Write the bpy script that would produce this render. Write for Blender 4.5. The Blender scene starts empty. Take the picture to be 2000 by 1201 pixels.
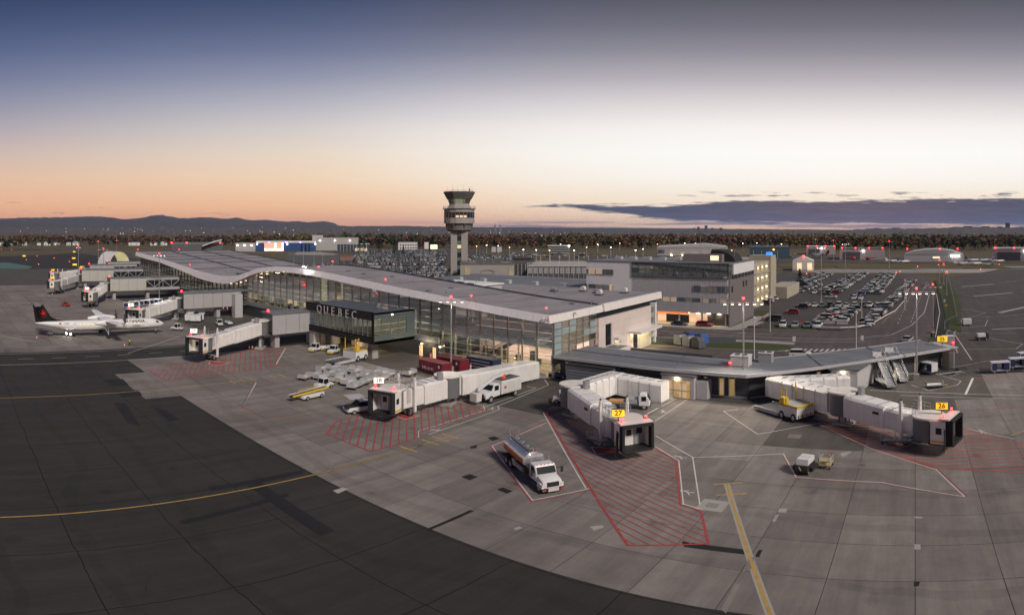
import bpy, bmesh, math, random
from mathutils import Vector, Matrix
random.seed(7)
R = math.radians
scene = bpy.context.scene
COL = scene.collection

# ------------------------------------------------------------------ camera
# The photograph is a stitched panorama: 1200 px per radian both ways, horizon at row 452 of 1201,
# camera 26.5 m above the apron, looking 37.6 deg left of +Y (+X runs along the terminal front).
F, H, HY, A0 = 1200.0, 26.5, 452.0, R(37.6)
cam = bpy.data.cameras.new('camera'); cam.type = 'PANO'
cam.panorama_type = 'EQUIRECTANGULAR'
cam.longitude_min = -1000 / F; cam.longitude_max = 1000 / F
cam.latitude_max = HY / F; cam.latitude_min = -(1201 - HY) / F
cam.clip_start = 0.5; cam.clip_end = 60000
co = bpy.data.objects.new('camera', cam); COL.objects.link(co)
co.location = (0, 0, H); co.rotation_euler = (R(90), 0, A0)
scene.camera = co
scene.render.engine = 'CYCLES'
cy = scene.cycles
cy.max_bounces = 8; cy.diffuse_bounces = 3; cy.glossy_bounces = 3; cy.transmission_bounces = 6
cy.transparent_max_bounces = 16; cy.volume_bounces = 0
cy.sample_clamp_indirect = 4.0; cy.caustics_reflective = False; cy.caustics_refractive = False
try:
    cy.use_denoising = True; cy.denoiser = 'OPENIMAGEDENOISE'
except Exception:
    pass
scene.view_settings.view_transform = 'Standard'; scene.view_settings.look = 'None'
scene.view_settings.gamma = 1.0; scene.view_settings.use_curve_mapping = False
scene.view_settings.exposure = 0.0


def S(r, g, b, k=1.0):
    f = lambda c: ((c / 255) / 12.92 if c / 255 <= 0.04045 else ((c / 255 + 0.055) / 1.055) ** 2.4)
    return (f(r) * k, f(g) * k, f(b) * k, 1.0)


# ------------------------------------------------------------------ sky
world = bpy.data.worlds.new('World'); scene.world = world; world.use_nodes = True
nt = world.node_tree; nt.nodes.clear()


def nd(tree, t, **kw):
    n = tree.nodes.new(t)
    for k, v in kw.items():
        setattr(n, k, v)
    return n


def mth(tree, op, a, b=None, clamp=False, c=None):
    n = tree.nodes.new('ShaderNodeMath'); n.operation = op; n.use_clamp = clamp
    for i, v in enumerate((a, b, c)):
        if v is None: continue
        if isinstance(v, (int, float)): n.inputs[i].default_value = v
        else: tree.links.new(v, n.inputs[i])
    return n.outputs[0]


def ramp(tree, fac, stops, interp='LINEAR'):
    n = tree.nodes.new('ShaderNodeValToRGB'); cr = n.color_ramp; cr.interpolation = interp
    while len(cr.elements) < len(stops): cr.elements.new(0.5)
    for e, (p, c) in zip(cr.elements, stops):
        e.position = p; e.color = c if len(c) == 4 else (*c, 1)
    tree.links.new(fac, n.inputs[0]); return n.outputs[0]


def mixc(tree, fac, a, b, mode='MIX'):
    n = tree.nodes.new('ShaderNodeMix'); n.data_type = 'RGBA'; n.blend_type = mode
    for i, v in ((0, fac), (6, a), (7, b)):
        if isinstance(v, (int, float)): n.inputs[i].default_value = v
        elif isinstance(v, tuple): n.inputs[i].default_value = v
        else: tree.links.new(v, n.inputs[i])
    return n.outputs[2]


tc = nd(nt, 'ShaderNodeTexCoord')
sep = nd(nt, 'ShaderNodeSeparateXYZ'); nt.links.new(tc.outputs['Generated'], sep.inputs[0])
dx, dy, dz = sep.outputs
s0, c0 = math.sin(A0), math.cos(A0)
fw = mth(nt, 'ADD', mth(nt, 'MULTIPLY', dx, -s0), mth(nt, 'MULTIPLY', dy, c0))
rt = mth(nt, 'ADD', mth(nt, 'MULTIPLY', dx, c0), mth(nt, 'MULTIPLY', dy, s0))
azim = mth(nt, 'ARCTAN2', rt, fw)                       # azimuth, radians
elev = mth(nt, 'ARCSINE', dz)                           # elevation, radians
GL = 0.56                                               # azimuth of the afterglow
glow = mth(nt, 'COSINE', mth(nt, 'SUBTRACT', azim, GL))
t = mth(nt, 'DIVIDE', mth(nt, 'MAXIMUM', elev, 0.0), R(45), clamp=True)
EL = [0, 2.5, 4.9, 7.3, 9.6, 12, 14.4, 16.8, 19.2, 21.6, 45]


def stops(cols, k=1.0):
    return [(e / 45, S(*c, k)) for e, c in zip(EL, cols)]


left = ramp(nt, t, stops([(240, 162, 122), (242, 184, 144), (229, 188, 160), (202, 178, 169), (168, 159, 169), (136, 138, 160),
                          (108, 117, 148), (86, 99, 136), (68, 82, 120), (53, 67, 104), (50, 60, 95)]))
mid = ramp(nt, t, stops([(252, 172, 130), (253, 204, 160), (250, 222, 190), (242, 226, 206), (224, 216, 211), (192, 190, 198),
                         (155, 158, 178), (119, 126, 153), (93, 102, 132), (71, 82, 113), (60, 68, 98)]))
right = ramp(nt, t, stops([(244, 200, 168), (254, 236, 212), (255, 251, 243), (255, 255, 252), (250, 245, 242), (222, 215, 216),
                           (182, 176, 182), (144, 141, 150), (114, 112, 123), (92, 91, 101), (78, 77, 92)]))


def smooth(x, a, b):
    n = nt.nodes.new('ShaderNodeMapRange'); n.interpolation_type = 'SMOOTHSTEP'
    n.inputs[1].default_value = a; n.inputs[2].default_value = b; nt.links.new(x, n.inputs[0]); return n.outputs[0]
sky = mixc(nt, smooth(glow, -0.1, 0.95), left, mid)
sky = mixc(nt, smooth(glow, 0.60, 1.03), sky, right)
# clouds: a long flat bank on the right, low streaks under it and a few scraps on the left
cx = nd(nt, 'ShaderNodeCombineXYZ')
nt.links.new(mth(nt, 'MULTIPLY', azim, 5.0), cx.inputs[0]); nt.links.new(mth(nt, 'MULTIPLY', elev, 60.0), cx.inputs[1])
nz = nd(nt, 'ShaderNodeTexNoise'); nz.inputs['Scale'].default_value = 3.4; nz.inputs['Detail'].default_value = 7; nz.inputs['Roughness'].default_value = 0.62
nt.links.new(cx.outputs[0], nz.inputs['Vector'])
nzv = mth(nt, 'SUBTRACT', nz.outputs[0], 0.5)
apx = mth(nt, 'DIVIDE', mth(nt, 'ADD', azim, 1000 / F), 2000 / F)      # 0..1 across the frame, goes on beyond


def fcurve(x, pts):
    n = nt.nodes.new('ShaderNodeFloatCurve'); cv = n.mapping.curves[0]
    n.mapping.extend = 'HORIZONTAL'; n.mapping.use_clip = False
    for i, (px, py) in enumerate(pts):
        if i < 2: cv.points[i].location = (px, py)
        else: cv.points.new(px, py)
    n.mapping.update(); nt.links.new(x, n.inputs['Value']); return n.outputs[0]


def yel(y): return (HY - y) / 100.0                      # row -> curve units (elevation * 12)
ev = mth(nt, 'MULTIPLY', elev, 12.0)
top = fcurve(apx, [(0, yel(446)), (.49, yel(402.5)), (.51, yel(399.5)), (.55, yel(398)), (.66, yel(398)), (.71, yel(391)), (.74, yel(389)), (.8, yel(392)), (.86, yel(388)), (1, yel(386))])
bot = fcurve(apx, [(0, yel(446)), (.49, yel(402)), (.52, yel(404)), (.56, yel(411)), (.6, yel(418)), (.65, yel(431)), (.7, yel(437)), (.8, yel(440)), (1, yel(443))])
nw = mth(nt, 'MULTIPLY', nzv, 0.34)
up = mth(nt, 'DIVIDE', mth(nt, 'ADD', mth(nt, 'SUBTRACT', top, ev), nw), 0.05, clamp=True)
lo = mth(nt, 'DIVIDE', mth(nt, 'ADD', mth(nt, 'SUBTRACT', ev, bot), mth(nt, 'MULTIPLY', nw, 0.8)), 0.05, clamp=True)
on = mth(nt, 'DIVIDE', mth(nt, 'SUBTRACT', apx, 0.495), 0.03, clamp=True)
off = mth(nt, 'DIVIDE', mth(nt, 'SUBTRACT', 1.55, apx), 0.3, clamp=True)
bank = mth(nt, 'MULTIPLY', mth(nt, 'MULTIPLY', up, lo), mth(nt, 'MULTIPLY', on, off))
rim = mth(nt, 'MULTIPLY', mth(nt, 'DIVIDE', mth(nt, 'ADD', mth(nt, 'SUBTRACT', mth(nt, 'ADD', top, 0.05), ev), nw), 0.05, clamp=True), mth(nt, 'MULTIPLY', mth(nt, 'MULTIPLY', lo, on), off))
sky = mixc(nt, mth(nt, 'MULTIPLY', rim, 0.55), sky, S(255, 240, 222))
bcol = mixc(nt, mth(nt, 'DIVIDE', mth(nt, 'SUBTRACT', ev, 0.05), 0.55, clamp=True), S(46, 68, 108), S(36, 50, 80))
bcol = mixc(nt, mth(nt, 'MULTIPLY_ADD', nzv, 3.0, c=0.42, clamp=True), bcol, S(70, 80, 104))
sky = mixc(nt, mth(nt, 'MULTIPLY', bank, 0.96), sky, bcol)
# streaks near the horizon
cx2 = nd(nt, 'ShaderNodeCombineXYZ')
nt.links.new(mth(nt, 'MULTIPLY', azim, 2.2), cx2.inputs[0]); nt.links.new(mth(nt, 'MULTIPLY', elev, 110.0), cx2.inputs[1])
nz2 = nd(nt, 'ShaderNodeTexNoise'); nz2.inputs['Scale'].default_value = 1.7; nz2.inputs['Detail'].default_value = 5
nt.links.new(cx2.outputs[0], nz2.inputs['Vector'])
band = mth(nt, 'MULTIPLY', mth(nt, 'DIVIDE', ev, 0.05, clamp=True), mth(nt, 'DIVIDE', mth(nt, 'SUBTRACT', 0.22, ev), 0.06, clamp=True))
band = mth(nt, 'MULTIPLY', band, mth(nt, 'DIVIDE', mth(nt, 'SUBTRACT', apx, 0.38), 0.12, clamp=True))
band = mth(nt, 'MULTIPLY', band, off)
st = mth(nt, 'MULTIPLY', band, mth(nt, 'DIVIDE', mth(nt, 'SUBTRACT', nz2.outputs[0], 0.44), 0.1, clamp=True))
sky = mixc(nt, mth(nt, 'MULTIPLY', st, 0.75), sky, S(112, 112, 138))
# scraps on the left
nz3 = nd(nt, 'ShaderNodeTexNoise'); nz3.inputs['Scale'].default_value = 3.6; nz3.inputs['Detail'].default_value = 6; nz3.inputs['Roughness'].default_value = 0.6
nt.links.new(cx.outputs[0], nz3.inputs['Vector'])
b3 = mth(nt, 'MULTIPLY', mth(nt, 'DIVIDE', mth(nt, 'SUBTRACT', ev, 0.22), 0.05, clamp=True), mth(nt, 'DIVIDE', mth(nt, 'SUBTRACT', 0.66, ev), 0.2, clamp=True))
b3 = mth(nt, 'MULTIPLY', b3, mth(nt, 'DIVIDE', mth(nt, 'SUBTRACT', 0.3, apx), 0.1, clamp=True))
sc3 = mth(nt, 'MULTIPLY', b3, mth(nt, 'DIVIDE', mth(nt, 'SUBTRACT', nz3.outputs[0], 0.62), 0.06, clamp=True))
sky = mixc(nt, mth(nt, 'MULTIPLY', sc3, 0.7), sky, S(140, 122, 126))
b4 = mth(nt, 'MULTIPLY', mth(nt, 'DIVIDE', mth(nt, 'SUBTRACT', ev, 0.66), 0.04, clamp=True), mth(nt, 'DIVIDE', mth(nt, 'SUBTRACT', 0.80, ev), 0.06, clamp=True))
b4 = mth(nt, 'MULTIPLY', b4, mth(nt, 'MULTIPLY', mth(nt, 'DIVIDE', mth(nt, 'SUBTRACT', apx, 0.62), 0.1, clamp=True), off))
sc4 = mth(nt, 'MULTIPLY', b4, mth(nt, 'DIVIDE', mth(nt, 'SUBTRACT', nz3.outputs[0], 0.56), 0.05, clamp=True))
sky = mixc(nt, mth(nt, 'MULTIPLY', sc4, 0.8), sky, S(88, 92, 112))
bg = nd(nt, 'ShaderNodeBackground'); nt.links.new(sky, bg.inputs[0]); bg.inputs[1].default_value = 1.02
ns = nd(nt, 'ShaderNodeTexSky'); ns.sky_type = 'NISHITA'; ns.sun_disc = False
SUN_AZ = A0 - GL                                          # angle of the glow from +Y, anticlockwise
ns.sun_elevation = R(1.0); ns.sun_rotation = -SUN_AZ; ns.altitude = 80
bg2 = nd(nt, 'ShaderNodeBackground'); nt.links.new(ns.outputs[0], bg2.inputs[0]); bg2.inputs[1].default_value = 0.003
add = nd(nt, 'ShaderNodeAddShader'); nt.links.new(bg.outputs[0], add.inputs[0]); nt.links.new(bg2.outputs[0], add.inputs[1])
wo = nd(nt, 'ShaderNodeOutputWorld'); nt.links.new(add.outputs[0], wo.inputs[0])

# ------------------------------------------------------------------ sun: soft fill added behind the camera to brighten the fronts, away from the glow
sl = bpy.data.lights.new('fill_sun', 'SUN'); sl.energy = 3.1; sl.angle = R(10); sl.color = (1.0, 0.90, 0.79)
so = bpy.data.objects.new('fill_sun', sl); COL.objects.link(so)
SL_AZ, SL_EL = R(143) - A0, R(38)                         # soft light from the right, behind the camera
sd = Vector((math.sin(SL_AZ) * math.cos(SL_EL), math.cos(SL_AZ) * math.cos(SL_EL), math.sin(SL_EL)))
so.rotation_euler = sd.to_track_quat('Z', 'Y').to_euler(); so.location = (0, 0, 300)


# ------------------------------------------------------------------ helpers
def G(x, y, z=0.0):
    """point at height z seen at column x, row y of the panorama"""
    d = (H - z) / math.tan((y - HY) / F); a = (x - 1000) / F - A0
    return (d * math.sin(a), d * math.cos(a), z)


def GD(x, d, z=0.0):
    a = (x - 1000) / F - A0
    return (d * math.sin(a), d * math.cos(a), z)


def ZD(y, d): return H - d * math.tan((y - HY) / F)


MATS = {}


def M(name, col, rough=0.6, metal=0.0, var=0.12, scale=0.6, bump=0.0, emit=0.0, ecol=None, spec=0.5, fine=0.0, objcol=False, streak=None):
    if name in MATS: return MATS[name]
    m = bpy.data.materials.new(name); m.use_nodes = True; tr = m.node_tree
    b = tr.nodes['Principled BSDF']; b.inputs['Roughness'].default_value = rough; b.inputs['Metallic'].default_value = metal
    b.inputs['Specular IOR Level'].default_value = spec
    c = (*col[:3], 1)
    if objcol:
        oi = nd(tr, 'ShaderNodeObjectInfo'); tr.links.new(oi.outputs['Color'], b.inputs['Base Color'])
    elif var > 0:
        ge = nd(tr, 'ShaderNodeNewGeometry')
        n = nd(tr, 'ShaderNodeTexNoise'); n.inputs['Scale'].default_value = scale; n.inputs['Detail'].default_value = 6
        n.inputs['Roughness'].default_value = 0.65
        tr.links.new(ge.outputs['Position'], n.inputs['Vector'])
        f = mth(tr, 'MULTIPLY_ADD', mth(tr, 'SUBTRACT', n.outputs[0], 0.5), 3.2 * var, c=1.0)
        if fine > 0:
            n2 = nd(tr, 'ShaderNodeTexNoise'); n2.inputs['Scale'].default_value = scale * 14; n2.inputs['Detail'].default_value = 3
            tr.links.new(ge.outputs['Position'], n2.inputs['Vector'])
            f = mth(tr, 'MULTIPLY', f, mth(tr, 'MULTIPLY_ADD', mth(tr, 'SUBTRACT', n2.outputs[0], 0.5), 3.0 * fine, c=1.0))
        if streak:
            mp = nd(tr, 'ShaderNodeMapping'); mp.inputs['Scale'].default_value = streak[:3]; tr.links.new(ge.outputs['Position'], mp.inputs['Vector'])
            n3 = nd(tr, 'ShaderNodeTexNoise'); n3.inputs['Scale'].default_value = 1.0; n3.inputs['Detail'].default_value = 5; n3.inputs['Roughness'].default_value = 0.7
            tr.links.new(mp.outputs[0], n3.inputs['Vector'])
            f = mth(tr, 'MULTIPLY', f, mth(tr, 'MULTIPLY_ADD', mth(tr, 'MULTIPLY', mth(tr, 'SUBTRACT', n3.outputs[0], 0.48), 4.0, clamp=True), -streak[3], c=1.0))
        v = nd(tr, 'ShaderNodeVectorMath'); v.operation = 'SCALE'; v.inputs[0].default_value = c[:3]
        tr.links.new(f, v.inputs['Scale']); tr.links.new(v.outputs[0], b.inputs['Base Color'])
        rr = mth(tr, 'MULTIPLY_ADD', mth(tr, 'SUBTRACT', n.outputs[0], 0.5), 0.35, c=rough, clamp=True)
        tr.links.new(rr, b.inputs['Roughness'])
        if bump > 0:
            bp = nd(tr, 'ShaderNodeBump'); bp.inputs['Strength'].default_value = bump; bp.inputs['Distance'].default_value = 0.05
            tr.links.new(n.outputs[0], bp.inputs['Height']); tr.links.new(bp.outputs[0], b.inputs['Normal'])
    else:
        b.inputs['Base Color'].default_value = c
    if emit > 0:
        b.inputs['Emission Color'].default_value = (*(ecol or col)[:3], 1); b.inputs['Emission Strength'].default_value = emit
    MATS[name] = m; return m


def glass(name, tint, refl=0.3, body=0.0, bodycol=(0.2, 0.2, 0.2), rough=0.03, fres=0.8):
    """thin pane: sees through with a tint, mirrors the sky; body = share of a drawn blind or film behind it"""
    if name in MATS: return MATS[name]
    m = bpy.data.materials.new(name); m.use_nodes = True; tr = m.node_tree
    tr.nodes.remove(tr.nodes['Principled BSDF']); out = tr.nodes['Material Output']
    tp = nd(tr, 'ShaderNodeBsdfTransparent'); tp.inputs[0].default_value = (*tint, 1)
    gl = nd(tr, 'ShaderNodeBsdfGlossy'); gl.inputs['Roughness'].default_value = rough; gl.inputs[0].default_value = (0.9, 0.95, 0.95, 1)
    df = nd(tr, 'ShaderNodeBsdfDiffuse'); df.inputs[0].default_value = (*bodycol, 1)
    m1 = nd(tr, 'ShaderNodeMixShader'); m1.inputs[0].default_value = body
    tr.links.new(tp.outputs[0], m1.inputs[1]); tr.links.new(df.outputs[0], m1.inputs[2])
    lw = nd(tr, 'ShaderNodeLayerWeight'); lw.inputs[0].default_value = 0.35
    fac = mth(tr, 'MULTIPLY_ADD', lw.outputs['Fresnel'], fres, c=refl, clamp=True)
    m2 = nd(tr, 'ShaderNodeMixShader'); tr.links.new(fac, m2.inputs[0])
    tr.links.new(m1.outputs[0], m2.inputs[1]); tr.links.new(gl.outputs[0], m2.inputs[2]); tr.links.new(m2.outputs[0], out.inputs[0])
    MATS[name] = m; return m


def lamp(name, col, strength):
    if name in MATS: return MATS[name]
    m = bpy.data.materials.new(name); m.use_nodes = True; tr = m.node_tree
    b = tr.nodes['Principled BSDF']; b.inputs['Base Color'].default_value = (*col[:3], 1)
    b.inputs['Emission Color'].default_value = (*col[:3], 1); b.inputs['Emission Strength'].default_value = strength
    MATS[name] = m; return m


class MB:
    """collects faces; build() links them as one mesh object"""
    def __init__(s): s.v = []; s.f = []

    def _add(s, vs, fs):
        o = len(s.v); s.v += [tuple(p) for p in vs]; s.f += [tuple(i + o for i in q) for q in fs]; return s

    def box(s, x0, x1, y0, y1, z0, z1):
        return s._add([(x0, y0, z0), (x1, y0, z0), (x1, y1, z0), (x0, y1, z0), (x0, y0, z1), (x1, y0, z1), (x1, y1, z1), (x0, y1, z1)],
                      [(3, 2, 1, 0), (4, 5, 6, 7), (0, 1, 5, 4), (1, 2, 6, 5), (2, 3, 7, 6), (3, 0, 4, 7)])

    def obox(s, c, sz, rz=0.0):
        ca, sa = math.cos(rz), math.sin(rz); hx, hy, hz = sz[0] / 2, sz[1] / 2, sz[2] / 2
        vs = [(c[0] + x * ca - y * sa, c[1] + x * sa + y * ca, c[2] + z) for z in (-hz, hz) for x, y in ((-hx, -hy), (hx, -hy), (hx, hy), (-hx, hy))]
        return s._add(vs, [(3, 2, 1, 0), (4, 5, 6, 7), (0, 1, 5, 4), (1, 2, 6, 5), (2, 3, 7, 6), (3, 0, 4, 7)])

    def bar(s, p, q, w, h=None, up=(0, 0, 1)):
        """rectangular bar from p to q"""
        h = h or w; p = Vector(p); q = Vector(q); d = (q - p)
        if d.length < 1e-6: return s
        d.normalize(); u = Vector(up)
        if abs(d.dot(u)) > 0.98: u = Vector((0, 1, 0))
        a = d.cross(u).normalized() * (w / 2); b = a.cross(d).normalized() * (h / 2)
        vs = [p - a - b, p + a - b, p + a + b, p - a + b, q - a - b, q + a - b, q + a + b, q - a + b]
        return s._add(vs, [(3, 2, 1, 0), (4, 5, 6, 7), (0, 1, 5, 4), (1, 2, 6, 5), (2, 3, 7, 6), (3, 0, 4, 7)])

    def tube(s, p, q, r, r2=None, n=8, caps=True):
        p = Vector(p); q = Vector(q); d = (q - p).normalized(); r2 = r if r2 is None else r2
        u = Vector((0, 0, 1)) if abs(d.z) < 0.9 else Vector((1, 0, 0))
        a = d.cross(u).normalized(); b = d.cross(a)
        vs = []
        for c, rr in ((p, r), (q, r2)):
            for i in range(n):
                t_ = 2 * math.pi * i / n; vs.append(c + (a * math.cos(t_) + b * math.sin(t_)) * rr)
        fs = [(i, (i + 1) % n, n + (i + 1) % n, n + i) for i in range(n)]
        if caps: fs += [tuple(range(n - 1, -1, -1)), tuple(range(n, 2 * n))]
        return s._add(vs, fs)

    def prism(s, pts, z0, z1):
        n = len(pts)
        ar = sum(pts[i][0] * pts[(i + 1) % n][1] - pts[(i + 1) % n][0] * pts[i][1] for i in range(n))
        if ar < 0: pts = pts[::-1]
        vs = [(p[0], p[1], z0) for p in pts] + [(p[0], p[1], z1) for p in pts]
        fs = [tuple(range(n - 1, -1, -1)), tuple(range(n, 2 * n))] + [(i, (i + 1) % n, n + (i + 1) % n, n + i) for i in range(n)]
        return s._add(vs, fs)

    def poly(s, pts): return s._add(pts, [tuple(range(len(pts)))])

    def loft(s, rings, caps=True, closed=True):
        n = len(rings[0]); vs = [p for r in rings for p in r]; fs = []
        for k in range(len(rings) - 1):
            for i in range(n if closed else n - 1):
                j = (i + 1) % n; fs.append((k * n + i, k * n + j, (k + 1) * n + j, (k + 1) * n + i))
        if caps: fs += [tuple(range(n - 1, -1, -1)), tuple(range((len(rings) - 1) * n, len(rings) * n))]
        return s._add(vs, fs)

    def profile(s, pts, y0, y1, bev=0.0):
        """side outline (x,z) pushed across y, edges eased by bev"""
        cxm = sum(p[0] for p in pts) / len(pts); czm = sum(p[1] for p in pts) / len(pts)
        L_ = max(p[0] for p in pts) - min(p[0] for p in pts); h_ = max(p[1] for p in pts) - min(p[1] for p in pts)
        def ring(y, k): return [(cxm + (x - cxm) * (1 - 2 * k / L_), y, czm + (z - czm) * (1 - 2 * k / h_)) for x, z in pts]
        rs = [ring(y0, bev), ring(y0 + bev, 0), ring(y1 - bev, 0), ring(y1, bev)] if bev else [ring(y0, 0), ring(y1, 0)]
        return s.loft(rs)

    def ball(s, c, r, n=8, m=5, sq=(1, 1, 1)):
        vs = [(c[0], c[1], c[2] + r * sq[2])]
        for k in range(1, m):
            ph = math.pi * k / m
            for i in range(n):
                t_ = 2 * math.pi * i / n
                vs.append((c[0] + r * sq[0] * math.sin(ph) * math.cos(t_), c[1] + r * sq[1] * math.sin(ph) * math.sin(t_), c[2] + r * sq[2] * math.cos(ph)))
        vs.append((c[0], c[1], c[2] - r * sq[2])); e = len(vs) - 1
        fs = [(0, 1 + i, 1 + (i + 1) % n) for i in range(n)]
        for k in range(m - 2):
            for i in range(n):
                a = 1 + k * n + i; b = 1 + k * n + (i + 1) % n; fs.append((a, a + n, b + n, b))
        fs += [(e, 1 + (m - 2) * n + (i + 1) % n, 1 + (m - 2) * n + i) for i in range(n)]
        return s._add(vs, fs)

    def xf(s, loc=(0, 0, 0), rz=0.0):
        ca, sa = math.cos(rz), math.sin(rz)
        s.v = [(x * ca - y * sa + loc[0], x * sa + y * ca + loc[1], z + loc[2]) for x, y, z in s.v]; return s

    def mesh(s, name, mat, smooth=False):
        me = bpy.data.meshes.new(name); me.from_pydata(s.v, [], s.f)
        if mat: me.materials.append(mat)
        bm = bmesh.new(); bm.from_mesh(me); bmesh.ops.recalc_face_normals(bm, faces=bm.faces); bm.to_mesh(me); bm.free()
        if smooth:
            me.polygons.foreach_set('use_smooth', [True] * len(me.polygons))
            try: me.set_sharp_from_angle(angle=R(40))
            except Exception: pass
        me.update(); return me

    def build(s, name, mat, parent=None, smooth=False, world=None):
        """world: root object whose (unrotated) location is taken off world coordinates"""
        if world is not None:
            l = world.location; s.v = [(x - l[0], y - l[1], z - l[2]) for x, y, z in s.v]; parent = parent or world
        return link(name, s.mesh(name, mat, smooth), parent)


def link(name, me, parent=None, loc=None, rz=None):
    o = bpy.data.objects.new(name, me); COL.objects.link(o)
    if parent is not None: o.parent = parent
    if loc is not None: o.location = loc
    if rz is not None: o.rotation_euler = (0, 0, rz)
    return o


def tag(o, label, cat, group=None):
    o['label'] = label; o['category'] = cat
    if group: o['group'] = group
    return o


def thing(name, label, cat, loc=(0, 0, 0), rz=0.0, group=None):
    o = bpy.data.objects.new(name, None); COL.objects.link(o); o.empty_display_size = 0.5
    o.location = loc; o.rotation_euler = (0, 0, rz); return tag(o, label, cat, group)


def struct(o, kind='structure'): o['kind'] = kind; return o


KIDS = {}


def kids(o):
    return [c for c in o.children]


def dup(root, loc, rz=0.0, label=None, group=None, color=None):
    r = root.copy(); COL.objects.link(r); r.location = loc; r.rotation_euler = (0, 0, rz)
    if label: r['label'] = label
    if group: r['group'] = group
    if color: r.color = color
    for ch in root.children:
        c = ch.copy(); COL.objects.link(c); c.parent = r
        if color and 'paint' in ch.data.materials[0].name: c.color = color
        for g in ch.children:
            d = g.copy(); COL.objects.link(d); d.parent = c
    return r


def text_mesh(name, body, size, mat, depth=0.02, align='CENTER', bold=0.0, shear=0.0):
    cu = bpy.data.curves.new(name, 'FONT'); cu.body = body; cu.size = size; cu.extrude = depth; cu.offset = bold
    cu.align_x = align; cu.align_y = 'CENTER'; cu.resolution_u = 3; cu.shear = shear
    o = bpy.data.objects.new(name, cu); COL.objects.link(o)
    dg = bpy.context.evaluated_depsgraph_get(); dg.update()
    me = bpy.data.meshes.new_from_object(o.evaluated_get(dg)); bpy.data.objects.remove(o); me.name = name
    me.materials.clear(); me.materials.append(mat); return me


def put_text(name, body, size, mat, parent, loc, facing, depth=0.02, bold=0.0, align='CENTER', sx=1.0):
    """upright lettering whose face looks along the angle `facing` (from +X)"""
    o = link(name, text_mesh(name, body, size, mat, depth, align, bold), parent)
    o.location = loc; o.rotation_euler = (R(90), 0, facing + R(90)); o.scale = (sx, 1, 1); return o


# palette (real-world base colours)
m_white = M('white_paint', (0.62, 0.62, 0.62), 0.45, var=0.07, scale=0.8)
m_offwhite = M('aged_white_panel', (0.55, 0.54, 0.52), 0.5, var=0.12, scale=0.5)
m_grey = M('grey_metal', (0.30, 0.31, 0.32), 0.5, var=0.1, scale=0.8)
m_lgrey = M('light_grey_metal', (0.42, 0.42, 0.43), 0.45, var=0.08, scale=0.5)
m_dgrey = M('dark_grey_metal', (0.09, 0.095, 0.10), 0.5, var=0.15, scale=0.8)
m_black = M('black_rubber', (0.018, 0.018, 0.019), 0.75, var=0.2, scale=2)
m_galv = M('galvanised_steel', (0.40, 0.41, 0.42), 0.4, metal=0.6, var=0.12, scale=1.5)
m_tyre = M('tyre_rubber', (0.02, 0.02, 0.02), 0.85, var=0.2, scale=3)
m_rim = M('wheel_rim', (0.45, 0.45, 0.45), 0.35, metal=0.5, var=0.1, scale=3)
m_yel = M('yellow_safety_paint', (0.62, 0.42, 0.04), 0.5, var=0.15, scale=2)
m_red = M('red_paint', (0.42, 0.03, 0.03), 0.5, var=0.12, scale=1)
m_orange = M('orange_plastic', (0.75, 0.13, 0.03), 0.5, var=0.1, scale=2)
m_blue = M('blue_paint', (0.02, 0.05, 0.22), 0.5, var=0.15, scale=1)
m_navy = M('navy_tarpaulin', (0.015, 0.025, 0.10), 0.7, var=0.2, scale=2)
m_dark_glass = M('dark_tinted_glass', (0.02, 0.025, 0.03), 0.15, var=0.0, spec=0.35)
m_redlamp = lamp('red_beacon_glow', (1.0, 0.012, 0.014), 26)
m_warm = lamp('warm_lamp_glow', (1.0, 0.80, 0.50), 25)
m_whitelamp = lamp('white_lamp_glow', (1.0, 0.93, 0.82), 22)
m_amber = lamp('amber_lamp_glow', (1.0, 0.45, 0.10), 14)
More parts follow.
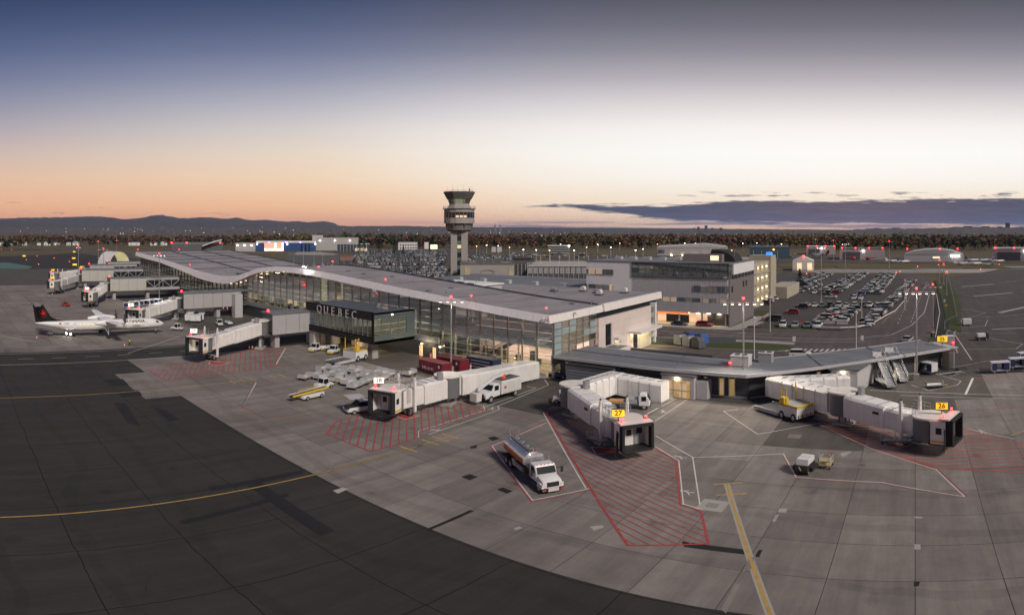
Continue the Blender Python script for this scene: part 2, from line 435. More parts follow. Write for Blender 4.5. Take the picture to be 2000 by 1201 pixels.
# ================================================================== GROUND
def ground_mat(name, col, patch=0.15, fine=0.12, slab=None, joints=None, streak=0.0, rough=0.85, tint2=None, cell=None):
    m = bpy.data.materials.new(name); m.use_nodes = True; tr = m.node_tree; b = tr.nodes['Principled BSDF']
    ge = nd(tr, 'ShaderNodeNewGeometry'); pos = ge.outputs['Position']
    def noise(sc, det=5, ro=0.6, vec=pos):
        n = nd(tr, 'ShaderNodeTexNoise'); n.inputs['Scale'].default_value = sc; n.inputs['Detail'].default_value = det
        n.inputs['Roughness'].default_value = ro; tr.links.new(vec, n.inputs['Vector']); return n.outputs[0]
    def ctr(x, k): return mth(tr, 'MULTIPLY_ADD', mth(tr, 'SUBTRACT', x, 0.5), k, c=1.0)
    f = mth(tr, 'MULTIPLY', ctr(noise(0.05), 3 * patch), ctr(noise(0.5, 8, 0.7), 2.2 * patch))
    f = mth(tr, 'MULTIPLY', f, ctr(noise(9.0, 3), 3 * fine))
    # dark pitting
    pit = mth(tr, 'GREATER_THAN', noise(2.6, 2, 0.5), 0.735)
    f = mth(tr, 'MULTIPLY', f, mth(tr, 'MULTIPLY_ADD', pit, -0.35, c=1.0))
    if streak:
        mp = nd(tr, 'ShaderNodeMapping'); mp.inputs['Rotation'].default_value = (0, 0, R(streak)); mp.inputs['Scale'].default_value = (0.5, 0.045, 1)
        tr.links.new(pos, mp.inputs['Vector']); f = mth(tr, 'MULTIPLY', f, ctr(noise(1.0, 6, 0.7, mp.outputs[0]), 1.1))
    vo = nd(tr, 'ShaderNodeTexVoronoi'); vo.inputs['Scale'].default_value = 0.16; tr.links.new(pos, vo.inputs['Vector'])
    oil = mth(tr, 'MULTIPLY', mth(tr, 'SUBTRACT', 0.16, mth(tr, 'ADD', vo.outputs['Distance'], mth(tr, 'MULTIPLY', mth(tr, 'SUBTRACT', noise(1.4, 5), 0.5), 0.3))), 6.0, clamp=True)
    f = mth(tr, 'MULTIPLY', f, mth(tr, 'MULTIPLY_ADD', oil, -0.38, c=1.0))
    # tyre arcs: faint rings of rubber
    wv = nd(tr, 'ShaderNodeTexWave'); wv.wave_type = 'RINGS'; wv.inputs['Scale'].default_value = 0.035; wv.inputs['Distortion'].default_value = 9.0
    wv.inputs['Detail'].default_value = 4; wv.inputs['Detail Scale'].default_value = 0.6; tr.links.new(pos, wv.inputs['Vector'])
    arc = mth(tr, 'MULTIPLY', mth(tr, 'GREATER_THAN', wv.outputs['Fac'], 0.955), noise(0.12, 3))
    f = mth(tr, 'MULTIPLY', f, mth(tr, 'MULTIPLY_ADD', arc, -0.22, c=1.0))
    if slab:
        sp = nd(tr, 'ShaderNodeSeparateXYZ'); tr.links.new(pos, sp.inputs[0])
        cmb = nd(tr, 'ShaderNodeCombineXYZ')
        tr.links.new(mth(tr, 'FLOOR', mth(tr, 'DIVIDE', sp.outputs[0], slab[0])), cmb.inputs[0])
        tr.links.new(mth(tr, 'FLOOR', mth(tr, 'DIVIDE', mth(tr, 'SUBTRACT', sp.outputs[1], slab[2]), slab[1])), cmb.inputs[1])
        wn = nd(tr, 'ShaderNodeTexWhiteNoise'); tr.links.new(cmb.outputs[0], wn.inputs['Vector'])
        f = mth(tr, 'MULTIPLY', f, ctr(wn.outputs[0], 0.3))
    if joints:      # hairline sealed cracks wandering round a grid, too fine to build
        mpj = nd(tr, 'ShaderNodeMapping'); mpj.inputs['Location'].default_value = (0, -joints[2], 0)
        tr.links.new(pos, mpj.inputs['Vector'])
        wob = nd(tr, 'ShaderNodeTexNoise'); wob.inputs['Scale'].default_value = 0.35; wob.inputs['Detail'].default_value = 3; tr.links.new(pos, wob.inputs['Vector'])
        va = nd(tr, 'ShaderNodeVectorMath'); va.operation = 'MULTIPLY_ADD'
        tr.links.new(wob.outputs['Color'], va.inputs[0]); va.inputs[1].default_value = (0.5, 0.5, 0); tr.links.new(mpj.outputs[0], va.inputs[2])
        sj = nd(tr, 'ShaderNodeSeparateXYZ'); tr.links.new(va.outputs[0], sj.inputs[0])
        for k, w in ((0, joints[0]), (1, joints[1])):
            fr = mth(tr, 'PINGPONG', sj.outputs[k], w / 2)
            ln = mth(tr, 'LESS_THAN', fr, 0.045)
            f = mth(tr, 'MULTIPLY', f, mth(tr, 'MULTIPLY_ADD', ln, -0.8, c=1.0))
    v = nd(tr, 'ShaderNodeVectorMath'); v.operation = 'SCALE'
    if tint2:
        mc = mixc(tr, mth(tr, 'MULTIPLY_ADD', mth(tr, 'SUBTRACT', noise(0.02, 6, 0.7), 0.5), 3.0, c=0.5, clamp=True), (*col, 1), (*tint2, 1))
        tr.links.new(mc, v.inputs[0])
    else: v.inputs[0].default_value = col
    tr.links.new(f, v.inputs['Scale']); tr.links.new(v.outputs[0], b.inputs['Base Color'])
    b.inputs['Specular IOR Level'].default_value = 0.3
    tr.links.new(mth(tr, 'MULTIPLY_ADD', noise(0.3), 0.3, c=rough - 0.15, clamp=True), b.inputs['Roughness'])
    bp = nd(tr, 'ShaderNodeBump'); bp.inputs['Strength'].default_value = 0.25; bp.inputs['Distance'].default_value = 0.02
    tr.links.new(noise(14, 3), bp.inputs['Height']); tr.links.new(bp.outputs[0], b.inputs['Normal'])
    MATS[name] = m; return m


m_conc = ground_mat('apron_concrete', (0.198, 0.177, 0.163), 0.26, 0.09, slab=(6.0, 5.87, 35.5), streak=20)
m_asph = ground_mat('apron_asphalt', (0.035, 0.0325, 0.031), 0.22, 0.12, joints=(9.0, 8.6, 35.5), streak=35)
m_asph2 = ground_mat('worn_asphalt', (0.085, 0.077, 0.07), 0.22, 0.08, streak=50)
m_road = ground_mat('road_asphalt', (0.10, 0.083, 0.08), 0.12, 0.06, streak=-30)
m_lot = ground_mat('lot_asphalt', (0.07, 0.064, 0.062), 0.14, 0.06)
m_patch = ground_mat('fresh_asphalt_patch', (0.017, 0.017, 0.019), 0.1, 0.12)
m_patchl = ground_mat('pale_concrete_patch', (0.36, 0.34, 0.31), 0.12, 0.08)
m_patchf = ground_mat('faint_concrete_patch', (0.235, 0.215, 0.195), 0.2, 0.08)
m_grass = ground_mat('dry_autumn_grass', (0.095, 0.083, 0.036), 0.2, 0.15, tint2=(0.12, 0.09, 0.05))
m_lawn = ground_mat('kept_lawn', (0.055, 0.068, 0.022), 0.2, 0.15)
m_kerb = M('kerb_concrete', (0.33, 0.31, 0.29), 0.85, var=0.12, scale=0.8)
m_mw = M('worn_white_marking', (0.60, 0.58, 0.55), 0.7, var=0.22, scale=1.6, fine=0.15)
m_mr = M('worn_red_marking', (0.36, 0.05, 0.05), 0.7, var=0.34, scale=1.2, fine=0.2)
m_mo = M('faded_red_marking', (0.42, 0.09, 0.07), 0.7, var=0.3, scale=1.2, fine=0.2)
m_my = M('worn_yellow_marking', (0.42, 0.27, 0.07), 0.7, var=0.3, scale=1.2, fine=0.25)
m_mk = M('black_marking_border', (0.02, 0.02, 0.02), 0.8, var=0.2)

gr = MB().poly([(-14000, -3000, -0.30), (9000, -3000, -0.30), (9000, 16000, -0.30), (-14000, 16000, -0.30)])
ground = struct(gr.build('ground', m_grass))
ta = MB()
ta.prism([(-430, -60), (160, -60), (160, 128), (330, 150), (420, 420), (60, 430), (12, 330), (9, 250), (4, 150), (2, 128), (-60, 142), (-300, 142), (-330, 160), (-540, 175), (-900, 130), (-900, 60), (-560, 20), (-430, -10)], -0.29, -0.012)
tarmac = struct(ta.build('tarmac', m_asph))
# apron parts with a lighter, older asphalt
wa = MB().prism([(2, 116), (20, 116), (20, 100), (160, 95), (160, 127.5), (330, 150), (420, 420), (60, 429), (14, 330), (11, 250), (8, 150), (6, 130)], -0.011, -0.004)
wa.prism([(-430, -55), (-300, -55), (-300, 138), (-430, 138)], -0.011, -0.004)
struct(wa.build('taxiway_surface', m_asph2))

# concrete slabs --------------------------------------------------
LX, LY, OY = 6.0, 5.87, 35.5
near_dark = [  # dark areas laid with asphalt instead of slabs: x0,x1,y0,y1
    (-119.6, -66, 76.5, 92), (-66, -48, 70.7, 92), (-48, -24, 88.2, 92), (-300, -131, 64.8, 92), (-18, -6, 70.7, 82.4),
    (-24, 6.5, 88.3, 118), (-130.6, -119.5, -70, 92), (6.5, 12, 94, 118)]


def is_slab(x, y):
    if x < -119.5 and x > -130.6: return False
    if x > -119.5 and y < 35.5:
        return (-107 < x < -90 and 29.6 < y)
    for a, b, c, d in near_dark:
        if a < x < b and c < y < d: return False
    if x > 12 and y > 112: return False
    return -300 < x < 90 and y < 118


cells = []
for i in range(-50, 16):
    for j in range(-14, 16):
        x0 = i * LX; y0 = OY + j * LY; xc, yc = x0 + LX / 2, y0 + LY / 2
        if is_slab(xc, yc):
            d = math.hypot(xc, yc); a = math.degrees(math.atan2(xc, yc)) + 37.6
            vis = -50 < a < 50
            cells.append((not vis, d, xc, yc))
cells.sort()
sl_me = MB().box(-LX / 2 + .026, LX / 2 - .026, -LY / 2 + .026, LY / 2 - .026, -0.0115, 0.0).mesh('slab', m_conc)
for k, (hid, d, xc, yc) in enumerate(cells[:300]):
    o = link('slab', sl_me, tarmac, (xc, yc, random.uniform(-.003, .0)))
rest = MB()
for hid, d, xc, yc in cells[300:]:
    rest.box(xc - LX / 2 + .035, xc + LX / 2 - .035, yc - LY / 2 + .035, yc + LY / 2 - .035, -0.0115, random.uniform(-.003, 0))
struct(rest.build('slab_field', m_conc, tarmac), 'stuff')
da = MB()
for a, b, c, d in near_dark:
    if (a, b) != (-130.6, -119.5): da.box(a, b, c, d, -0.011, -0.002)
struct(da.build('frontage_asphalt', m_asph2))


# ---- markings: sheets 4 mm and more above the ground
ZM = 0.008


def stripe(px, w, mat, name, label, world=False, z=ZM, closed=False, off=0.0):
    pts = [Vector(p[:2] if world else G(*p)[:2]) for p in px]
    if closed: pts.append(pts[0])
    mb = MB()
    z_ = z
    for i, (a, b) in enumerate(zip(pts, pts[1:])):
        z = z_ + .0015 * (i % 3)
        d = (b - a).normalized(); n = Vector((-d.y, d.x)); e = d * (w / 2)
        a2, b2 = a - e + n * off, b + e + n * off; h = n * (w / 2)
        mb.poly([(*(a2 - h), z), (*(b2 - h), z), (*(b2 + h), z), (*(a2 + h), z)])
    return struct(mb.build(name, mat))


def inside(p, poly):
    c = False; n = len(poly)
    for i in range(n):
        a, b = poly[i], poly[(i + 1) % n]
        if (a[1] > p[1]) != (b[1] > p[1]) and p[0] < (b[0] - a[0]) * (p[1] - a[1]) / (b[1] - a[1]) + a[0]: c = not c
    return c


def hatch(px, deg, step, w, mat, edge, pad=None):
    poly = [G(*p)[:2] for p in px]
    u = Vector((math.cos(R(deg)), math.sin(R(deg)))); n = Vector((-u.y, u.x))
    ts = [Vector(p).dot(n) for p in poly]; mb = MB(); tt = min(ts) + step * 0.6
    while tt < max(ts):
        xs = []
        for a, b in zip(poly, poly[1:] + poly[:1]):
            ta_, tb_ = Vector(a).dot(n), Vector(b).dot(n)
            if (ta_ > tt) != (tb_ > tt):
                k = (tt - ta_) / (tb_ - ta_); xs.append((Vector(a) + (Vector(b) - Vector(a)) * k).dot(u))
        xs.sort()
        for s_, e_ in zip(xs[::2], xs[1::2]):
            p = n * tt + u * s_; q = n * tt + u * e_; h = n * (w / 2)
            mb.poly([(*(p - h), ZM + .004), (*(q - h), ZM + .004), (*(q + h), ZM + .004), (*(p + h), ZM + .004)])
        tt += step
    struct(mb.build('hatched_marking', mat))
    stripe(px, edge, mat, 'hatch_border', '', closed=True, z=ZM + .008)


hatch([(1066, 805), (1086, 798), (1215, 842), (1277, 874), (1321, 901), (1329, 986), (1369, 998), (1384, 1062), (1226, 1065)], -24.5, .84, 0.12, m_mr, 0.22)
stripe([(1064, 806), (1148, 953)], .13, m_mw, 'white_line', '', off=-.2)
stripe([(1277, 873), (1322, 900), (1330, 985), (1369, 997)], .13, m_mw, 'white_line', '', off=.22)
hatch([(637, 847), (657, 824), (720, 806), (862, 785), (890, 786), (950, 801), (820, 843), (820, 855), (724, 882)], 137, 0.98, 0.17, m_mr, 0.2)
stripe([(886, 783), (947, 792), (950, 801), (821, 842), (821, 855)], .13, m_mw, 'white_line', '', off=-.2)
hatch([(286, 722), (420, 698), (500, 680), (556, 679), (533, 718), (322, 744)], 152, 1.02, 0.17, m_mr, 0.18)
stripe([(556, 680), (538, 711)], .2, m_mw, 'white_line', '', off=.15)
stripe([(538, 711), (600, 728)], .14, m_mo, 'red_line', '')
hatch([(1599, 827), (1640, 815), (1830, 820), (1975, 865), (2060, 860), (2060, 921), (1990, 923), (1829, 913)], 4, 1.15, 0.19, m_mo, 0.2)
stripe([(1597, 826), (1700, 873), (1828, 914)], .22, m_mr, 'red_line', '', off=-.1)
stripe([(1599, 829), (1702, 876), (1828, 917), (1884, 970), (1722, 942), (1555, 932), (1530, 886), (1352, 893)], .12, m_mw, 'white_line', '')
stripe([(1828, 914), (1887, 970), (1722, 944), (1557, 933), (1530, 889)], .1, m_mr, 'red_line', '', off=.12)
# wheel boxes
for px in ([(1155, 873), (1200, 876), (1212, 885), (1164, 887)], [(760, 808), (820, 812), (792, 819), (770, 812)], [(1726, 869), (1757, 858), (1795, 862), (1757, 876)], [(410, 706), (450, 708), (430, 714), (408, 711)]):
    mb = MB().poly([(*G(*p)[:2], ZM + .009) for p in px]); struct(mb.build('wheel_box_marking', m_mr))
    stripe(px, .14, m_mw, 'wheel_box_border', '', closed=True, z=ZM + .013)
# fuel truck box
tb = [(961, 871), (1040, 977), (1150, 955), (1068, 829)]
stripe([(1066, 826), (961, 871), (1040, 977), (1152, 954)], .13, m_mw, 'white_line', '')
stripe([(1066, 824), (959, 871), (1039, 980), (1152, 957)], .13, m_mr, 'red_line', '', off=-.05)
stripe([(980, 804), (1066, 828)], .12, m_mr, 'red_line', '')
# walkway lines
stripe([(838, 848), (975, 800), (972, 793), (1071, 752), (1064, 742)], .12, m_mw, 'walkway_line', '')
stripe([(938, 798), (1047, 758), (1030, 755)], .12, m_mw, 'walkway_line', '')
stripe([(1282, 852), (1353, 893), (1367, 985)], .14, m_mw, 'walkway_line', '')
stripe([(1258, 812), (1327, 775)], .13, m_mw, 'walkway_line', '')
stripe([(1280, 822), (1348, 776)], .13, m_mw, 'walkway_line', '')
stripe([(1257, 812), (1284, 797), (1270, 794)], .12, m_mw, 'walkway_line', '')
stripe([(1600, 826), (1480, 848), (1413, 803), (1440, 800)], .12, m_mw, 'white_line', '')
stripe([(1565, 803), (1612, 827)], .12, m_mw, 'white_line', '')
stripe([(1780, 752), (1815, 763), (1870, 752), (1877, 744), (1826, 730)], .12, m_mw, 'white_line', '')
stripe([(1826, 730), (1885, 727), (1855, 735)], .12, m_mw, 'white_line', '')
stripe([(1900, 739), (1886, 770)], .4, m_mw, 'white_line', ''); stripe([(1902, 738), (2010, 740)], .14, m_mo, 'red_line', '')
stripe([(1700, 762), (1850, 768), (2010, 772)], .15, m_mw, 'lane_line', ''); stripe([(1760, 772), (1900, 777), (2010, 779)], .12, m_mw, 'lane_line', '')
stripe([(1848, 690), (1871, 689), (1848, 650), (1871, 631), (1850, 588), (1858, 574)], .16, m_mw, 'lane_line', '')
stripe([(1898, 703), (1863, 650), (1881, 634), (1866, 600), (1843, 560)], .2, m_mw, 'lane_line', '')
stripe([(1885, 682), (1985, 681), (1998, 672), (1930, 660)], .14, m_mw, 'lane_line', '')
stripe([(1863, 651), (1985, 651)], .14, m_mw, 'lane_line', ''); stripe([(1880, 640), (1924, 637), (1929, 625)], .14, m_mw, 'lane_line', '')
stripe([(1881, 603), (1926, 611), (1895, 619)], .14, m_mw, 'lane_line', ''); stripe([(1880, 560), (1960, 552), (2010, 546)], .2, m_mw, 'lane_line', '')
stripe([(1890, 620), (1960, 618), (2010, 612)], .14, m_mw, 'lane_line', '')
stripe([(1860, 718), (1922, 706), (2010, 702)], .12, m_mw, 'lane_line', '')
# worn pale swipes on the right-hand apron
for px, w in (([(1880, 560), (1940, 555)], 1.6), ([(1905, 578), (1975, 572)], 1.8), ([(1955, 610), (2010, 598)], 2.0), ([(1940, 643), (2010, 640)], .9)):
    stripe(px, w, m_patchl, 'worn_patch', '', z=.002)
# stand boundary, left
stripe([(500, 748), (473, 793)], .2, m_mw, 'white_line', ''); stripe([(499, 748), (473, 795), (519, 814), (655, 822), (659, 825)], .13, m_mo, 'red_line', '', off=-.08)
stripe([(500, 748), (640, 738)], .12, m_mo, 'red_line', '')
# taxi lines
stripe([(-52.6, -25), (-52.6, 50.5)], .38, m_mk, 'black_border', '', world=True, z=.004); stripe([(-52.6, -25), (-52.6, 51)], .2, m_my, 'yellow_taxi_line', '', world=True)
for y_ in (48.6, 52.2, 54.0, 55.7):
    stripe([(-53.9, y_), (-51.3, y_)], .3, m_my, 'yellow_stop_bar', '', world=True, z=.014)
stripe([(-52.6, 50), (-52.6, 56)], .12, m_my, 'yellow_taxi_line', '', world=True)
stripe([(-95, -20), (-95, 52)], .2, m_my, 'yellow_taxi_line', '', world=True)
for y_ in (47, 49, 51, 55, 57): stripe([(-96.2, y_), (-93.8, y_)], .25, m_my, 'yellow_stop_bar', '', world=True, z=.014)
stripe([(1510, 1215), (1420, 947)], .6, m_patchl, 'white_border', '', z=.004); stripe([(1510, 1215), (1420, 947)], .27, m_my, 'yellow_taxi_line', '')
stripe([(1396, 946), (1448, 943)], .25, m_my, 'yellow_stop_bar', '', z=.014); stripe([(1402, 967), (1456, 964)], .25, m_my, 'yellow_stop_bar', '', z=.014)
stripe([(0, 655), (70, 668)], .15, m_mw, 'white_line', ''); stripe([(250, 690), (352, 656)], .16, m_mw, 'white_line', '')
stripe([(-119.6, 0), (-119.6, 60)], .16, m_mw, 'road_edge_line', '', world=True); stripe([(-130.5, 0), (-130.5, 60)], .16, m_mw, 'road_edge_line', '', world=True)
for y_ in range(0, 70, 7): stripe([(-125, y_), (-125, y_ + 3)], .14, m_mw, 'road_dash', '', world=True)
stripe([(1975, 850), (2010, 838)], .22, m_my, 'yellow_line', ''); stripe([(1910, 805), (1972, 795), (2010, 804)], .13, m_mo, 'red_line', '')
stripe([(1890, 838), (1980, 857)], .1, m_mw, 'white_line', '')
# patches
for px, m_ in (([(348, 1018), (560, 962), (565, 969), (360, 1024)], m_patch), ([(407, 951), (590, 918), (592, 925), (412, 959)], m_patch), ([(480, 945), (510, 942), (655, 1037), (625, 1046)], m_patch),
               ([(205, 742), (240, 740), (252, 752), (220, 753)], m_patch), ([(230, 764), (270, 762), (278, 772), (240, 776)], m_patch),
               ([(222, 787), (245, 787), (275, 832), (250, 826)], m_patch), ([(300, 795), (322, 800), (352, 820), (330, 822)], m_patch), ([(835, 1032), (918, 996), (926, 998), (836, 1037)], m_patch),
               ([(918, 872), (932, 869), (931, 875), (919, 876)], m_patch), ([(900, 931), (918, 926), (933, 931), (917, 938)], m_patch), ([(970, 956), (982, 952), (1002, 959), (990, 964)], m_patch),
               ([(952, 855), (966, 852), (976, 857), (962, 861)], m_patch), ([(1331, 1057), (1455, 1073), (1457, 1083), (1336, 1068)], m_patch), ([(1482, 1074), (1489, 1074), (1483, 1088), (1474, 1087)], m_patch),
               ([(650, 958), (670, 952), (680, 955), (660, 964)], m_patchl), ([(1002, 1032), (1014, 1028), (1020, 1031), (1008, 1036)], m_patchl), ([(1152, 1028), (1176, 1026), (1180, 1030), (1160, 1036)], m_patchl),
               ([(1785, 1136), (1797, 1136), (1794, 1145), (1785, 1145)], m_patch), ([(1786, 1063), (1798, 1063), (1798, 1073), (1786, 1073)], m_patchl), ([(1786, 1009), (1802, 1009), (1802, 1012), (1786, 1012)], m_patchl),
               ([(1522, 993), (1538, 993), (1535, 1001), (1519, 1000)], m_patchl), ([(1640, 886), (1660, 880), (1664, 884), (1646, 892)], m_patchl), ([(1515, 1005), (1522, 1005), (1514, 1019), (1508, 1018)], m_patchl), ([(1462, 1090), (1476, 1086), (1466, 1112), (1450, 1116)], m_patchf),
               ([(1408, 1190), (1435, 1140), (1446, 1140), (1418, 1198)], m_patchf), ([(1172, 940), (1250, 898), (1258, 900), (1184, 946)], m_patchf), ([(1255, 975), (1305, 940), (1315, 942), (1268, 976)], m_patchf)):
    PZ = globals().get('PZ', 0) + 1
    mb = MB().prism([G(*p)[:2] for p in px], -0.001, 0.0015 + .00012 * PZ)
    struct(mb.build('pavement_patch', m_))
rng = random.Random(9)
for k in range(16):
    x, y = rng.uniform(-75, 0), rng.uniform(2, 33); a = rng.choice([0, 90]) + rng.uniform(-25, 25); pts = [(x, y)]
    for j in range(rng.randint(6, 14)): a += rng.uniform(-28, 28); x += 1.1 * math.cos(R(a)); y = min(34.5, y + 1.1 * math.sin(R(a))); pts.append((x, y))
    stripe(pts, .05, m_mk, 'sealed_crack', '', world=True, z=-.006)
# walking-figure marks painted on the walkways
def man(px, ang, k=1.0):
    c = G(*px)
    mb = MB()
    for a, b, w in (((0, .1), (0, .75), .22), ((0, .6), (.45, .35), .1), ((0, .6), (-.4, .75), .1), ((0, .15), (.35, -.5), .12), ((0, .15), (-.4, -.45), .12)):
        ca, sa = math.cos(ang), math.sin(ang)
        f = lambda q: (c[0] + k * (q[0] * ca - q[1] * sa), c[1] + k * (q[0] * sa + q[1] * ca), ZM + .004)
        mb.bar(f(a), f(b), w * k, .004)
    h = (c[0] + k * (-math.sin(ang) * .95), c[1] + k * (math.cos(ang) * .95), ZM + .004)
    mb.tube((h[0], h[1], ZM + .002), (h[0], h[1], ZM + .006), .14 * k, n=8)
    struct(mb.build('walking_figure_marking', m_mw))
man((1331, 894), 1.2); man((1345, 962), 1.2); man((1296, 805), .6); man((1130, 757), .6); man((847, 840), -.8); man((1919, 844), .3); man((960, 799), .5)
# drains set in the apron
for px, sz, m_ in (((1392, 987), 1.25, m_patchl), ((1683, 908), 1.0, m_conc), ((1329, 832), .8, m_conc), ((1552, 852), .8, m_conc), ((1900, 855), .7, m_conc), ((1972, 763), 1.0, m_conc), ((1084, 797), .8, m_conc)):
    c = G(*px); th = thing('storm_drain', 'square storm drain grate in a pale concrete collar near ' + {1392: 'the yellow stop bars', 1683: 'the cage cart', 1329: 'gate 27 cab', 1552: 'the cargo loader', 1900: 'the gate 26 cab opening', 1972: 'the right edge of the apron', 1084: 'the gate 27 rotunda pedestal'}[px[0]], 'drain', (c[0], c[1], 0))
    MB().box(-sz, sz, -sz, sz, -.01, .006).build('collar', m_, th)
    g_ = MB()
    for k in range(9): g_.box(-sz * .45 + k * sz / 10, -sz * .45 + k * sz / 10 + sz * .05, -sz * .4, sz * .4, .006, .012)
    g_.box(-sz * .45, sz * .4, -sz * .4, -sz * .36, .006, .013)
    g_.build('grate', m_dgrey, th)

# ================================================================== LANDSIDE: road, kerbs, car park, grass
def sheet(name, pts, m_, z0, z1, world=True, kind='structure'):
    return struct(MB().prism([p[:2] if world else G(*p)[:2] for p in pts], z0, z1).build(name, m_), kind)


sheet('access_road', [(-130, 142), (-62, 126), (-60, 101), (-30, 99), (-12, 113), (0, 124.5), (2, 135), (3.5, 150), (6, 200), (8, 260), (9, 330), (5, 372), (-2, 385), (-14, 378), (-9, 340), (-5, 250), (-9, 196), (-15, 168), (-20, 161.5), (-46, 161), (-49, 164), (-49, 156), (-100, 156), (-130, 160)], m_road, -.29, -.006)
sheet('car_park', [(-47, 163.5), (-16, 163.5), (-13, 170), (-7, 200), (-4, 250), (-6, 340), (-12, 378), (-86, 385), (-80, 300), (-64, 250), (-54, 235), (-49, 200)], m_lot, -.29, -.004)
sheet('garage_lane', [(-62, 160.5), (-47, 160.5), (-49, 200), (-54, 235), (-56, 250), (-62, 250), (-56, 200)], m_lot, -.29, -.005)
for nm, pts, m_ in (('grass_verge', [(-62, 136.5), (-40, 139), (-30, 138), (-24, 134.5), (-30, 131), (-62, 128.5)], m_lawn),
                    ('grass_verge', [(9, 165), (12, 160), (17, 230), (18, 300), (14, 340), (10.5, 330), (10.5, 260)], m_lawn),
                    ('grass_verge', [(3, 143), (7.5, 143), (8, 150), (3.6, 151)], m_lawn),
                    ('grass_verge', [(-42, 160.4), (-26, 160.4), (-27, 163), (-41, 163)], m_lawn),
                    ('grass_verge', [(-50, 184), (-46.5, 184), (-47, 196), (-51, 196)], m_lawn)):
    p2 = pts; cxx = sum(p[0] for p in p2) / len(p2); cyy = sum(p[1] for p in p2) / len(p2)
    kb = [(cxx + (p[0] - cxx) * 1.02 + .0, cyy + (p[1] - cyy) * 1.03) for p in p2]
    (struct(MB().prism(kb, -.28, .10).build('kerb', m_kerb)) if pts[0] != (9, 165) else None); struct(MB().prism(p2, .05, .13).build(nm, m_))
sheet('pavement', [(-62, 139.5), (-38, 142.5), (-28, 141.5), (-28, 139), (-40, 139.8), (-62, 137.2)], m_kerb, -.28, .12)
sheet('pavement', [(-96, 155.8), (-49, 155.8), (-46, 158), (-45.5, 190), (-48, 190), (-49.6, 160.4), (-96, 160.4)], m_kerb, -.28, .12)
# road markings
def wl(pts, w, m_=None, nm='road_line'): stripe(pts, w, m_ or m_mw, nm, '', world=True, z=.004)
c0_ = [(-49, 150), (-30, 149), (-18, 150), (-9, 156), (-4, 170), (0, 200), (2.5, 260), (1, 330)]
wl([(-90, 148), (-49, 149)] + [(-30, 147.5), (-16, 149), (-6, 156), (-1, 172), (3, 200), (6, 260)], .2)
for a in range(20): wl([(3.2 * a / 20 - 1.2 + a * .18, 178 + a * 7), (3.2 * a / 20 - 1.2 + a * .18 + .06, 181 + a * 7)], .16)
for a in range(18): wl([(-5 + a * .3, 175 + a * 8), (-5 + a * .3 + .1, 177.5 + a * 8)], .14)
wl([(5, 152), (8, 200), (9, 260)], .22); wl([(-62, 146), (-40, 146.5)], .15); wl([(-100, 144), (-64, 145)], .14)
wl([(-52, 152.6), (-36, 152)], .18); wl([(-34, 143), (-12, 146)], .16)
for k in range(24): wl([(-28 + k * 1.22, 131.5 + k * .18), (-28 + k * 1.22 + .25, 134.0 + k * .18)], .5, nm='crosswalk_bar')
for k in range(8): wl([(-47 + k * .1, 166 + k * 1.0), (-44.2 + k * .1, 166 + k * 1.0)], .45, nm='crosswalk_bar')
wl([(-20, 126.5), (-8, 127)], .25)
wl([(-9.5, 176), (-8, 190), (-5.5, 205)], .14, m_my)
for k in range(26): wl([(-62.5, 150 + 0.0), (-62.2, 150)], .1)
for c_ in ((-3, 230), (-3.5, 205), (-44, 152)): wl([(c_[0] - .8, c_[1]), (c_[0] + .8, c_[1])], .35, nm='lane_arrow')
# far airfield
sheet('runway', [(-1500, 60), (-1500, 175), (-620, 150), (-560, 175), (-700, 215), (-1500, 240)], m_asph2, -.28, -.02)
sheet('parking_field', [(-700, 560), (-560, 640), (-170, 300), (-250, 215), (-330, 215)], m_lot, -.27, -.02)
sheet('taxiway_grass', [(-55, 440), (70, 440), (55, 520), (-70, 500)], m_grass, -.26, .02)
sheet('pale_taxiway', [(-80, 392), (90, 392), (95, 432), (-60, 430)], m_patchl, -.26, -.015)
sheet('green_marking', [(0, 436), (120, 450), (150, 470), (-10, 455)], M('pale_green_marking', (0.22, 0.28, 0.26), .8), -.25, -.008)
sheet('green_marking', [(-520, 20), (-440, 20), (-430, 55), (-460, 62), (-520, 50)], M('teal_marking', (0.07, 0.15, 0.13), .8), -.25, -.001)
sheet('hangar_apron', [(-330, 470), (-80, 520), (120, 520), (300, 470), (320, 560), (120, 640), (-330, 620)], m_asph2, -.27, -.018)
sheet('access_street', [(-620, 700), (-200, 420), (-100, 430), (-100, 445), (-190, 440), (-600, 720)], m_asph2, -.27, -.016)

sheet('airfield_grass', [(-80, 489), (150, 489), (262, 487.6), (180, 492), (100, 497), (-80, 503.5)], m_grass, -.2, .01, world=False)
sheet('airfield_grass', [(-80, 477.4), (340, 478.4), (360, 481), (250, 484), (-80, 484.6)], m_grass, -.2, .02, world=False)
sheet('airfield_grass', [(1520, 521), (1700, 519), (1740, 515), (1600, 513.5), (1520, 514)], m_grass, -.2, .03, world=False)
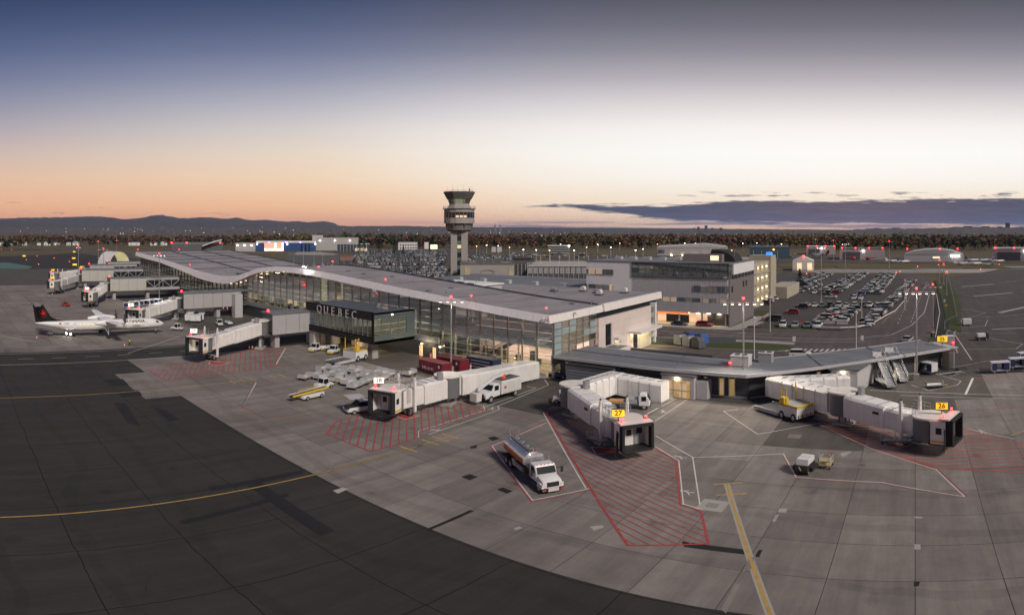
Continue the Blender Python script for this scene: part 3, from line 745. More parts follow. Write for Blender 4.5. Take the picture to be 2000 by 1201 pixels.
# ================================================================== TERRAIN, HILLS
def ridge(name, prof, D, depth, m_, zbase=-5, rough=0.0):
    """long hill whose skyline has the given rows when seen from the apron"""
    rng = random.Random(hash(name) % 1000 + 3)
    xs = []
    x = prof[0][0]
    while x <= prof[-1][0]: xs.append(x); x += 6
    def row(x):
        for (a, ya), (b, yb) in zip(prof, prof[1:]):
            if a <= x <= b:
                t_ = (x - a) / (b - a); t_ = t_ * t_ * (3 - 2 * t_); return ya + (yb - ya) * t_
        return prof[-1][1]
    rings = []
    for x in xs:
        zc = ZD(row(x), D) + rng.uniform(-1, 1) * rough
        r = []
        for k, (dd, hh) in enumerate(((-1, 0), (-.7, .22), (-.45, .5), (-.22, .82), (0, 1), (.3, .8), (1, 0))):
            q = GD(x, D + dd * depth + rng.uniform(-.05, .05) * depth); z = zbase + (zc - zbase) * hh * (1 + (rng.uniform(-.06, .06) if 0 < hh < 1 else 0))
            r.append((q[0], q[1], z))
        rings.append(r)
    return struct(MB().loft(rings, caps=False, closed=False).build(name, m_, smooth=True))


m_hill = M('wooded_hill', (0.075, 0.064, 0.055), 0.9, var=0.3, scale=0.004, fine=0.2)
m_plain = M('suburb_ground', (0.085, 0.07, 0.055), 0.9, var=0.35, scale=0.006, fine=0.3)
ridge('hills', [(-300, 430), (-100, 428), (0, 427), (55, 425), (100, 424.5), (160, 423), (200, 423), (245, 428), (270, 426), (300, 421), (312, 419.5), (330, 422), (352, 426), (400, 424.5), (440, 427), (460, 425), (490, 430), (511, 429), (540, 431), (560, 433), (580, 431.5), (600, 434), (618, 432.5), (635, 432), (650, 435), (664, 441), (700, 443), (2300, 452)], 9500, 2500, m_hill, rough=3)
ridge('hills', [(-300, 436), (0, 431), (60, 434), (150, 437), (200, 433), (250, 430), (300, 433), (380, 431), (450, 434), (540, 437), (700, 441.5), (760, 441), (900, 443), (1000, 446), (1100, 446), (1200, 448), (1300, 451), (2300, 452)], 7200, 1800, m_hill, rough=3)
ridge('hills', [(1100, 451), (1300, 450), (1450, 449), (1550, 448), (1650, 449), (1720, 446), (1800, 446), (1880, 443), (1960, 443.5), (2060, 442), (2300, 444)], 5200, 2200, m_plain, rough=3)
# gently rising suburb plain
pl = []
for r_, zl, zr in ((1500, -1, -1), (2200, 6, -1), (3200, 20, 2), (4400, 38, 6), (5600, 60, 10)):
    row = []
    for x in range(-300, 2301, 50):
        k = min(1, max(0, (x - 600) / 600)); p = GD(x, r_); row.append((p[0], p[1], zl + (zr - zl) * k + random.uniform(-1.5, 1.5)))
    pl.append(row)
struct(MB().loft(pl, caps=False, closed=False).build('suburb_plain', m_plain, smooth=True))


# ================================================================== WOODS (stuff) and far houses
def tree_mat():
    m = bpy.data.materials.new('autumn_foliage'); m.use_nodes = True; tr = m.node_tree; b = tr.nodes['Principled BSDF']
    at = nd(tr, 'ShaderNodeAttribute'); at.attribute_name = 'leaf'
    tr.links.new(at.outputs['Color'], b.inputs['Base Color']); b.inputs['Roughness'].default_value = 0.9; b.inputs['Specular IOR Level'].default_value = 0.1
    return m


m_leaf = tree_mat(); m_trunk = M('tree_bark', (0.05, 0.04, 0.033), 0.9)
PAL = [(0.070, 0.040, 0.022), (0.070, 0.034, 0.022), (0.058, 0.048, 0.018), (0.032, 0.038, 0.017), (0.05, 0.045, 0.02), (0.082, 0.056, 0.02), (0.026, 0.031, 0.017), (0.055, 0.038, 0.025), (0.068, 0.054, 0.024)]


def crown(vs, fs, cols, c, rx, rz, n, col, rng, leaf):
    tj = rng.uniform(1.7, 3.0)
    for _ in range(n):
        while True:
            p = [rng.uniform(-1, 1) for _ in range(3)]
            q = p[0] ** 2 + p[1] ** 2 + p[2] ** 2
            if 0.15 < q < 1: break
        # bumpy outline
        k = 0.75 + 0.3 * math.sin(5 * p[0] + c[0]) * math.sin(4 * p[2] + c[1])
        o = (c[0] + p[0] * rx * k, c[1] + p[1] * rx * k, c[2] + p[2] * rz * k)
        a = len(vs); s_ = leaf * rng.uniform(.6, 1.3)
        u = Vector((rng.uniform(-1, 1), rng.uniform(-1, 1), rng.uniform(-.6, .6))).normalized(); w = u.cross(Vector((rng.uniform(-.5, .5), rng.uniform(-.5, .5), 1))).normalized()
        for e, f_ in ((-1, -.6), (.9, -.8), (1.1, .7), (-.7, 1)):
            vs.append((o[0] + u.x * e * s_ + w.x * f_ * s_, o[1] + u.y * e * s_ + w.y * f_ * s_, o[2] + u.z * e * s_ + w.z * f_ * s_))
        fs.append((a, a + 1, a + 2, a + 3)); j = rng.uniform(.75, 1.25); cols.append((col[0] * j * tj, col[1] * j * tj, col[2] * j * tj, 1))


def leafmesh(name, vs, fs, cols):
    me = bpy.data.meshes.new(name); me.from_pydata(vs, [], fs); me.materials.append(m_leaf)
    at = me.attributes.new('leaf', 'FLOAT_COLOR', 'FACE'); at.data.foreach_set('color', [x for c in cols for x in c]); me.update(); return me


def wood(name, label, spots, seed, per=46, leaf=1.7):
    rng = random.Random(seed); vs, fs, cols = [], [], []
    for (x, y, h, col) in spots:
        r = h * rng.uniform(.22, .42)
        crown(vs, fs, cols, (x, y, h * .58), r, h * .44, per, col, rng, leaf)
        a = len(vs); t_ = .35
        vs += [(x - t_, y, -.3), (x + t_, y, -.3), (x + .1, y, h * .6), (x, y - t_, -.3), (x, y + t_, -.3), (x, y + .1, h * .6)]
        fs += [(a, a + 1, a + 2), (a + 3, a + 4, a + 5)]; cols += [(.05, .04, .033, 1)] * 2
    o = link(name, leafmesh(name, vs, fs, cols)); o['kind'] = 'stuff'; o['label'] = label; return o


def belt(x0, x1, y0, y1, n, h0, h1, seed, pal):
    rng = random.Random(seed); out = []
    for k in range(n):
        x = rng.uniform(x0, x1); u = rng.random(); d0 = H / math.tan((y0 - HY) / F); d1 = H / math.tan((y1 - HY) / F)
        d = d0 + (d1 - d0) * u; p = GD(x, d)
        zone = math.sin(x * .021 + seed) + math.sin(x * .0073 + 2 * seed) + rng.uniform(-1.1, 1.1)
        i = pal[int((zone + 3.1) / 6.2 * len(pal)) % len(pal)]
        out.append((p[0], p[1], rng.uniform(h0 * .6, h1) * (1.22 if rng.random() < .12 else 1), PAL[i]))
    return out


wood('woodland', 'autumn woodland in rust and olive behind the houses on the left', belt(-120, 480, 480, 467.5, 700, 11, 19, 1, [0, 3, 7, 1, 4, 0, 5, 8, 6]), 11)
wood('woodland', 'dark red and olive wood behind the lit blue hangar', belt(470, 905, 485, 471, 620, 15, 24, 2, [1, 0, 6, 7, 3, 1, 4, 5, 2]), 12)
wood('woodland', 'long autumn wood behind the tower and the right-hand hangars', belt(900, 1660, 486, 472, 1050, 16, 24, 3, [2, 5, 8, 7, 0, 1, 4, 3, 5]), 13)
wood('woodland', 'rust and dark green wood at the far right', belt(1600, 2120, 489, 474, 720, 15, 24, 4, [0, 1, 6, 7, 0, 3, 8, 1, 5]), 14)
wood('far_trees', 'scattered trees between far suburb houses below the hills', belt(-120, 1000, 464, 457.5, 1100, 9, 17, 5, [0, 7, 3, 4, 6, 8]), 15, per=10, leaf=3.2)
wood('far_trees', 'far trees on the plain below the city skyline', belt(950, 2120, 462, 456.5, 900, 9, 17, 6, [0, 7, 3, 4, 6, 8]), 16, per=10, leaf=3.2)
# far suburb: roofs and lit windows too small to tell apart
rng = random.Random(5); hb, hl = MB(), MB()
for k in range(900):
    x = rng.uniform(-100, 2100); d = rng.uniform(2000, 5400); p = GD(x, d); kk = min(1, max(0, (x - 600) / 600))
    z = (6 + (d - 2200) / 3400 * 54) * (1 - kk) + (max(0, d - 2200) / 3400 * 12) * kk
    w = rng.uniform(6, 17); hb.obox((p[0], p[1], z + 3), (w, 9, rng.uniform(4, 8)), rng.uniform(0, 3))
    if k % 9 == 0: hl.obox((p[0] - 8, p[1] - 8, z + 7), (2, 2, 1.6), 0)
o = struct(hb.build('far_houses', M('far_house_wall', (0.11, 0.095, 0.09), .8, var=.3, scale=.02)), 'stuff')
o = struct(hl.build('far_town_lights', lamp('town_light_glow', (1, .85, .62), 2.5)), 'stuff')

# ================================================================== HAZE
def make_haze():
    m = bpy.data.materials.new('haze_air'); m.use_nodes = True; tr = m.node_tree; tr.nodes.clear()
    out = nd(tr, 'ShaderNodeOutputMaterial'); pv = nd(tr, 'ShaderNodeVolumePrincipled')
    pv.inputs['Color'].default_value = (0.36, 0.56, 1.0, 1); pv.inputs['Density'].default_value = 3.0e-5; pv.inputs['Anisotropy'].default_value = 0.1
    tr.links.new(pv.outputs[0], out.inputs['Volume'])
    o = MB().box(-14500, 9500, -3500, 16500, -1.5, 330).build('haze', m); o['kind'] = 'stuff'
make_haze()
# ================================================================== TERMINAL
TOP = [(-284, 16.7), (-264.5, 15.6), (-249, 14.75), (-238, 14.1), (-226, 13.3), (-215.6, 12.5), (-205.7, 11.9), (-196.6, 11.55), (-188, 11.5), (-180.7, 11.85), (-174.8, 12.6), (-169.5, 13.7), (-164.4, 14.9), (-159.6, 15.75), (-153.5, 16.35), (-147.8, 16.6), (-142.4, 16.68), (-137, 16.56), (-132, 16.4), (-125, 16.08), (-117, 15.55), (-109, 15.0), (-102, 14.5), (-95, 14.05), (-89, 13.65), (-80.7, 13.05), (-75.5, 12.68), (-70.5, 12.35), (-60, 11.75)]
BOT = [(-284, 14.85), (-264.5, 13.8), (-250, 13.25), (-238, 12.3), (-226, 11.3), (-215.6, 10.35), (-205.7, 9.35), (-196.6, 8.9), (-188, 8.9), (-180.3, 9.4), (-176.6, 10.15), (-173, 11.05), (-167.8, 12.5), (-162.8, 13.8), (-158, 14.5), (-152, 15.05), (-145, 15.22), (-138.5, 15.15), (-132, 14.98), (-125, 14.58), (-117, 14.05), (-109, 13.5), (-102, 13.06), (-95, 12.65), (-89, 12.3), (-80.7, 11.7), (-75.5, 11.35), (-70.5, 10.98), (-60, 10.34)]


def curve(tab, x):
    if x <= tab[0][0]: return tab[0][1]
    if x >= tab[-1][0]: return tab[-1][1]
    for i in range(len(tab) - 1):
        if tab[i][0] <= x <= tab[i + 1][0]:
            p0 = tab[max(i - 1, 0)]; p1 = tab[i]; p2 = tab[i + 1]; p3 = tab[min(i + 2, len(tab) - 1)]
            t_ = (x - p1[0]) / (p2[0] - p1[0]); h = p2[0] - p1[0]
            s1 = (p2[1] - p0[1]) / (p2[0] - p0[0]) * h; s2 = (p3[1] - p1[1]) / (p3[0] - p1[0]) * h
            return (2 * t_ ** 3 - 3 * t_ ** 2 + 1) * p1[1] + (t_ ** 3 - 2 * t_ ** 2 + t_) * s1 + (-2 * t_ ** 3 + 3 * t_ ** 2) * p2[1] + (t_ ** 3 - t_ ** 2) * s2


ztop = lambda x: curve(TOP, x)
zbot = lambda x: curve(BOT, x)
FY = 90.0
m_roof = M('grey_membrane_roof', (0.275, 0.255, 0.268), 0.75, var=0.24, scale=0.10, fine=0.06, streak=(.45, .05, .1, .28))
m_roof2 = M('blue_grey_membrane_roof', (0.15, 0.16, 0.18), 0.7, var=0.12, scale=0.3)
m_seam = M('dark_roof_seam', (0.055, 0.065, 0.085), 0.7, var=0.15)
m_fascia = M('silver_white_fascia', (0.74, 0.72, 0.75), 0.38, var=0.05, scale=0.6, streak=(1.5, 1.5, .25, .12))
m_fascia2 = M('pale_warm_fascia', (0.72, 0.68, 0.66), 0.4, var=0.05, scale=0.6)
m_mull = M('mullion_metal', (0.20, 0.20, 0.19), 0.45, metal=0.3, var=0.06)
m_tran = M('transom_metal', (0.34, 0.34, 0.35), 0.4, metal=0.3, var=0.06)
m_dwall = M('charcoal_cladding', (0.045, 0.05, 0.058), 0.6, var=0.12, scale=0.6)
m_band = M('grey_spandrel', (0.24, 0.25, 0.27), 0.5, var=0.08)
g_blind = glass('blind_glass', (0.75, 0.8, 0.78), refl=0.20, body=0.84, bodycol=(0.60, 0.66, 0.62))
g_blind2 = glass('bluish_blind_glass', (0.7, 0.8, 0.8), refl=0.22, body=0.84, bodycol=(0.43, 0.53, 0.52))
g_clear = glass('clear_glass', (0.84, 0.88, 0.84), refl=0.05)
g_haze = glass('hazy_glass', (0.8, 0.84, 0.78), refl=0.12, body=0.30, bodycol=(0.45, 0.47, 0.42))


def lit_wall(name, cols, strength, scx=0.4, scz=0.5):
    """room surface with lamplight put in as glow: bays and shelves of different tone"""
    cols = [(r, g * .88, b * 1.2) for r, g, b in cols]
    m = bpy.data.materials.new(name); m.use_nodes = True; tr = m.node_tree; b = tr.nodes['Principled BSDF']
    ge = nd(tr, 'ShaderNodeNewGeometry'); mp = nd(tr, 'ShaderNodeMapping'); mp.inputs['Scale'].default_value = (scx, scx, scz)
    tr.links.new(ge.outputs['Position'], mp.inputs['Vector'])
    vo = nd(tr, 'ShaderNodeTexVoronoi'); vo.inputs['Randomness'].default_value = 0.0; vo.inputs['Scale'].default_value = 1.0; tr.links.new(mp.outputs[0], vo.inputs['Vector'])
    sepc = nd(tr, 'ShaderNodeSeparateColor'); tr.links.new(vo.outputs['Color'], sepc.inputs[0])
    c = ramp(tr, sepc.outputs[0], [(i / max(1, len(cols) - 1), (*q, 1)) for i, q in enumerate(cols)], 'CONSTANT' if len(cols) > 3 else 'LINEAR')
    tr.links.new(c, b.inputs['Base Color']); tr.links.new(c, b.inputs['Emission Color']); b.inputs['Emission Strength'].default_value = strength  # the surface itself glows to stand for lamplight on it
    b.inputs['Roughness'].default_value = 0.8; MATS[name] = m; return m


m_lounge = lit_wall('lit_lounge_wall', [(0.30, 0.22, 0.10), (0.05, 0.045, 0.03), (0.55, 0.42, 0.20), (0.14, 0.12, 0.06), (0.42, 0.33, 0.16), (0.08, 0.075, 0.05)], 3.6, .55, .6)
m_hall = lit_wall('lit_hall_wall', [(0.38, 0.29, 0.17), (0.46, 0.36, 0.22), (0.30, 0.225, 0.13)], 2.2, .3, .4)
m_hall2 = lit_wall('lit_concourse_wall', [(0.20, 0.16, 0.09), (0.03, 0.03, 0.02), (0.40, 0.31, 0.16), (0.07, 0.065, 0.04), (0.28, 0.22, 0.12), (0.12, 0.10, 0.06)], 2.8, .35, .45)
m_floorin = M('polished_glow_floor', (0.30, 0.26, 0.18), 0.3, var=0.1, emit=0.5, ecol=(0.35, 0.27, 0.14))  # floor glows warm in place of room light falling on it
m_column = M('interior_column', (0.5, 0.48, 0.42), 0.5, var=0.05, emit=0.7, ecol=(0.5, 0.42, 0.25))  # columns carry the hall's warm light as their own glow
m_bright = lamp('bright_lit_window', (1.0, 0.86, 0.58), 0.85)

term = thing('airport_terminal', 'long glass airport terminal with a wave-shaped roof and white fascia', 'terminal', (-170, FY, 0))


def tb(mb, name, m_, smooth=False, parent=None):
    if parent is None: return mb.build(name, m_, None, smooth, world=term)
    l = term.location; mb.v = [(x - l[0], y - l[1], z - l[2]) for x, y, z in mb.v]; return mb.build(name, m_, parent, smooth)


# roof wings
def roofwing(x0, x1, y0, y1, dz=-.12):
    n = max(2, int((x1 - x0) / 2)); rings = []
    for i in range(n + 1):
        x = x0 + (x1 - x0) * i / n; z = ztop(x) + dz
        rings.append([(x, y0, z), (x, y1, z), (x, y1, z - .9), (x, y0, z - .9)])
    return MB().loft(rings)


rl = tb(roofwing(-284, -166, 88.9, 140), 'roof', m_roof, True); rl['label'] = 'broad left roof wing falling to a valley'
rr = tb(roofwing(-166, -60.2, 88.9, 107), 'roof', m_roof, True); rr['label'] = 'right roof wing falling from the crest to the corner'
lowr = tb(MB().box(-118, -60.3, 107.1, 136, 10.7, 11.62), 'roof', m_roof); lowr['label'] = 'flat rear roof behind the seam'


def roofbar(y, x0, x1, w, h, nm='roof_seam', m_=m_seam, step=3):
    mb = MB(); x = x0; prev = None
    while x <= x1 + .01:
        p = (x, y, ztop(x) - .05)
        if prev: mb.bar(prev, p, w, h)
        prev = p; x += step
    return tb(mb, nm, m_)


roofbar(107.0, -284, -166, .7, .35); roofbar(124.0, -284, -190, .7, .35); roofbar(139.8, -284, -166, .8, .5)
roofbar(107.2, -166, -60.4, .6, .45)
for xs in (-272, -258, -246, -232, -214):
    tb(MB().bar((xs, 89.5, ztop(xs) - .02), (xs, 139.5, ztop(xs) - .02), .55, .2), 'roof_seam', m_seam)
# rear clerestory vents along the ridge
for k in range(15):
    x = -140 + k * 3.2
    tb(MB().obox((x, 107.6, ztop(x) + .08), (1.7, .8, .5)), 'roof_vent', m_dgrey)
tb(MB().bar((-146, 108.2, 15.2), (-92, 108.2, 13.2), .08, .08), 'rear_rail', m_galv)
for k in range(16):
    x = -145 + k * 3.4; tb(MB().tube((x, 108.2, 11.5), (x, 108.2, ztop(x) + 1.3), .05, n=5), 'rear_post', m_galv)
# fascia panels: front
XS = [-60.0 - 3.4 * k for k in range(66)] + [-284.2]
for a, b in zip(XS, XS[1:]):
    a_, b_ = b + .035, a - .035
    ro = [(a_, 88.25, zbot(a_)), (b_, 88.25, zbot(b_)), (b_, 88.75, ztop(b_)), (a_, 88.75, ztop(a_))]
    ri = [(x, y + .18, z) for x, y, z in ro]
    tb(MB().loft([ro, ri]), 'fascia_panel', m_fascia)
tb(MB().loft([[(x, 88.4, zbot(x) + .03), (x, 90.4, zbot(x) + .03), (x, 90.4, zbot(x) + .2), (x, 88.4, zbot(x) + .2)] for x in [-284 + 2 * k for k in range(113)] if x <= -60.2]), 'soffit', M('warm_soffit', (0.30, 0.26, 0.20), .6))
# fascia panels: right-hand side
yy = [88.3 + 2.75 * k for k in range(8)]
for a, b in zip(yy, yy[1:]):
    tb(MB().loft([[(-59.75, a + .02, 10.33), (-59.75, b - .02, 10.33), (-59.95, b - .02, 11.72), (-59.95, a + .02, 11.72)], [(-60.1, a + .02, 10.33), (-60.1, b - .02, 10.33), (-60.2, b - .02, 11.72), (-60.2, a + .02, 11.72)]]), 'fascia_panel', m_fascia2)
yy = [107.2 + 2.85 * k for k in range(11)]
for a, b in zip(yy, yy[1:]):
    tb(MB().loft([[(-59.3, a + .02, 10.4), (-59.3, b - .02, 10.4), (-59.5, b - .02, 11.95), (-59.5, a + .02, 11.95)], [(-60.1, a + .02, 10.4), (-60.1, b - .02, 10.4), (-60.2, b - .02, 11.95), (-60.2, a + .02, 11.95)]]), 'fascia_panel', m_fascia2)
# façade: base walls
tb(MB().box(-284, -172, 89.8, 90.2, 0, 3.9), 'base_wall', m_dwall); tb(MB().box(-172, -118, 89.8, 90.2, 0, 3.3), 'base_wall', m_dwall)
tb(MB().box(-118, -88, 89.8, 90.2, 0, 3.3), 'base_wall', m_dwall)
for k in range(17): tb(MB().box(-172 + k * 3.2 + .02, -172 + (k + 1) * 3.2 - .02, 89.62, 89.79, 3.32, 4.5), 'spandrel_panel', m_band)
for k in range(9): tb(MB().box(-117.6 + k * 3.3 + .02, -117.6 + (k + 1) * 3.3 - .02, 89.62, 89.79, 3.32, 4.4), 'spandrel_panel', m_band)
# glazing grid
COLW, ROWH = 3.35, 1.36
unit_b = MB().box(.05, .95, -.02, .02, .04, .96).mesh('pane', g_blind)
unit_b2 = MB().box(.05, .95, -.02, .02, .04, .96).mesh('pane', g_blind2)
unit_c = MB().box(.05, .95, -.02, .02, .04, .96).mesh('pane', g_clear)
unit_h = MB().box(.05, .95, -.02, .02, .04, .96).mesh('pane', g_haze)
panes = []; cnt = 0; stuffp = MB()
rng = random.Random(21)
ncol = int(224 / COLW)
for i in range(ncol):
    x1 = -60.2 - i * COLW; x0 = x1 - COLW; xm = (x0 + x1) / 2
    z0 = 0.1 if xm > -88 else (4.45 if xm > -172 else 3.95)
    zt = min(zbot(x0), zbot(x1)) + .1; k = 0
    tb(MB().box(x1 - .045, x1 + .045, 89.72, 90.12, z0, zbot(x1) + .1), 'mullion', m_mull)
    z = z0
    while z < zt - .15:
        h = min(ROWH, zt - z); zc = z + h / 2
        if xm < -172: kind = unit_h
        elif xm > -88: kind = unit_c if zc < 5.6 else (unit_b2 if rng.random() < .7 else unit_b)
        else:
            kind = unit_c if (zc < 6.5 and xm < -118) else unit_b
            if -104 < xm < -88: kind = unit_b2 if zc > 6 else unit_h
            if zc > zt - 1.0 and -165 < xm < -125: kind = unit_c
        if -132 < xm < -128.6 or -122.6 < xm < -119: kind = unit_c
        if cnt < 296 and xm > -172:
            o = link('pane', kind, term); o.location = (x0 + 170, 0, z); o.scale = (COLW, 1, h); cnt += 1
        else: stuffp.box(x0 + .05, x1 - .05, 89.98, 90.02, z + .04, z + h - .04)
        z += h
tb(stuffp, 'glazing', g_haze)['kind'] = 'stuff'
for k in range(11):          # transoms follow the glazing up to the roof line
    for (xa, xb, z0) in ((-88, -60.2, .1), (-172, -88, 4.45), (-284, -172, 3.95)):
        z = z0 + k * ROWH; mb = MB(); x = xa
        while x < xb:
            x2 = min(x + COLW, xb)
            ok = zbot(x) > z and zbot(x2) > z
            if ok: mb.box(x, x2, 89.70, 89.80, z - .05, z + .05)
            x = x2
            if mb.v and (not ok or x >= xb): tb(mb, 'transom', m_tran); mb = MB()
# right-hand side glazing (X = -60)
for i in range(6):
    y0 = 90.1 + i * 2.5; y1 = y0 + 2.5
    tb(MB().box(-60.12, -59.95, y0 - .05, y0 + .05, .1, 10.4), 'mullion', m_mull)
    for k in range(8):
        z = .1 + k * 1.29
        if i >= 3 and z < 4: continue
        kind = g_blind2 if (i == 0 and z > 2.6) or (i in (4,) and k in (3, 5)) else (g_clear if z < 4 or rng.random() < .85 else g_blind2)
        if cnt < 330: tb(MB().box(-60.05, -60.01, y0 + .08, y1 - .08, z + .05, z + 1.24), 'pane', kind); cnt += 1
for k in range(9): tb(MB().box(-60.02, -59.84, 89.9, 105.1, .05 + k * 1.29, .15 + k * 1.29), 'transom', m_tran)
tb(MB().box(-60.1, -59.9, 97.6, 105.1, 0, 4.0), 'base_wall', m_black)
# stone side wall
for j in range(9):
    for k in range(6):
        y0 = 105.2 + j * 2.75; z0 = .02 + k * 1.53
        if j == 1 and 2 <= k <= 4: continue
        tb(MB().box(-60.4, -59.55 + rng.uniform(-.012, .012), y0 + .012, y0 + 2.738, z0 + .012, z0 + 1.518), 'cladding_panel', M('pale_stone_cladding', (0.62, 0.54, 0.50), .75, var=.10, scale=.35, fine=.05))
tb(MB().box(-60.6, -60.3, 105.2, 130, 0, 9.2), 'backing_wall', m_dgrey)
for k in range(3): tb(MB().box(-60.3, -59.75, 108.1 + k * .95, 108.7 + k * .95, 3.2, 7.6), 'slot_window', m_dark_glass)
for k in range(2):
    tb(MB().box(-60.4, -59.6, 107.96 + k * 2.6 - .0, 108.06 + k * 2.6, 3.08, 7.7), 'slot_frame', m_fascia2)
for k in range(8): tb(MB().box(-60.3, -59.85, 130.1, 132.0, .3 + k * 1.2, 1.4 + k * 1.2), 'pane', g_blind2 if k % 2 else g_haze)
tb(MB().box(-60.3, -59.5, 132.1, 133.0, 0, 9.6), 'end_pier', m_fascia2)
tb(MB().box(-60.5, -60.0, 105.2, 133, 9.2, 10.4), 'clerestory', m_dark_glass)
cn = tb(MB().box(-60, -56.6, 118.2, 129.6, 4.3, 4.8), 'canopy', m_fascia2); tb(MB().box(-59.4, -57.2, 119, 129, 4.2, 4.29), 'canopy_light', lamp('canopy_glow', (1, .84, .56), 7), parent=cn)
tb(MB().box(-59.7, -59.4, 120.6, 122.4, 0, 3.9), 'door', m_dark_glass); tb(MB().box(-59.7, -59.4, 123.2, 128.8, 0, 4.0), 'roller_door', M('lit_roller_door', (0.45, 0.42, 0.32), .6, var=.05))
tb(MB().box(-60, -55.8, 106.2, 111.5, 2.5, 3.0), 'porch_roof', m_roof2); tb(MB().box(-56.1, -55.75, 106.2, 111.6, 2.2, 3.05), 'porch_fascia', m_fascia2)
tb(MB().box(-59.9, -58.4, 111.4, 114.4, 3.9, 4.5), 'small_canopy', m_fascia2); tb(MB().box(-59.4, -58.8, 112.0, 114.0, 3.82, 3.9), 'canopy_light', lamp('canopy_glow', (1, .84, .56), 7))
# rear bulk, floors and what is seen through the glass
tb(MB().box(-117.5, -60.7, 107.3, 135.5, 0, 10.6), 'rear_block', m_lgrey); tb(MB().box(-284, -172.5, 106.6, 139, 0, 8.8), 'rear_block', m_lgrey)
tb(MB().box(-172.4, -117.6, 106.6, 118, 0, 10.5), 'rear_block', m_lgrey)
tb(MB().box(-283.5, -88.2, 90.3, 106.4, 3.4, 4.2), 'upper_floor', m_floorin); tb(MB().box(-88, -60.7, 90.4, 107.2, .0, .08), 'hall_floor', m_floorin)
tb(MB().box(-283.5, -172.5, 105.6, 106.4, 4.2, 9.0), 'interior_wall', m_hall2)
tb(MB().box(-283.5, -176, 97, 97.3, 4.2, 8.4), 'shop_partition', m_hall2)
tb(MB().box(-172, -100, 98.5, 98.9, 4.2, 9), 'interior_wall', m_lounge)
tb(MB().box(-99, -60.8, 103.2, 103.6, .08, 10.4), 'interior_wall', m_hall)
tb(MB().box(-88.4, -88, 90.4, 103.2, .1, 11.5), 'interior_wall', m_dwall)
tb(MB().box(-87.9, -66, 92.5, 103.1, 5.6, 6.0), 'mezzanine', m_hall)
for x in range(-168, -88, 8): tb(MB().tube((x, 92.2, 4.2), (x, 92.2, zbot(x)), .28, n=8), 'interior_column', m_column)
for x in range(-280, -172, 6): tb(MB().tube((x, 91.6, 4.2), (x, 91.6, zbot(x)), .22, n=8), 'interior_column', m_column)
for x in (-85, -81, -77, -73, -69, -65): tb(MB().tube((x, 91.6, .1), (x, 91.6, zbot(x)), .2, n=8), 'interior_column', m_column)
tb(MB().box(-131.9, -128.7, 90.5, 90.6, 6, 14.6), 'lit_partition', m_bright); tb(MB().box(-122.5, -119.2, 90.5, 90.6, 6, 13.9), 'lit_partition', m_bright)
for k in range(26):      # ceiling lamps
    x = -280 + k * 4.2; tb(MB().obox((x, 94 + (k % 3) * 3, zbot(x) - .5), (1.2, .25, .12)), 'ceiling_lamp', m_warm)
for k in range(9): tb(MB().obox((-86 + k * 3, 93.5, 5.45), (1.4, .3, .1)), 'ceiling_lamp', m_warm)
for k in range(14): tb(MB().obox((-168 + k * 5, 93, zbot(-168 + k * 5) - .35), (2.4, .5, .15)), 'ceiling_lamp', m_warm)
for k in range(9): tb(MB().box(-87 + k * 2.9, -86.2 + k * 2.9, 98 + (k % 3), 98.8 + (k % 3), .1, 1.2 + (k % 2) * .9), 'hall_furniture', m_dwall)
tb(MB().box(-87.9, -66, 92.45, 92.52, 6.0, 7.0), 'balustrade', m_dark_glass)
# escalator in the hall
es = tb(MB().loft([[(-80, 92.6, .2), (-80, 93.8, .2), (-80, 93.8, .9), (-80, 92.6, .9)], [(-71.5, 92.6, 4.7), (-71.5, 93.8, 4.7), (-71.5, 93.8, 5.5), (-71.5, 92.6, 5.5)]]), 'escalator', m_dgrey)
for y_ in (92.55, 93.85): tb(MB().bar((-80, y_, 1.5), (-71.5, y_, 6.0), .12, .12), 'handrail', m_galv, parent=es)
for k in range(20): tb(MB().obox((-79.6 + k * .42, 93.2, .6 + k * .222 + .25), (.3, 1.0, .1)), 'step', m_lgrey, parent=es)
# things on the roof edge: cameras, gooseneck vents
for px, py in ((702, 539), (815, 568), (857, 570), (1062, 601), (640, 530), (425, 532), (1155, 590)):
    p = G(px, py + 6, ztop(-100) - .6) if px < 1100 else G(px, py + 6, 11.6)
    v_ = MB(); x, y = p[0], max(p[1], 89.6); z = ztop(x) - .12 if px < 1100 else 11.6
    v_.tube((x, y, z), (x, y, z + .7), .09, n=6).tube((x, y, z + .7), (x + .35, y, z + .85), .09, n=6).tube((x + .35, y, z + .85), (x + .6, y, z + .55), .09, n=6)
    tb(v_, 'gooseneck_vent', m_galv)
for x in (-61, -60.3):
    tb(MB().ball((x, 88.1, 11.2), .18).bar((x, 88.1, 11.3), (x, 88.7, 11.5), .08), 'camera_dome', m_white, True)
for (x, y) in ((-61.5, 89.8), (-79, 89.6), (-104.5, 89.6), (-131, 89.6), (-149, 107), (-218, 89.8), (-284, 89.6), (-281, 110)):
    b_ = tb(MB().tube((x, y, ztop(x) - .1), (x, y, ztop(x) + .9), .05, n=6), 'beacon_post', m_galv)
    tb(MB().ball((x, y, ztop(x) + 1.05), .16, 8, 5), 'red_beacon', m_redlamp, parent=b_)
for k, (x, y, h) in enumerate(((-166, 104, 4), (-170, 106, 3), (-178, 104, 5), (-184, 105, 4), (-190, 104, 3.6), (-162, 105, 6), (-156, 105, 4.5), (-197, 100, 4), (-202, 98, 5), (-150, 104, 3.6))):
    tb(MB().tube((x, y, ztop(x) - .2), (x, y, ztop(x) + h), .07, .04, n=5).obox((x, y, ztop(x) + .1), (.8, .8, .4)), 'roof_mast', m_galv)
rng = random.Random(12)
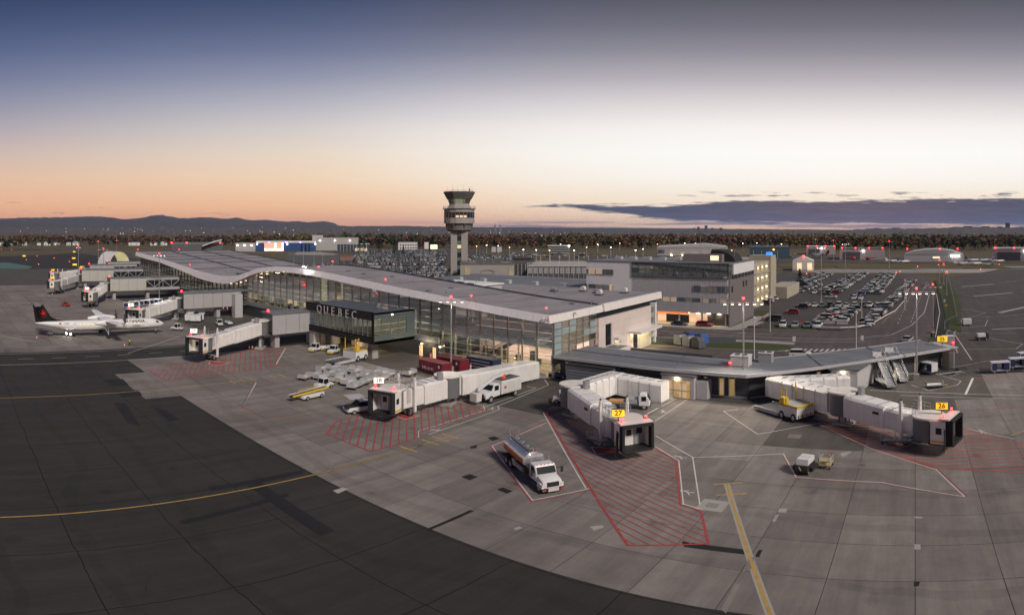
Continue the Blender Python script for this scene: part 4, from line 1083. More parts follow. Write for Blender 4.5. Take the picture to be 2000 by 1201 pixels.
for k in range(22):
    x = rng.uniform(-160, -64); y = rng.uniform(91, 105); z = ztop(x) - .12
    if k % 2: tb(MB().tube((x, y, z), (x, y, z + .45), .14, n=8), 'roof_pipe', m_galv)
    else: tb(MB().obox((x, y, z + .06), (.9, .9, .14)), 'roof_drain', m_seam)
for x in (-150, -128, -106, -84):
    tb(MB().bar((x, 90, ztop(x) - .1), (x + 1.5, 106, ztop(x + 1.5) - .1), .12, .06), 'roof_seam', m_seam)
# roof plant
tb(MB().box(-191, -181, 96, 98.5, ztop(-186) - .5, ztop(-186) + .5), 'roof_plant', m_dgrey)
sk = thing('rooftop_plant_room', 'low pale plant room with a white roof behind the terminal ridge', 'plant room', (-104, 116, 11.62))
MB().box(-8, 8, -4.5, 4.5, -.0, 1.7).build('wall', m_lgrey, sk); MB().box(-8.4, 8.4, -4.9, 4.9, 1.7, 1.95).build('roof', M('bright_white_roof', (.78, .77, .74), .5, var=.05), sk)
for k in range(9): MB().box(-7.8 + k * 1.8, -7.6 + k * 1.8, -4.62, -4.5, 0, 1.7).build('post', m_white, sk)
for k, (x, y, kind) in enumerate(((-67, 131, 0), (-73, 128, 1), (-78, 130, 0), (-84, 126, 1), (-70, 124, 0))):
    u = thing('rooftop_fan', ['white hooded rooftop fan', 'low square rooftop vent'][kind] + ' on the flat rear roof, ' + ['nearest the end fascia', 'beside the hooded fan', 'in the middle of the row', 'farthest left of the row', 'nearest the seam'][k], 'roof fan', (x, y, 11.62))
    MB().box(-.8, .8, -.7, .7, 0, .35).build('curb', m_dgrey, u)
    if kind: MB().box(-.6, .6, -.5, .5, .35, 1.0).build('housing', m_galv, u)
    else: MB().tube((0, -.5, .75), (0, .5, .75), .65, n=12).build('housing', m_white, u, True)
lr = thing('low_roof_block', 'flat grey lower roof block between the terminal and the tower', 'building', (-120, 165, 0))
MB().box(-45, 32, -27, 22, 0, 8.6).build('wall', m_lgrey, lr); MB().box(-45.3, 32.3, -27.3, 22.3, 8.6, 9.0).build('roof', m_roof2, lr)
for s_ in ((-45.4, 32.4, -27.5, -27.0), (-45.4, 32.4, 21.9, 22.4), (-20, 32, -8, -7.5)): MB().box(*s_, 9.0, 9.6).build('parapet', m_lgrey, lr)
for k in range(5): MB().box(-30 + k * 11, -28 + k * 11, -3, -1.4, 9.0, 10.2).build('roof_unit', m_lgrey, lr)
# lounge seats behind the glass
for k in range(17):
    x = -168 + k * 3.0
    s_ = thing('lounge_seat_row', 'row of dark lounge seats behind the lower terminal glass left of the sign', 'seat', (x, 91.8 + (k % 3) * 1.3, 4.2), R(90 * (k % 2)), 'lounge seats behind the glass')
    MB().box(-1, 1, -.3, .25, .35, .48).build('seat', m_black, s_); MB().box(-1, 1, .2, .3, .48, 1.0).build('backrest', m_black, s_)
    for e in (-.9, .9): MB().box(e - .04, e + .04, -.25, .25, 0, .35).build('leg', m_galv, s_)

def glow(name, loc, watts, col=(1, .78, .46), size=.3):
    L = bpy.data.lights.new(name, 'POINT'); L.energy = watts; L.color = col; L.shadow_soft_size = size
    o = bpy.data.objects.new(name, L); COL.objects.link(o); o.location = loc; return o
glow('bay_light', (-110, 85.0, 3.0), 420); glow('bay_light', (-103, 86.0, 3.0), 320); glow('door_light', (-91, 88.6, 2.9), 160); glow('hall_light', (-74, 97, 5.0), 1300); glow('hall_light', (-83, 96, 5.0), 900); glow('hall_light', (-65, 96, 8.5), 500); glow('ramp_light', (-57, 124, 3.9), 260)
fl = thing('roof_floodlight', 'lit floodlight cluster on the fascia at the roof crest', 'floodlight', (-134.8, 88.4, ztop(-134.8)))
MB().bar((0, 0, -.2), (0, -.5, .8), .1).build('bracket', m_galv, fl)
for k in (-.7, 0, .7): MB().obox((k, -.6, .8), (.5, .35, .3)).build('lamp_head', m_lgrey, fl); MB().obox((k, -.78, .7), (.3, .03, .12)).build('lamp_face', m_whitelamp, fl)
glow('roof_flood', (-134.8, 87.2, ztop(-134.8) + .4), 260, (1, .92, .8))
# ---------------------------------------------------------------- QUEBEC box
qb = thing('departure_lounge_box', 'glass lounge box on a column with black slatted bands and QUEBEC lettering', 'building', (-107, 78, 0))
L_, R_, FQ, BQ = -119.2, -94.9, 78.0, 89.5


def qp(mb, name, m_, parent=None, smooth=False):
    l = qb.location; mb.v = [(x - l[0], y - l[1], z - l[2]) for x, y, z in mb.v]; return mb.build(name, m_, parent or qb, smooth)


m_slat = M('black_slat', (0.008, 0.008, 0.009), 0.8, var=0.1, spec=.15); m_lslat = M('silver_slat_edge', (0.26, 0.25, 0.26), .4, metal=.4, var=.05)
m_side = M('grey_green_panel', (0.085, 0.108, 0.11), .45, var=.07, scale=.4)
qp(MB().box(L_, R_, FQ + .3, BQ, 9.6, 9.95), 'roof', M('dark_blue_roof', (0.075, 0.095, 0.115), .6, var=.15, scale=.4)); qp(MB().box(L_, R_, FQ + .2, BQ, 3.5, 4.1), 'floor', m_dgrey)
for z0, n in ((8.45, 5), (3.65, 4)):
    for k in range(n):
        z = z0 + k * .34
        qp(MB().box(L_, R_ - .3, FQ - .02, FQ + .16, z + .05, z + .33), 'slat', m_slat); qp(MB().box(L_, R_ - .3, FQ - .04, FQ + .12, z, z + .03), 'slat_edge', m_lslat)
qp(MB().box(R_ - .32, R_ + .05, FQ - .06, FQ + .35, 3.6, 10.2), 'corner_post', m_slat)
qp(MB().box(L_, R_, FQ + .18, FQ + .3, 8.4, 10.15), 'band_backing', m_slat); qp(MB().box(L_, R_, FQ + .18, FQ + .3, 3.6, 5.0), 'band_backing', m_slat)
g_q = glass('lounge_glass', (0.78, 0.85, 0.78), refl=0.10, body=0.28, bodycol=(0.30, 0.33, 0.27))
n = 15
for k in range(n):
    a = L_ + (R_ - .3 - L_) * k / n; b = L_ + (R_ - .3 - L_) * (k + 1) / n
    qp(MB().box(a + .06, b - .06, FQ + .2, FQ + .24, 5.0, 8.42), 'pane', g_q); qp(MB().box(a - .05, a + .05, FQ + .1, FQ + .3, 5.0, 8.42), 'mullion', m_lslat if k % 2 else m_mull)
qp(MB().box(L_, R_ - .3, FQ + .14, FQ + .22, 5.75, 5.8), 'transom', m_tran)
for y0, y1, z0, z1 in ((FQ + .35, BQ, 8.7, 9.95), (FQ + .35, BQ, 3.5, 5.1), (FQ + 9.2, BQ, 5.1, 8.7)): qp(MB().box(R_ - .25, R_, y0, y1, z0, z1), 'side_panel', m_side)
for j in range(4):
    for k in range(3):
        y0 = FQ + .4 + j * 2.2
        qp(MB().box(R_ - .14, R_ - .1, y0 + .05, y0 + 2.15, 5.1 + k * 1.2 + .04, 6.3 + k * 1.2 - .04), 'pane', g_q)
    qp(MB().box(R_ - .16, R_ - .04, FQ + .35 + j * 2.2, FQ + .42 + j * 2.2, 5.1, 8.7), 'mullion', m_mull)
qp(MB().box(L_ + .1, R_ - .4, BQ - .6, BQ - .3, 4.1, 9.5), 'lit_back_wall', lit_wall('lit_lounge_box_wall', [(0.42, 0.40, 0.22), (0.30, 0.32, 0.18), (0.46, 0.42, 0.27)], .95, .2, .2))
qp(MB().box(L_ + .1, R_ - .4, FQ + .5, BQ - .7, 4.1, 4.16), 'lit_floor', m_floorin)
for k in range(5): qp(MB().box(L_ + 3 + k * 4.6, L_ + 5 + k * 4.6, FQ + 1.5, FQ + 2.8, 4.16, 5.2), 'counter', m_dgrey)
for k in range(6): qp(MB().box(L_ + 2 + k * 4, L_ + 4.4 + k * 4, FQ + 5, FQ + 5.3, 9.3, 9.4), 'ceiling_lamp', m_warm)
m_letter = M('brushed_letter_metal', (0.55, 0.54, 0.58), .35, metal=.5, var=.05)
for ch, px in zip('QUEBEC', (625, 638, 651.5, 665.5, 679, 693)):
    a = (px - 1000) / F - A0; X = FQ * math.tan(a)
    put_text('letter', ch, 2.55, m_letter, qb, (X - qb.location[0], -.22, 9.0), R(-90), .05, align='CENTER')
for (x, y, w) in ((-98.0, 80.6, 1.5), (-116.5, 80.5, 1.3), (-108, 87, 1.2)):
    qp(MB().box(x - w / 2, x + w / 2, y - w / 2, y + w / 2, 0, 3.5), 'support_column', M('column_concrete', (0.33, 0.31, 0.28), .8, var=.1))
qp(MB().box(-113, -107, 86.5, 89.3, 0, 3.4), 'lit_bay', lit_wall('lit_bay_wall', [(0.5, 0.36, 0.16), (0.32, 0.24, 0.12), (0.12, 0.09, 0.06)], .9, .5, .5))
qp(MB().obox((-99.5, 84.5, 10.15), (2.0, 1.4, .5)).tube((-100.5, 84, 10.2), (-100.2, 84.2, 11.1), .3, n=10), 'roof_unit', m_galv)
qp(MB().obox((-116.5, 80, 10.1), (2.6, 1.8, .6)), 'roof_unit', m_dgrey)
for (x, z) in ((-87.3, 2.75), (-92.6, 2.75)):
    qp(MB().obox((x, 89.4, z), (.22, .2, .2)), 'wall_lamp', m_warm)
for x0, x1 in ((-93.6, -92.7), (-89.6, -88.8)): qp(MB().box(x0, x1, 89.6, 89.75, 0, 2.3), 'lit_door', lamp('lit_door_panel', (1, .75, .4), .4))
# ================================================================== PIER
pier = thing('low_pier', 'long low grey-roofed boarding pier bending away to the right', 'building', (-27, 95, 0))


def pp(mb, name, m_, parent=None, smooth=False):
    l = pier.location; mb.v = [(x - l[0], y - l[1], z - l[2]) for x, y, z in mb.v]; return mb.build(name, m_, parent or pier, smooth)


PF = [(-59.5, 91.3), (-25.4, 91.3), (5.2, 116.6)]            # front wall line
PBk = [(-59.5, 99.6), (-28.4, 98.2), (1.2, 122.6)]           # back wall line
RFt = [(-59.6, 89.5), (-25.2, 89.0), (6.4, 115.1)]; RBk = [(-59.6, 100.8), (-28.8, 99.0), (1.0, 123.6)]
m_pierroof = M('pier_roof_membrane', (0.17, 0.182, 0.20), .7, var=.2, scale=.2, fine=.08, streak=(.3, .8, .1, .3))
m_board = M('charcoal_siding', (0.05, 0.055, 0.062), .6, var=.1)
for a in (0, 1):
    q = [RFt[a], RFt[a + 1], RBk[a + 1], RBk[a]]
    pp(MB().prism(q, 4.12, 4.42), 'roof', m_pierroof)
    q2 = [PF[a], PF[a + 1], PBk[a + 1], PBk[a]]
    pp(MB().prism([(x + (-27 - x) * .01, y + .35) for x, y in q2], 0, 4.1), 'core', m_dgrey)
    for s_, nm in ((RFt, 'eave'), (RBk, 'eave')):
        p, r = Vector((*s_[a], 4.25)), Vector((*s_[a + 1], 4.25)); pp(MB().bar(p, r, .3, .5), nm, m_lgrey)
    for k in (.33, .66):
        p = Vector(RFt[a]) * (1 - k) + Vector(RFt[a + 1]) * k; r = Vector(RBk[a]) * (1 - k) + Vector(RBk[a + 1]) * k
        pp(MB().bar((*p, 4.46), (*r, 4.46), .3, .14), 'roof_batten', m_roof2)
    p = Vector(RFt[a]) * .45 + Vector(RBk[a]) * .55; r = Vector(RFt[a + 1]) * .45 + Vector(RBk[a + 1]) * .55
    pp(MB().bar((*p, 4.48), (*r, 4.48), .35, .2), 'roof_batten', m_roof2)
pp(MB().prism([(5.2, 116.2), (6.4, 115.1), (1.0, 123.6), (.4, 122.4)], 0, 4.12), 'end_wall', M('lit_end_wall', (.45, .40, .28), .6, var=.05))
pp(MB().prism([(5.2, 115.2), (8.2, 116.4), (4.2, 122.2), (1.2, 121.4)], 4.0, 4.3), 'end_canopy', m_lgrey)
for x, y in ((7.4, 116.8), (4.2, 121.6)): pp(MB().box(x - .12, x + .12, y - .12, y + .12, 0, 4.0), 'canopy_post', m_lgrey)
m_wlit = lit_wall('lit_pier_window', [(0.55, 0.42, 0.12), (0.40, 0.30, 0.08), (0.56, 0.44, 0.20)], .5, .8, .6)
# siding boards and windows along the front, cut by pixel column -> distance along the wall
def along(a, px):
    """parameter on front wall segment a at panorama column px"""
    al = (px - 1000) / F - A0; d = Vector((math.sin(al), math.cos(al))); p = Vector(PF[a]); e = Vector(PF[a + 1]) - p
    den = d.x * e.y - d.y * e.x; return (d.y * p.x - d.x * p.y) / den


wins = {0: [(1106, 1126), (1375, 1382), (1405, 1415), (1424, 1436)], 1: [(1498, 1506), (1594, 1602), (1676, 1684), (1745, 1751), (1785, 1791)]}
for a in (0, 1):
    p = Vector(PF[a]); e = Vector(PF[a + 1]) - p; Ln = e.length; d = e / Ln; nn = Vector((d.y, -d.x)); ang = math.atan2(d.y, d.x)
    cuts = sorted((along(a, w0) * Ln, along(a, w1) * Ln) for w0, w1 in wins[a])
    s_ = 0.05
    for c0_, c1_ in cuts + [(Ln, Ln)]:
        if c0_ - s_ > .2:
            for b in range(6):
                m0 = p + d * ((s_ + c0_) / 2) + nn * .05
                pp(MB().obox((m0.x, m0.y, .35 + b * .66), (c0_ - s_, .12, .62), ang), 'siding_board', m_board)
        if c1_ > c0_:
            m0 = p + d * ((c1_ + c0_) / 2) + nn * .02
            w_ = pp(MB().obox((m0.x, m0.y, 1.6), (c1_ - c0_ - .1, .1, 3.0), ang), 'window', m_wlit)
            pp(MB().obox((m0.x, m0.y, 3.55), (c1_ - c0_ - .1, .12, .8), ang), 'transom_pane', m_dark_glass, w_)
            for e_ in (c0_, c1_):
                m1 = p + d * e_ + nn * .1; pp(MB().obox((m1.x, m1.y, 2.0), (.14, .2, 4.0), ang), 'frame', m_tran, w_)
        s_ = c1_
    m0 = p + d * (Ln / 2) + nn * .14; pp(MB().obox((m0.x, m0.y, .18), (Ln - .3, .16, .3), ang), 'base_kerb', m_band)
# annex and vestibules
pp(MB().box(-56.0, -47.5, 87.8, 91.25, 0, 3.5), 'annex', m_band); pp(MB().box(-56.2, -47.3, 87.6, 91.25, 3.5, 3.75), 'annex_roof', m_black)
for k in range(7): pp(MB().box(-56.05, -47.45, 87.72, 87.8, .1 + k * .48, .12 + k * .48), 'annex_joint', m_dgrey)
pp(MB().box(-38.6, -33.2, 88.2, 91.25, 0, 3.6), 'vestibule', m_lgrey); pp(MB().box(-38.8, -33.0, 88.0, 91.25, 3.6, 3.85), 'vestibule_roof', m_dgrey)
pp(MB().box(-33.1, -31.3, 88.9, 91.25, 0, 3.0), 'vestibule', m_lgrey)
for k in range(3): pp(MB().box(-38.0 + k * 1.45, -36.65 + k * 1.45, 88.08, 88.18, .15, 2.9), 'glass_door', m_wlit)
for k in range(4): pp(MB().box(-38.1 + k * 1.45, -38.0 + k * 1.45, 88.02, 88.2, 0, 3.0), 'door_frame', m_galv)
pp(MB().box(-38.1, -33.6, 88.02, 88.2, 1.3, 1.42), 'door_rail', m_galv); pp(MB().obox((-36, 88.0, 3.25), (.5, .25, .25)), 'door_lamp', m_warm)
pp(MB().prism([(-13.5, 97.4), (-9.2, 97.6), (-7.2, 105.6), (-13.0, 102.4)], 0, 3.9), 'vestibule', m_lgrey); pp(MB().prism([(-13.8, 97.2), (-8.9, 97.3), (-6.9, 105.4), (-13.0, 101.6)], 3.9, 4.1), 'vestibule_roof', m_dgrey)
pp(MB().obox((-11.5, 97.1, 3.6), (.5, .25, .2)), 'door_lamp', m_warm)
# plant on the pier roof
for k, (x, y, sx, sy, h) in enumerate(((-27.8, 95.5, 3.0, 2.2, 1.7), (-24.6, 99.3, 2.2, 1.6, 1.6))):
    u = thing('rooftop_air_conditioner', ['large pale air-conditioning unit on the pier roof beside the mast', 'smaller grey air-conditioning unit behind the large one on the pier roof'][k], 'air conditioner', (x, y, 4.42))
    MB().box(-sx / 2, sx / 2, -sy / 2, sy / 2, 0, h).build('housing', [m_offwhite, m_grey][k], u); MB().box(-sx / 2 - .08, sx / 2 + .08, -sy / 2 - .08, sy / 2 + .08, h, h + .15).build('lid', m_white, u)
    for e in (-.6, .6): MB().tube((e, 0, h + .15), (e, 0, h + .3), .45, n=12).build('fan', m_dgrey, u)
    if k == 0: MB().ball((-sx / 2 - .1, -sy / 2, .6), .16).build('red_beacon', m_redlamp, u)

# ================================================================== CONTROL TOWER
TD = 300.0; tp = GD(897, TD)
tw = thing('control_tower', 'tall concrete control tower with a glazed drum and flared cab', 'control tower', (tp[0], tp[1], 0), math.atan2(-tp[0], tp[1]))
m_tconc = M('tower_concrete', (0.30, 0.28, 0.265), .8, var=.1, scale=.25, fine=.05); m_tdark = M('tower_bronze_panel', (0.13, 0.12, 0.11), .5, var=.1)


def octo(r, z, n=8, ph=22.5): return [(r * math.cos(R(ph + 360 * i / n)), r * math.sin(R(ph + 360 * i / n)), z) for i in range(n)]


def lo(parent, name, m_, *rz, n=16): return MB().loft([octo(r, z, n, 180 / n) for r, z in rz]).build(name, m_, parent)


for s_ in (-1, 1): MB().box(min(s_ * 1.0, s_ * 4.1), max(s_ * 1.0, s_ * 4.1), -3.6, 3.6, 0, 27).build('shaft', m_tconc, tw)
MB().box(-1.0, 1.0, -3.2, 3.4, 0, 27).build('stair_glass', m_dark_glass, tw)
for k in range(13):
    mm = [M('lit_stair_pane', (.5, .45, .28), .4, var=0, emit=.5, ecol=(.9, .8, .4)), M('green_stair_pane', (.10, .16, .14), .2, var=0), m_dark_glass][0 if k == 9 else 1 + k % 2]
    MB().box(-.95, .95, -3.3, -3.22, .3 + k * 2.0, 2.0 + k * 2.0).build('stair_pane', mm, tw)
lo(tw, 'lower_drum', m_tdark, (5.2, 26.4), (6.3, 27.2), (6.3, 30.6)); lo(tw, 'main_drum', m_tconc, (7.5, 30.4), (7.5, 33.0))
lo(tw, 'window_band', m_dark_glass, (7.35, 33.0), (7.35, 35.8)); lo(tw, 'upper_drum', m_tconc, (7.55, 35.8), (7.55, 37.3))
for i in range(24):
    a = R(15 * i); MB().obox((7.42 * math.cos(a), 7.42 * math.sin(a), 34.4), (.14, .14, 2.8), a).build('mullion', m_mull, tw)
for i in (17, 18, 19): a = R(15 * i + 7.5); MB().obox((7.3 * math.cos(a), 7.3 * math.sin(a), 33.7), (.12, 1.5, 1.0), a).build('lit_pane', M('lit_tower_pane', (.6, .45, .3), .4, var=0, emit=.5, ecol=(1, .75, .5)), tw)
lo(tw, 'balcony', m_dgrey, (8.1, 37.3), (8.1, 37.6))
rl_ = MB()
for i in range(24):
    a = R(15 * i); b = R(15 * i + 15); P_ = lambda q, z: (7.9 * math.cos(q), 7.9 * math.sin(q), z)
    rl_.tube(P_(a, 37.6), P_(a, 38.7), .05, n=4).bar(P_(a, 38.7), P_(b, 38.7), .07).bar(P_(a, 38.2), P_(b, 38.2), .05)
rl_.build('balcony_rail', m_galv, tw)
lo(tw, 'cab_base', m_tconc, (6.4, 37.6), (5.4, 39.3), (5.2, 39.9), n=8)
g_cab = glass('tower_cab_glass', (0.7, 0.76, 0.7), refl=.12, body=.15, bodycol=(.2, .23, .2))
rb, rt_ = octo(5.1, 39.9), octo(6.0, 42.3)
for i in range(8):
    j = (i + 1) % 8; MB().poly([rb[i], rb[j], rt_[j], rt_[i]]).build('cab_pane', g_cab, tw); MB().bar(rb[i], rt_[i], .22).build('cab_post', m_dgrey, tw)
lo(tw, 'cab_interior', lamp('lit_cab_interior', (.74, .74, .50), .42), (2.6, 39.9), (3.0, 42.2), n=8)
lo(tw, 'cab_roof', m_tdark, (6.5, 42.3), (8.3, 45.4), (8.15, 45.8), n=8)
for i, (x, y, h) in enumerate(((-5.6, 0, 3.2), (-3.2, 1, 3.6), (-.8, 0, 2.6), (1.9, .5, 3.4), (5.0, 0, 2.6), (6.2, 0, 3.0))): MB().tube((x, y, 45.8), (x, y, 45.8 + h), .09, .04, n=5).build('antenna', m_galv, tw)
MB().tube((5.0, -1, 45.8), (5.0, -1, 47.4), .3, n=8).build('radar_pod', m_dgrey, tw); MB().ball((-5.6, -1, 46.6), .3).build('red_beacon', m_redlamp, tw)
rl_ = MB(); pr_ = octo(7.0, 46.5)
for i in range(8): rl_.bar(pr_[i], pr_[(i + 1) % 8], .08).tube((pr_[i][0], pr_[i][1], 45.7), pr_[i], .06, n=4)
rl_.build('roof_rail', m_galv, tw)
for i in range(8):
    a = R(45 * i + 22.5); MB().tube((6.9 * math.cos(a), 6.9 * math.sin(a), 28.6), (6.9 * math.cos(a), 6.9 * math.sin(a), 30.5), .28, n=6).build('light_pod', m_dgrey, tw)


# ================================================================== far buildings placed by their outline
def fb(name, label, x0, x1, yb, yt, depth, m_, roof=None, cat='building', turn=0.0, group=None, d=None):
    d = d or H / math.tan((yb - HY) / F); xc = (x0 + x1) / 2; c = GD(xc, d); w = (x1 - x0) / F * d; h = ZD(yt, d)
    o = thing(name, label, cat, (c[0], c[1], 0), math.atan2(-c[0], c[1]) + turn, group)
    MB().box(-w / 2, w / 2, 0, depth, -.2, h).build('wall', m_, o)
    if roof: MB().box(-w / 2 - .3, w / 2 + .3, -.3, depth + .3, h, h + .5).build('roof', roof, o)
    return o, w, h


m_hw = M('hangar_wall', (0.34, 0.33, 0.33), .6, var=.08, scale=.1); m_hd = M('hangar_dark', (0.08, 0.085, 0.095), .5, var=.1)
m_hb = M('hangar_blue', (0.015, 0.05, 0.16), .5, var=.1); m_teal = M('teal_hangar', (0.045, 0.085, 0.115), .5, var=.1)
o, w, h = fb('lit_hangar', 'blue and white hangar with its bright workshop door open', 500, 617, 490, 472, 60, m_hb, M('white_hangar_roof', (.6, .6, .6), .5))
MB().box(-w * .36, -w * .04, -.6, -.2, 0, h * .88).build('open_door', lit_wall('lit_workshop', [(1, .72, .38), (.8, .25, .12), (1, .85, .6), (.3, .2, .12), (1, .8, .5), (.55, .4, .25)], 1.6, .12, .14), o)
MB().box(-w / 2, w / 2, -1.2, 0, h - 1.6, h + .6).build('eave', m_white, o)
for k in (-.28, .0, .24): MB().ball((k * w, -1.6, h - 1), .9).build('violet_lamp', lamp('violet_lamp', (.25, .12, 1), 10), o)
for k in (-.48, .02, .49): MB().ball((k * w, -2.2, h * .75), .7).build('door_lamp', m_whitelamp, o)
for x0, x1, yb, yt, lb in ((460, 499, 491, 476, 'low grey shed left of the lit blue hangar'), (617, 700, 489, 465, 'long pale grey building right of the lit blue hangar')):
    o, w, h = fb('service_building', lb, x0, x1, yb, yt, 40, m_hw, m_lgrey)
    for k in range(3): MB().ball((-w * .4 + k * w * .35, -.6, h * .8), .6).build('wall_lamp', m_whitelamp, o)
fb('service_building', 'small upper block on the roofs right of the lit hangar', 610, 631, 486, 460, 20, m_lgrey, m_white, d=960)
o, w, h = fb('glass_office', 'glazed low office right of the lit hangar buildings', 658, 722, 492, 477, 30, M('office_glass_wall', (.05, .065, .08), .2, var=.2), m_lgrey)
for k in range(10): MB().box(-w / 2 + k * w / 10, -w / 2 + k * w / 10 + .4, -.3, 0, 0, h).build('mullion', m_lgrey, o)
MB().box(w * .05, w * .42, -6, -.4, 0, 5).build('porch', M('lit_porch', (.5, .45, .36), .5, emit=.3, ecol=(1, .8, .5)), o)
o, w, h = fb('white_office', 'white two-storey office block beyond the left car park', 778, 815, 488, 474, 30, m_white, m_lgrey)
for k in range(7):
    for j in range(2): MB().box(-w / 2 + 2 + k * w / 7.4, -w / 2 + 4.4 + k * w / 7.4, -.2, 0, 2 + j * 4, 3.8 + j * 4).build('window', m_dark_glass, o)
o, w, h = fb('billboard', 'blank white billboard left of the tower', 829, 837, 486, 473, .5, m_white, cat='billboard')
o, w, h = fb('lit_sign', 'glowing pale yellow roadside sign left of the tower', 841, 854, 486, 478, .5, lamp('lit_sign_face', (1, .85, .45), 1.5), cat='sign')
for k in range(2): fb('billboard', ['left of two white billboards right of the tower', 'right of two white billboards right of the tower'][k], 960 + k * 11, 969 + k * 11, 492, 482, .5, m_lgrey, cat='billboard')
o, w, h = fb('red_hut', 'small red-roofed hut at the edge of the left car park', 664, 690, 509, 500, 8, M('hut_wall', (.20, .11, .09), .7), M('hut_roof', (.13, .09, .08), .7), cat='hut')
o, w, h = fb('distant_terminal_wing', 'far ribbed terminal wing with a curved white canopy', 335, 435, 489, 476, 60, m_hd, m_roof, d=560)
cur = MB(); pts_ = [(w * .1, 1.0), (w * .22, 3.2), (w * .36, 5.4), (w * .48, 6.4)]
for a, b in zip(pts_, pts_[1:]): cur.bar((a[0], -2, h - 3 + a[1]), (b[0], -2, h - 3 + b[1]), 6, .8)
cur.build('curved_canopy', m_white, o)
for k in (-.5, -.2, .45): MB().ball((k * w, -.5, h + 1), .7).build('red_beacon', m_redlamp, o)
for k in range(7): MB().box(-w / 2, w / 2, 6 + k * 8, 6.8 + k * 8, h + .5, h + .8).build('roof_rib', m_seam, o)
o, w, h = fb('ribbed_annex', 'low annex with a ribbed grey roof behind the roof crest', 560, 662, 519, 498, 34, m_hd, None, d=300)
for k in range(9): MB().box(-w / 2 + 4, w / 2 - 2 - k * .8, -.2 + k * 3.8, 1.9 + k * 3.8, h, h + .45).build('roof_rib', m_roof, o)
o, w, h = fb('tower_office', 'plain concrete office block at the foot of the tower', 899, 1004, 541, 516, 20, m_tconc, m_tdark, d=270)
for k, (a, b) in enumerate(((-.42, -.32), (.40, .48))): MB().box(a * w, b * w, -.2, 0, h - 5, h - 1.4).build('window', lit_wall('lit_window%d' % k, [(.30, .27, .13), (.2, .2, .1)], .5), o)
for k in range(3): MB().box(-w * .2 + k * 4, -w * .2 + k * 4 + 3, 4, 8, h + .5, h + 2.4).build('roof_unit', m_dgrey, o)
cu = MB()
for k in range(16): a, b = R(k * 22.5), R(k * 22.5 + 22.5); cu.bar((3.1 * math.cos(a), -.1, h - 3.6 + 1.0 * math.sin(a)), (3.1 * math.cos(b), -.1, h - 3.6 + 1.0 * math.sin(b)), .16)
cu.build('oval_emblem', m_dgrey, o)
o, w, h = fb('louvred_building', 'dark louvred block right of the tower office', 1001, 1041, 542, 507, 20, m_hd, m_black, d=280)
for k in range(16): MB().box(-w / 2 + k * w / 16, -w / 2 + k * w / 16 + .25, -.35, 0, 0, h - 2).build('louvre', [m_dgrey, m_lgrey, m_dgrey][k % 3], o)
o, w, h = fb('parking_deck', 'open parking deck with white rails and tall lamp posts behind the office block', 1030, 1240, 545, 521, 50, m_dgrey, None, d=262)
for k in range(22):
    x = -w / 2 + k * w / 21; MB().box(x - .08, x + .08, -.4, -.2, 0, h + 1.6).build('deck_post', m_lgrey, o)
    if k % 2 == 0: MB().tube((x, 20, h), (x, 20, h + 4.2), .08, n=5).build('lamp_post', m_white, o)
for z in (h + .3, h + .9, h + 1.6): MB().box(-w / 2, w / 2, -.45, -.3, z - .07, z + .07).build('deck_rail', m_white, o)
for k in range(20): MB().box(-w / 2 + k * w / 20 + .2, -w / 2 + (k + 1) * w / 20 - .2, -.25, -.15, h - 3.0, h - .3).build('mesh_panel', m_grey, o)
MB().box(-w / 2, w / 2, 0, 50, h, h + .15).build('deck_floor', m_kerb, o)
o, w, h = fb('glazed_pavilion', 'small glazed pavilion with roof decks far right of the tower', 1070, 1113, 494, 480, 20, M('pavilion_glass', (.07, .08, .09), .25, var=.3), m_white)
for k in range(4): MB().box(-w / 2, w / 2, -.6, 0, k * h / 3.2, k * h / 3.2 + .7).build('floor_band', m_lgrey, o)
MB().ball((w * .46, -1, h), 1.0).build('lamp', m_warm, o)
o, w, h = fb('long_hangar', 'long pale hangar with a dark base band beyond the office block', 1284, 1421, 511, 483, 50, m_hw, m_lgrey)
MB().box(-w / 2 - .1, w * .35, -.25, 0, 0, h * .42).build('dark_band', m_hd, o); MB().loft([[(-w / 2, -.3, h + .5), (w * .2, -.3, h + 3), (w / 2, -.3, h + .5)], [(-w / 2, 50, h + .5), (w * .2, 50, h + 3), (w / 2, 50, h + .5)]]).build('gable_roof', m_lgrey, o)
MB().box(-w * .49, -w * .40, -.4, -.2, h * .6, h * .85).build('sign_panel', m_hd, o); MB().box(w * .43, w * .48, -.4, -.2, h * .62, h * .86).build('sign_panel', m_hd, o)
for k in range(6): MB().ball((-w * .3 + k * 10, -1, h * .45), .5).build('wall_lamp', m_warm, o)
o, w, h = fb('teal_hangar', 'dark teal flat-roofed hangar beyond the garage', 1464, 1542, 505, 483, 40, m_teal, m_teal)
for k in range(4): MB().tube((-w * .4 + k * w * .2, -3, 0), (-w * .4 + k * w * .2, -3, 8), .2, n=5).build('lamp_post', m_lgrey, o)
MB().ball((w * .1, -1, h * .8), .6).build('wall_lamp', m_amber, o)
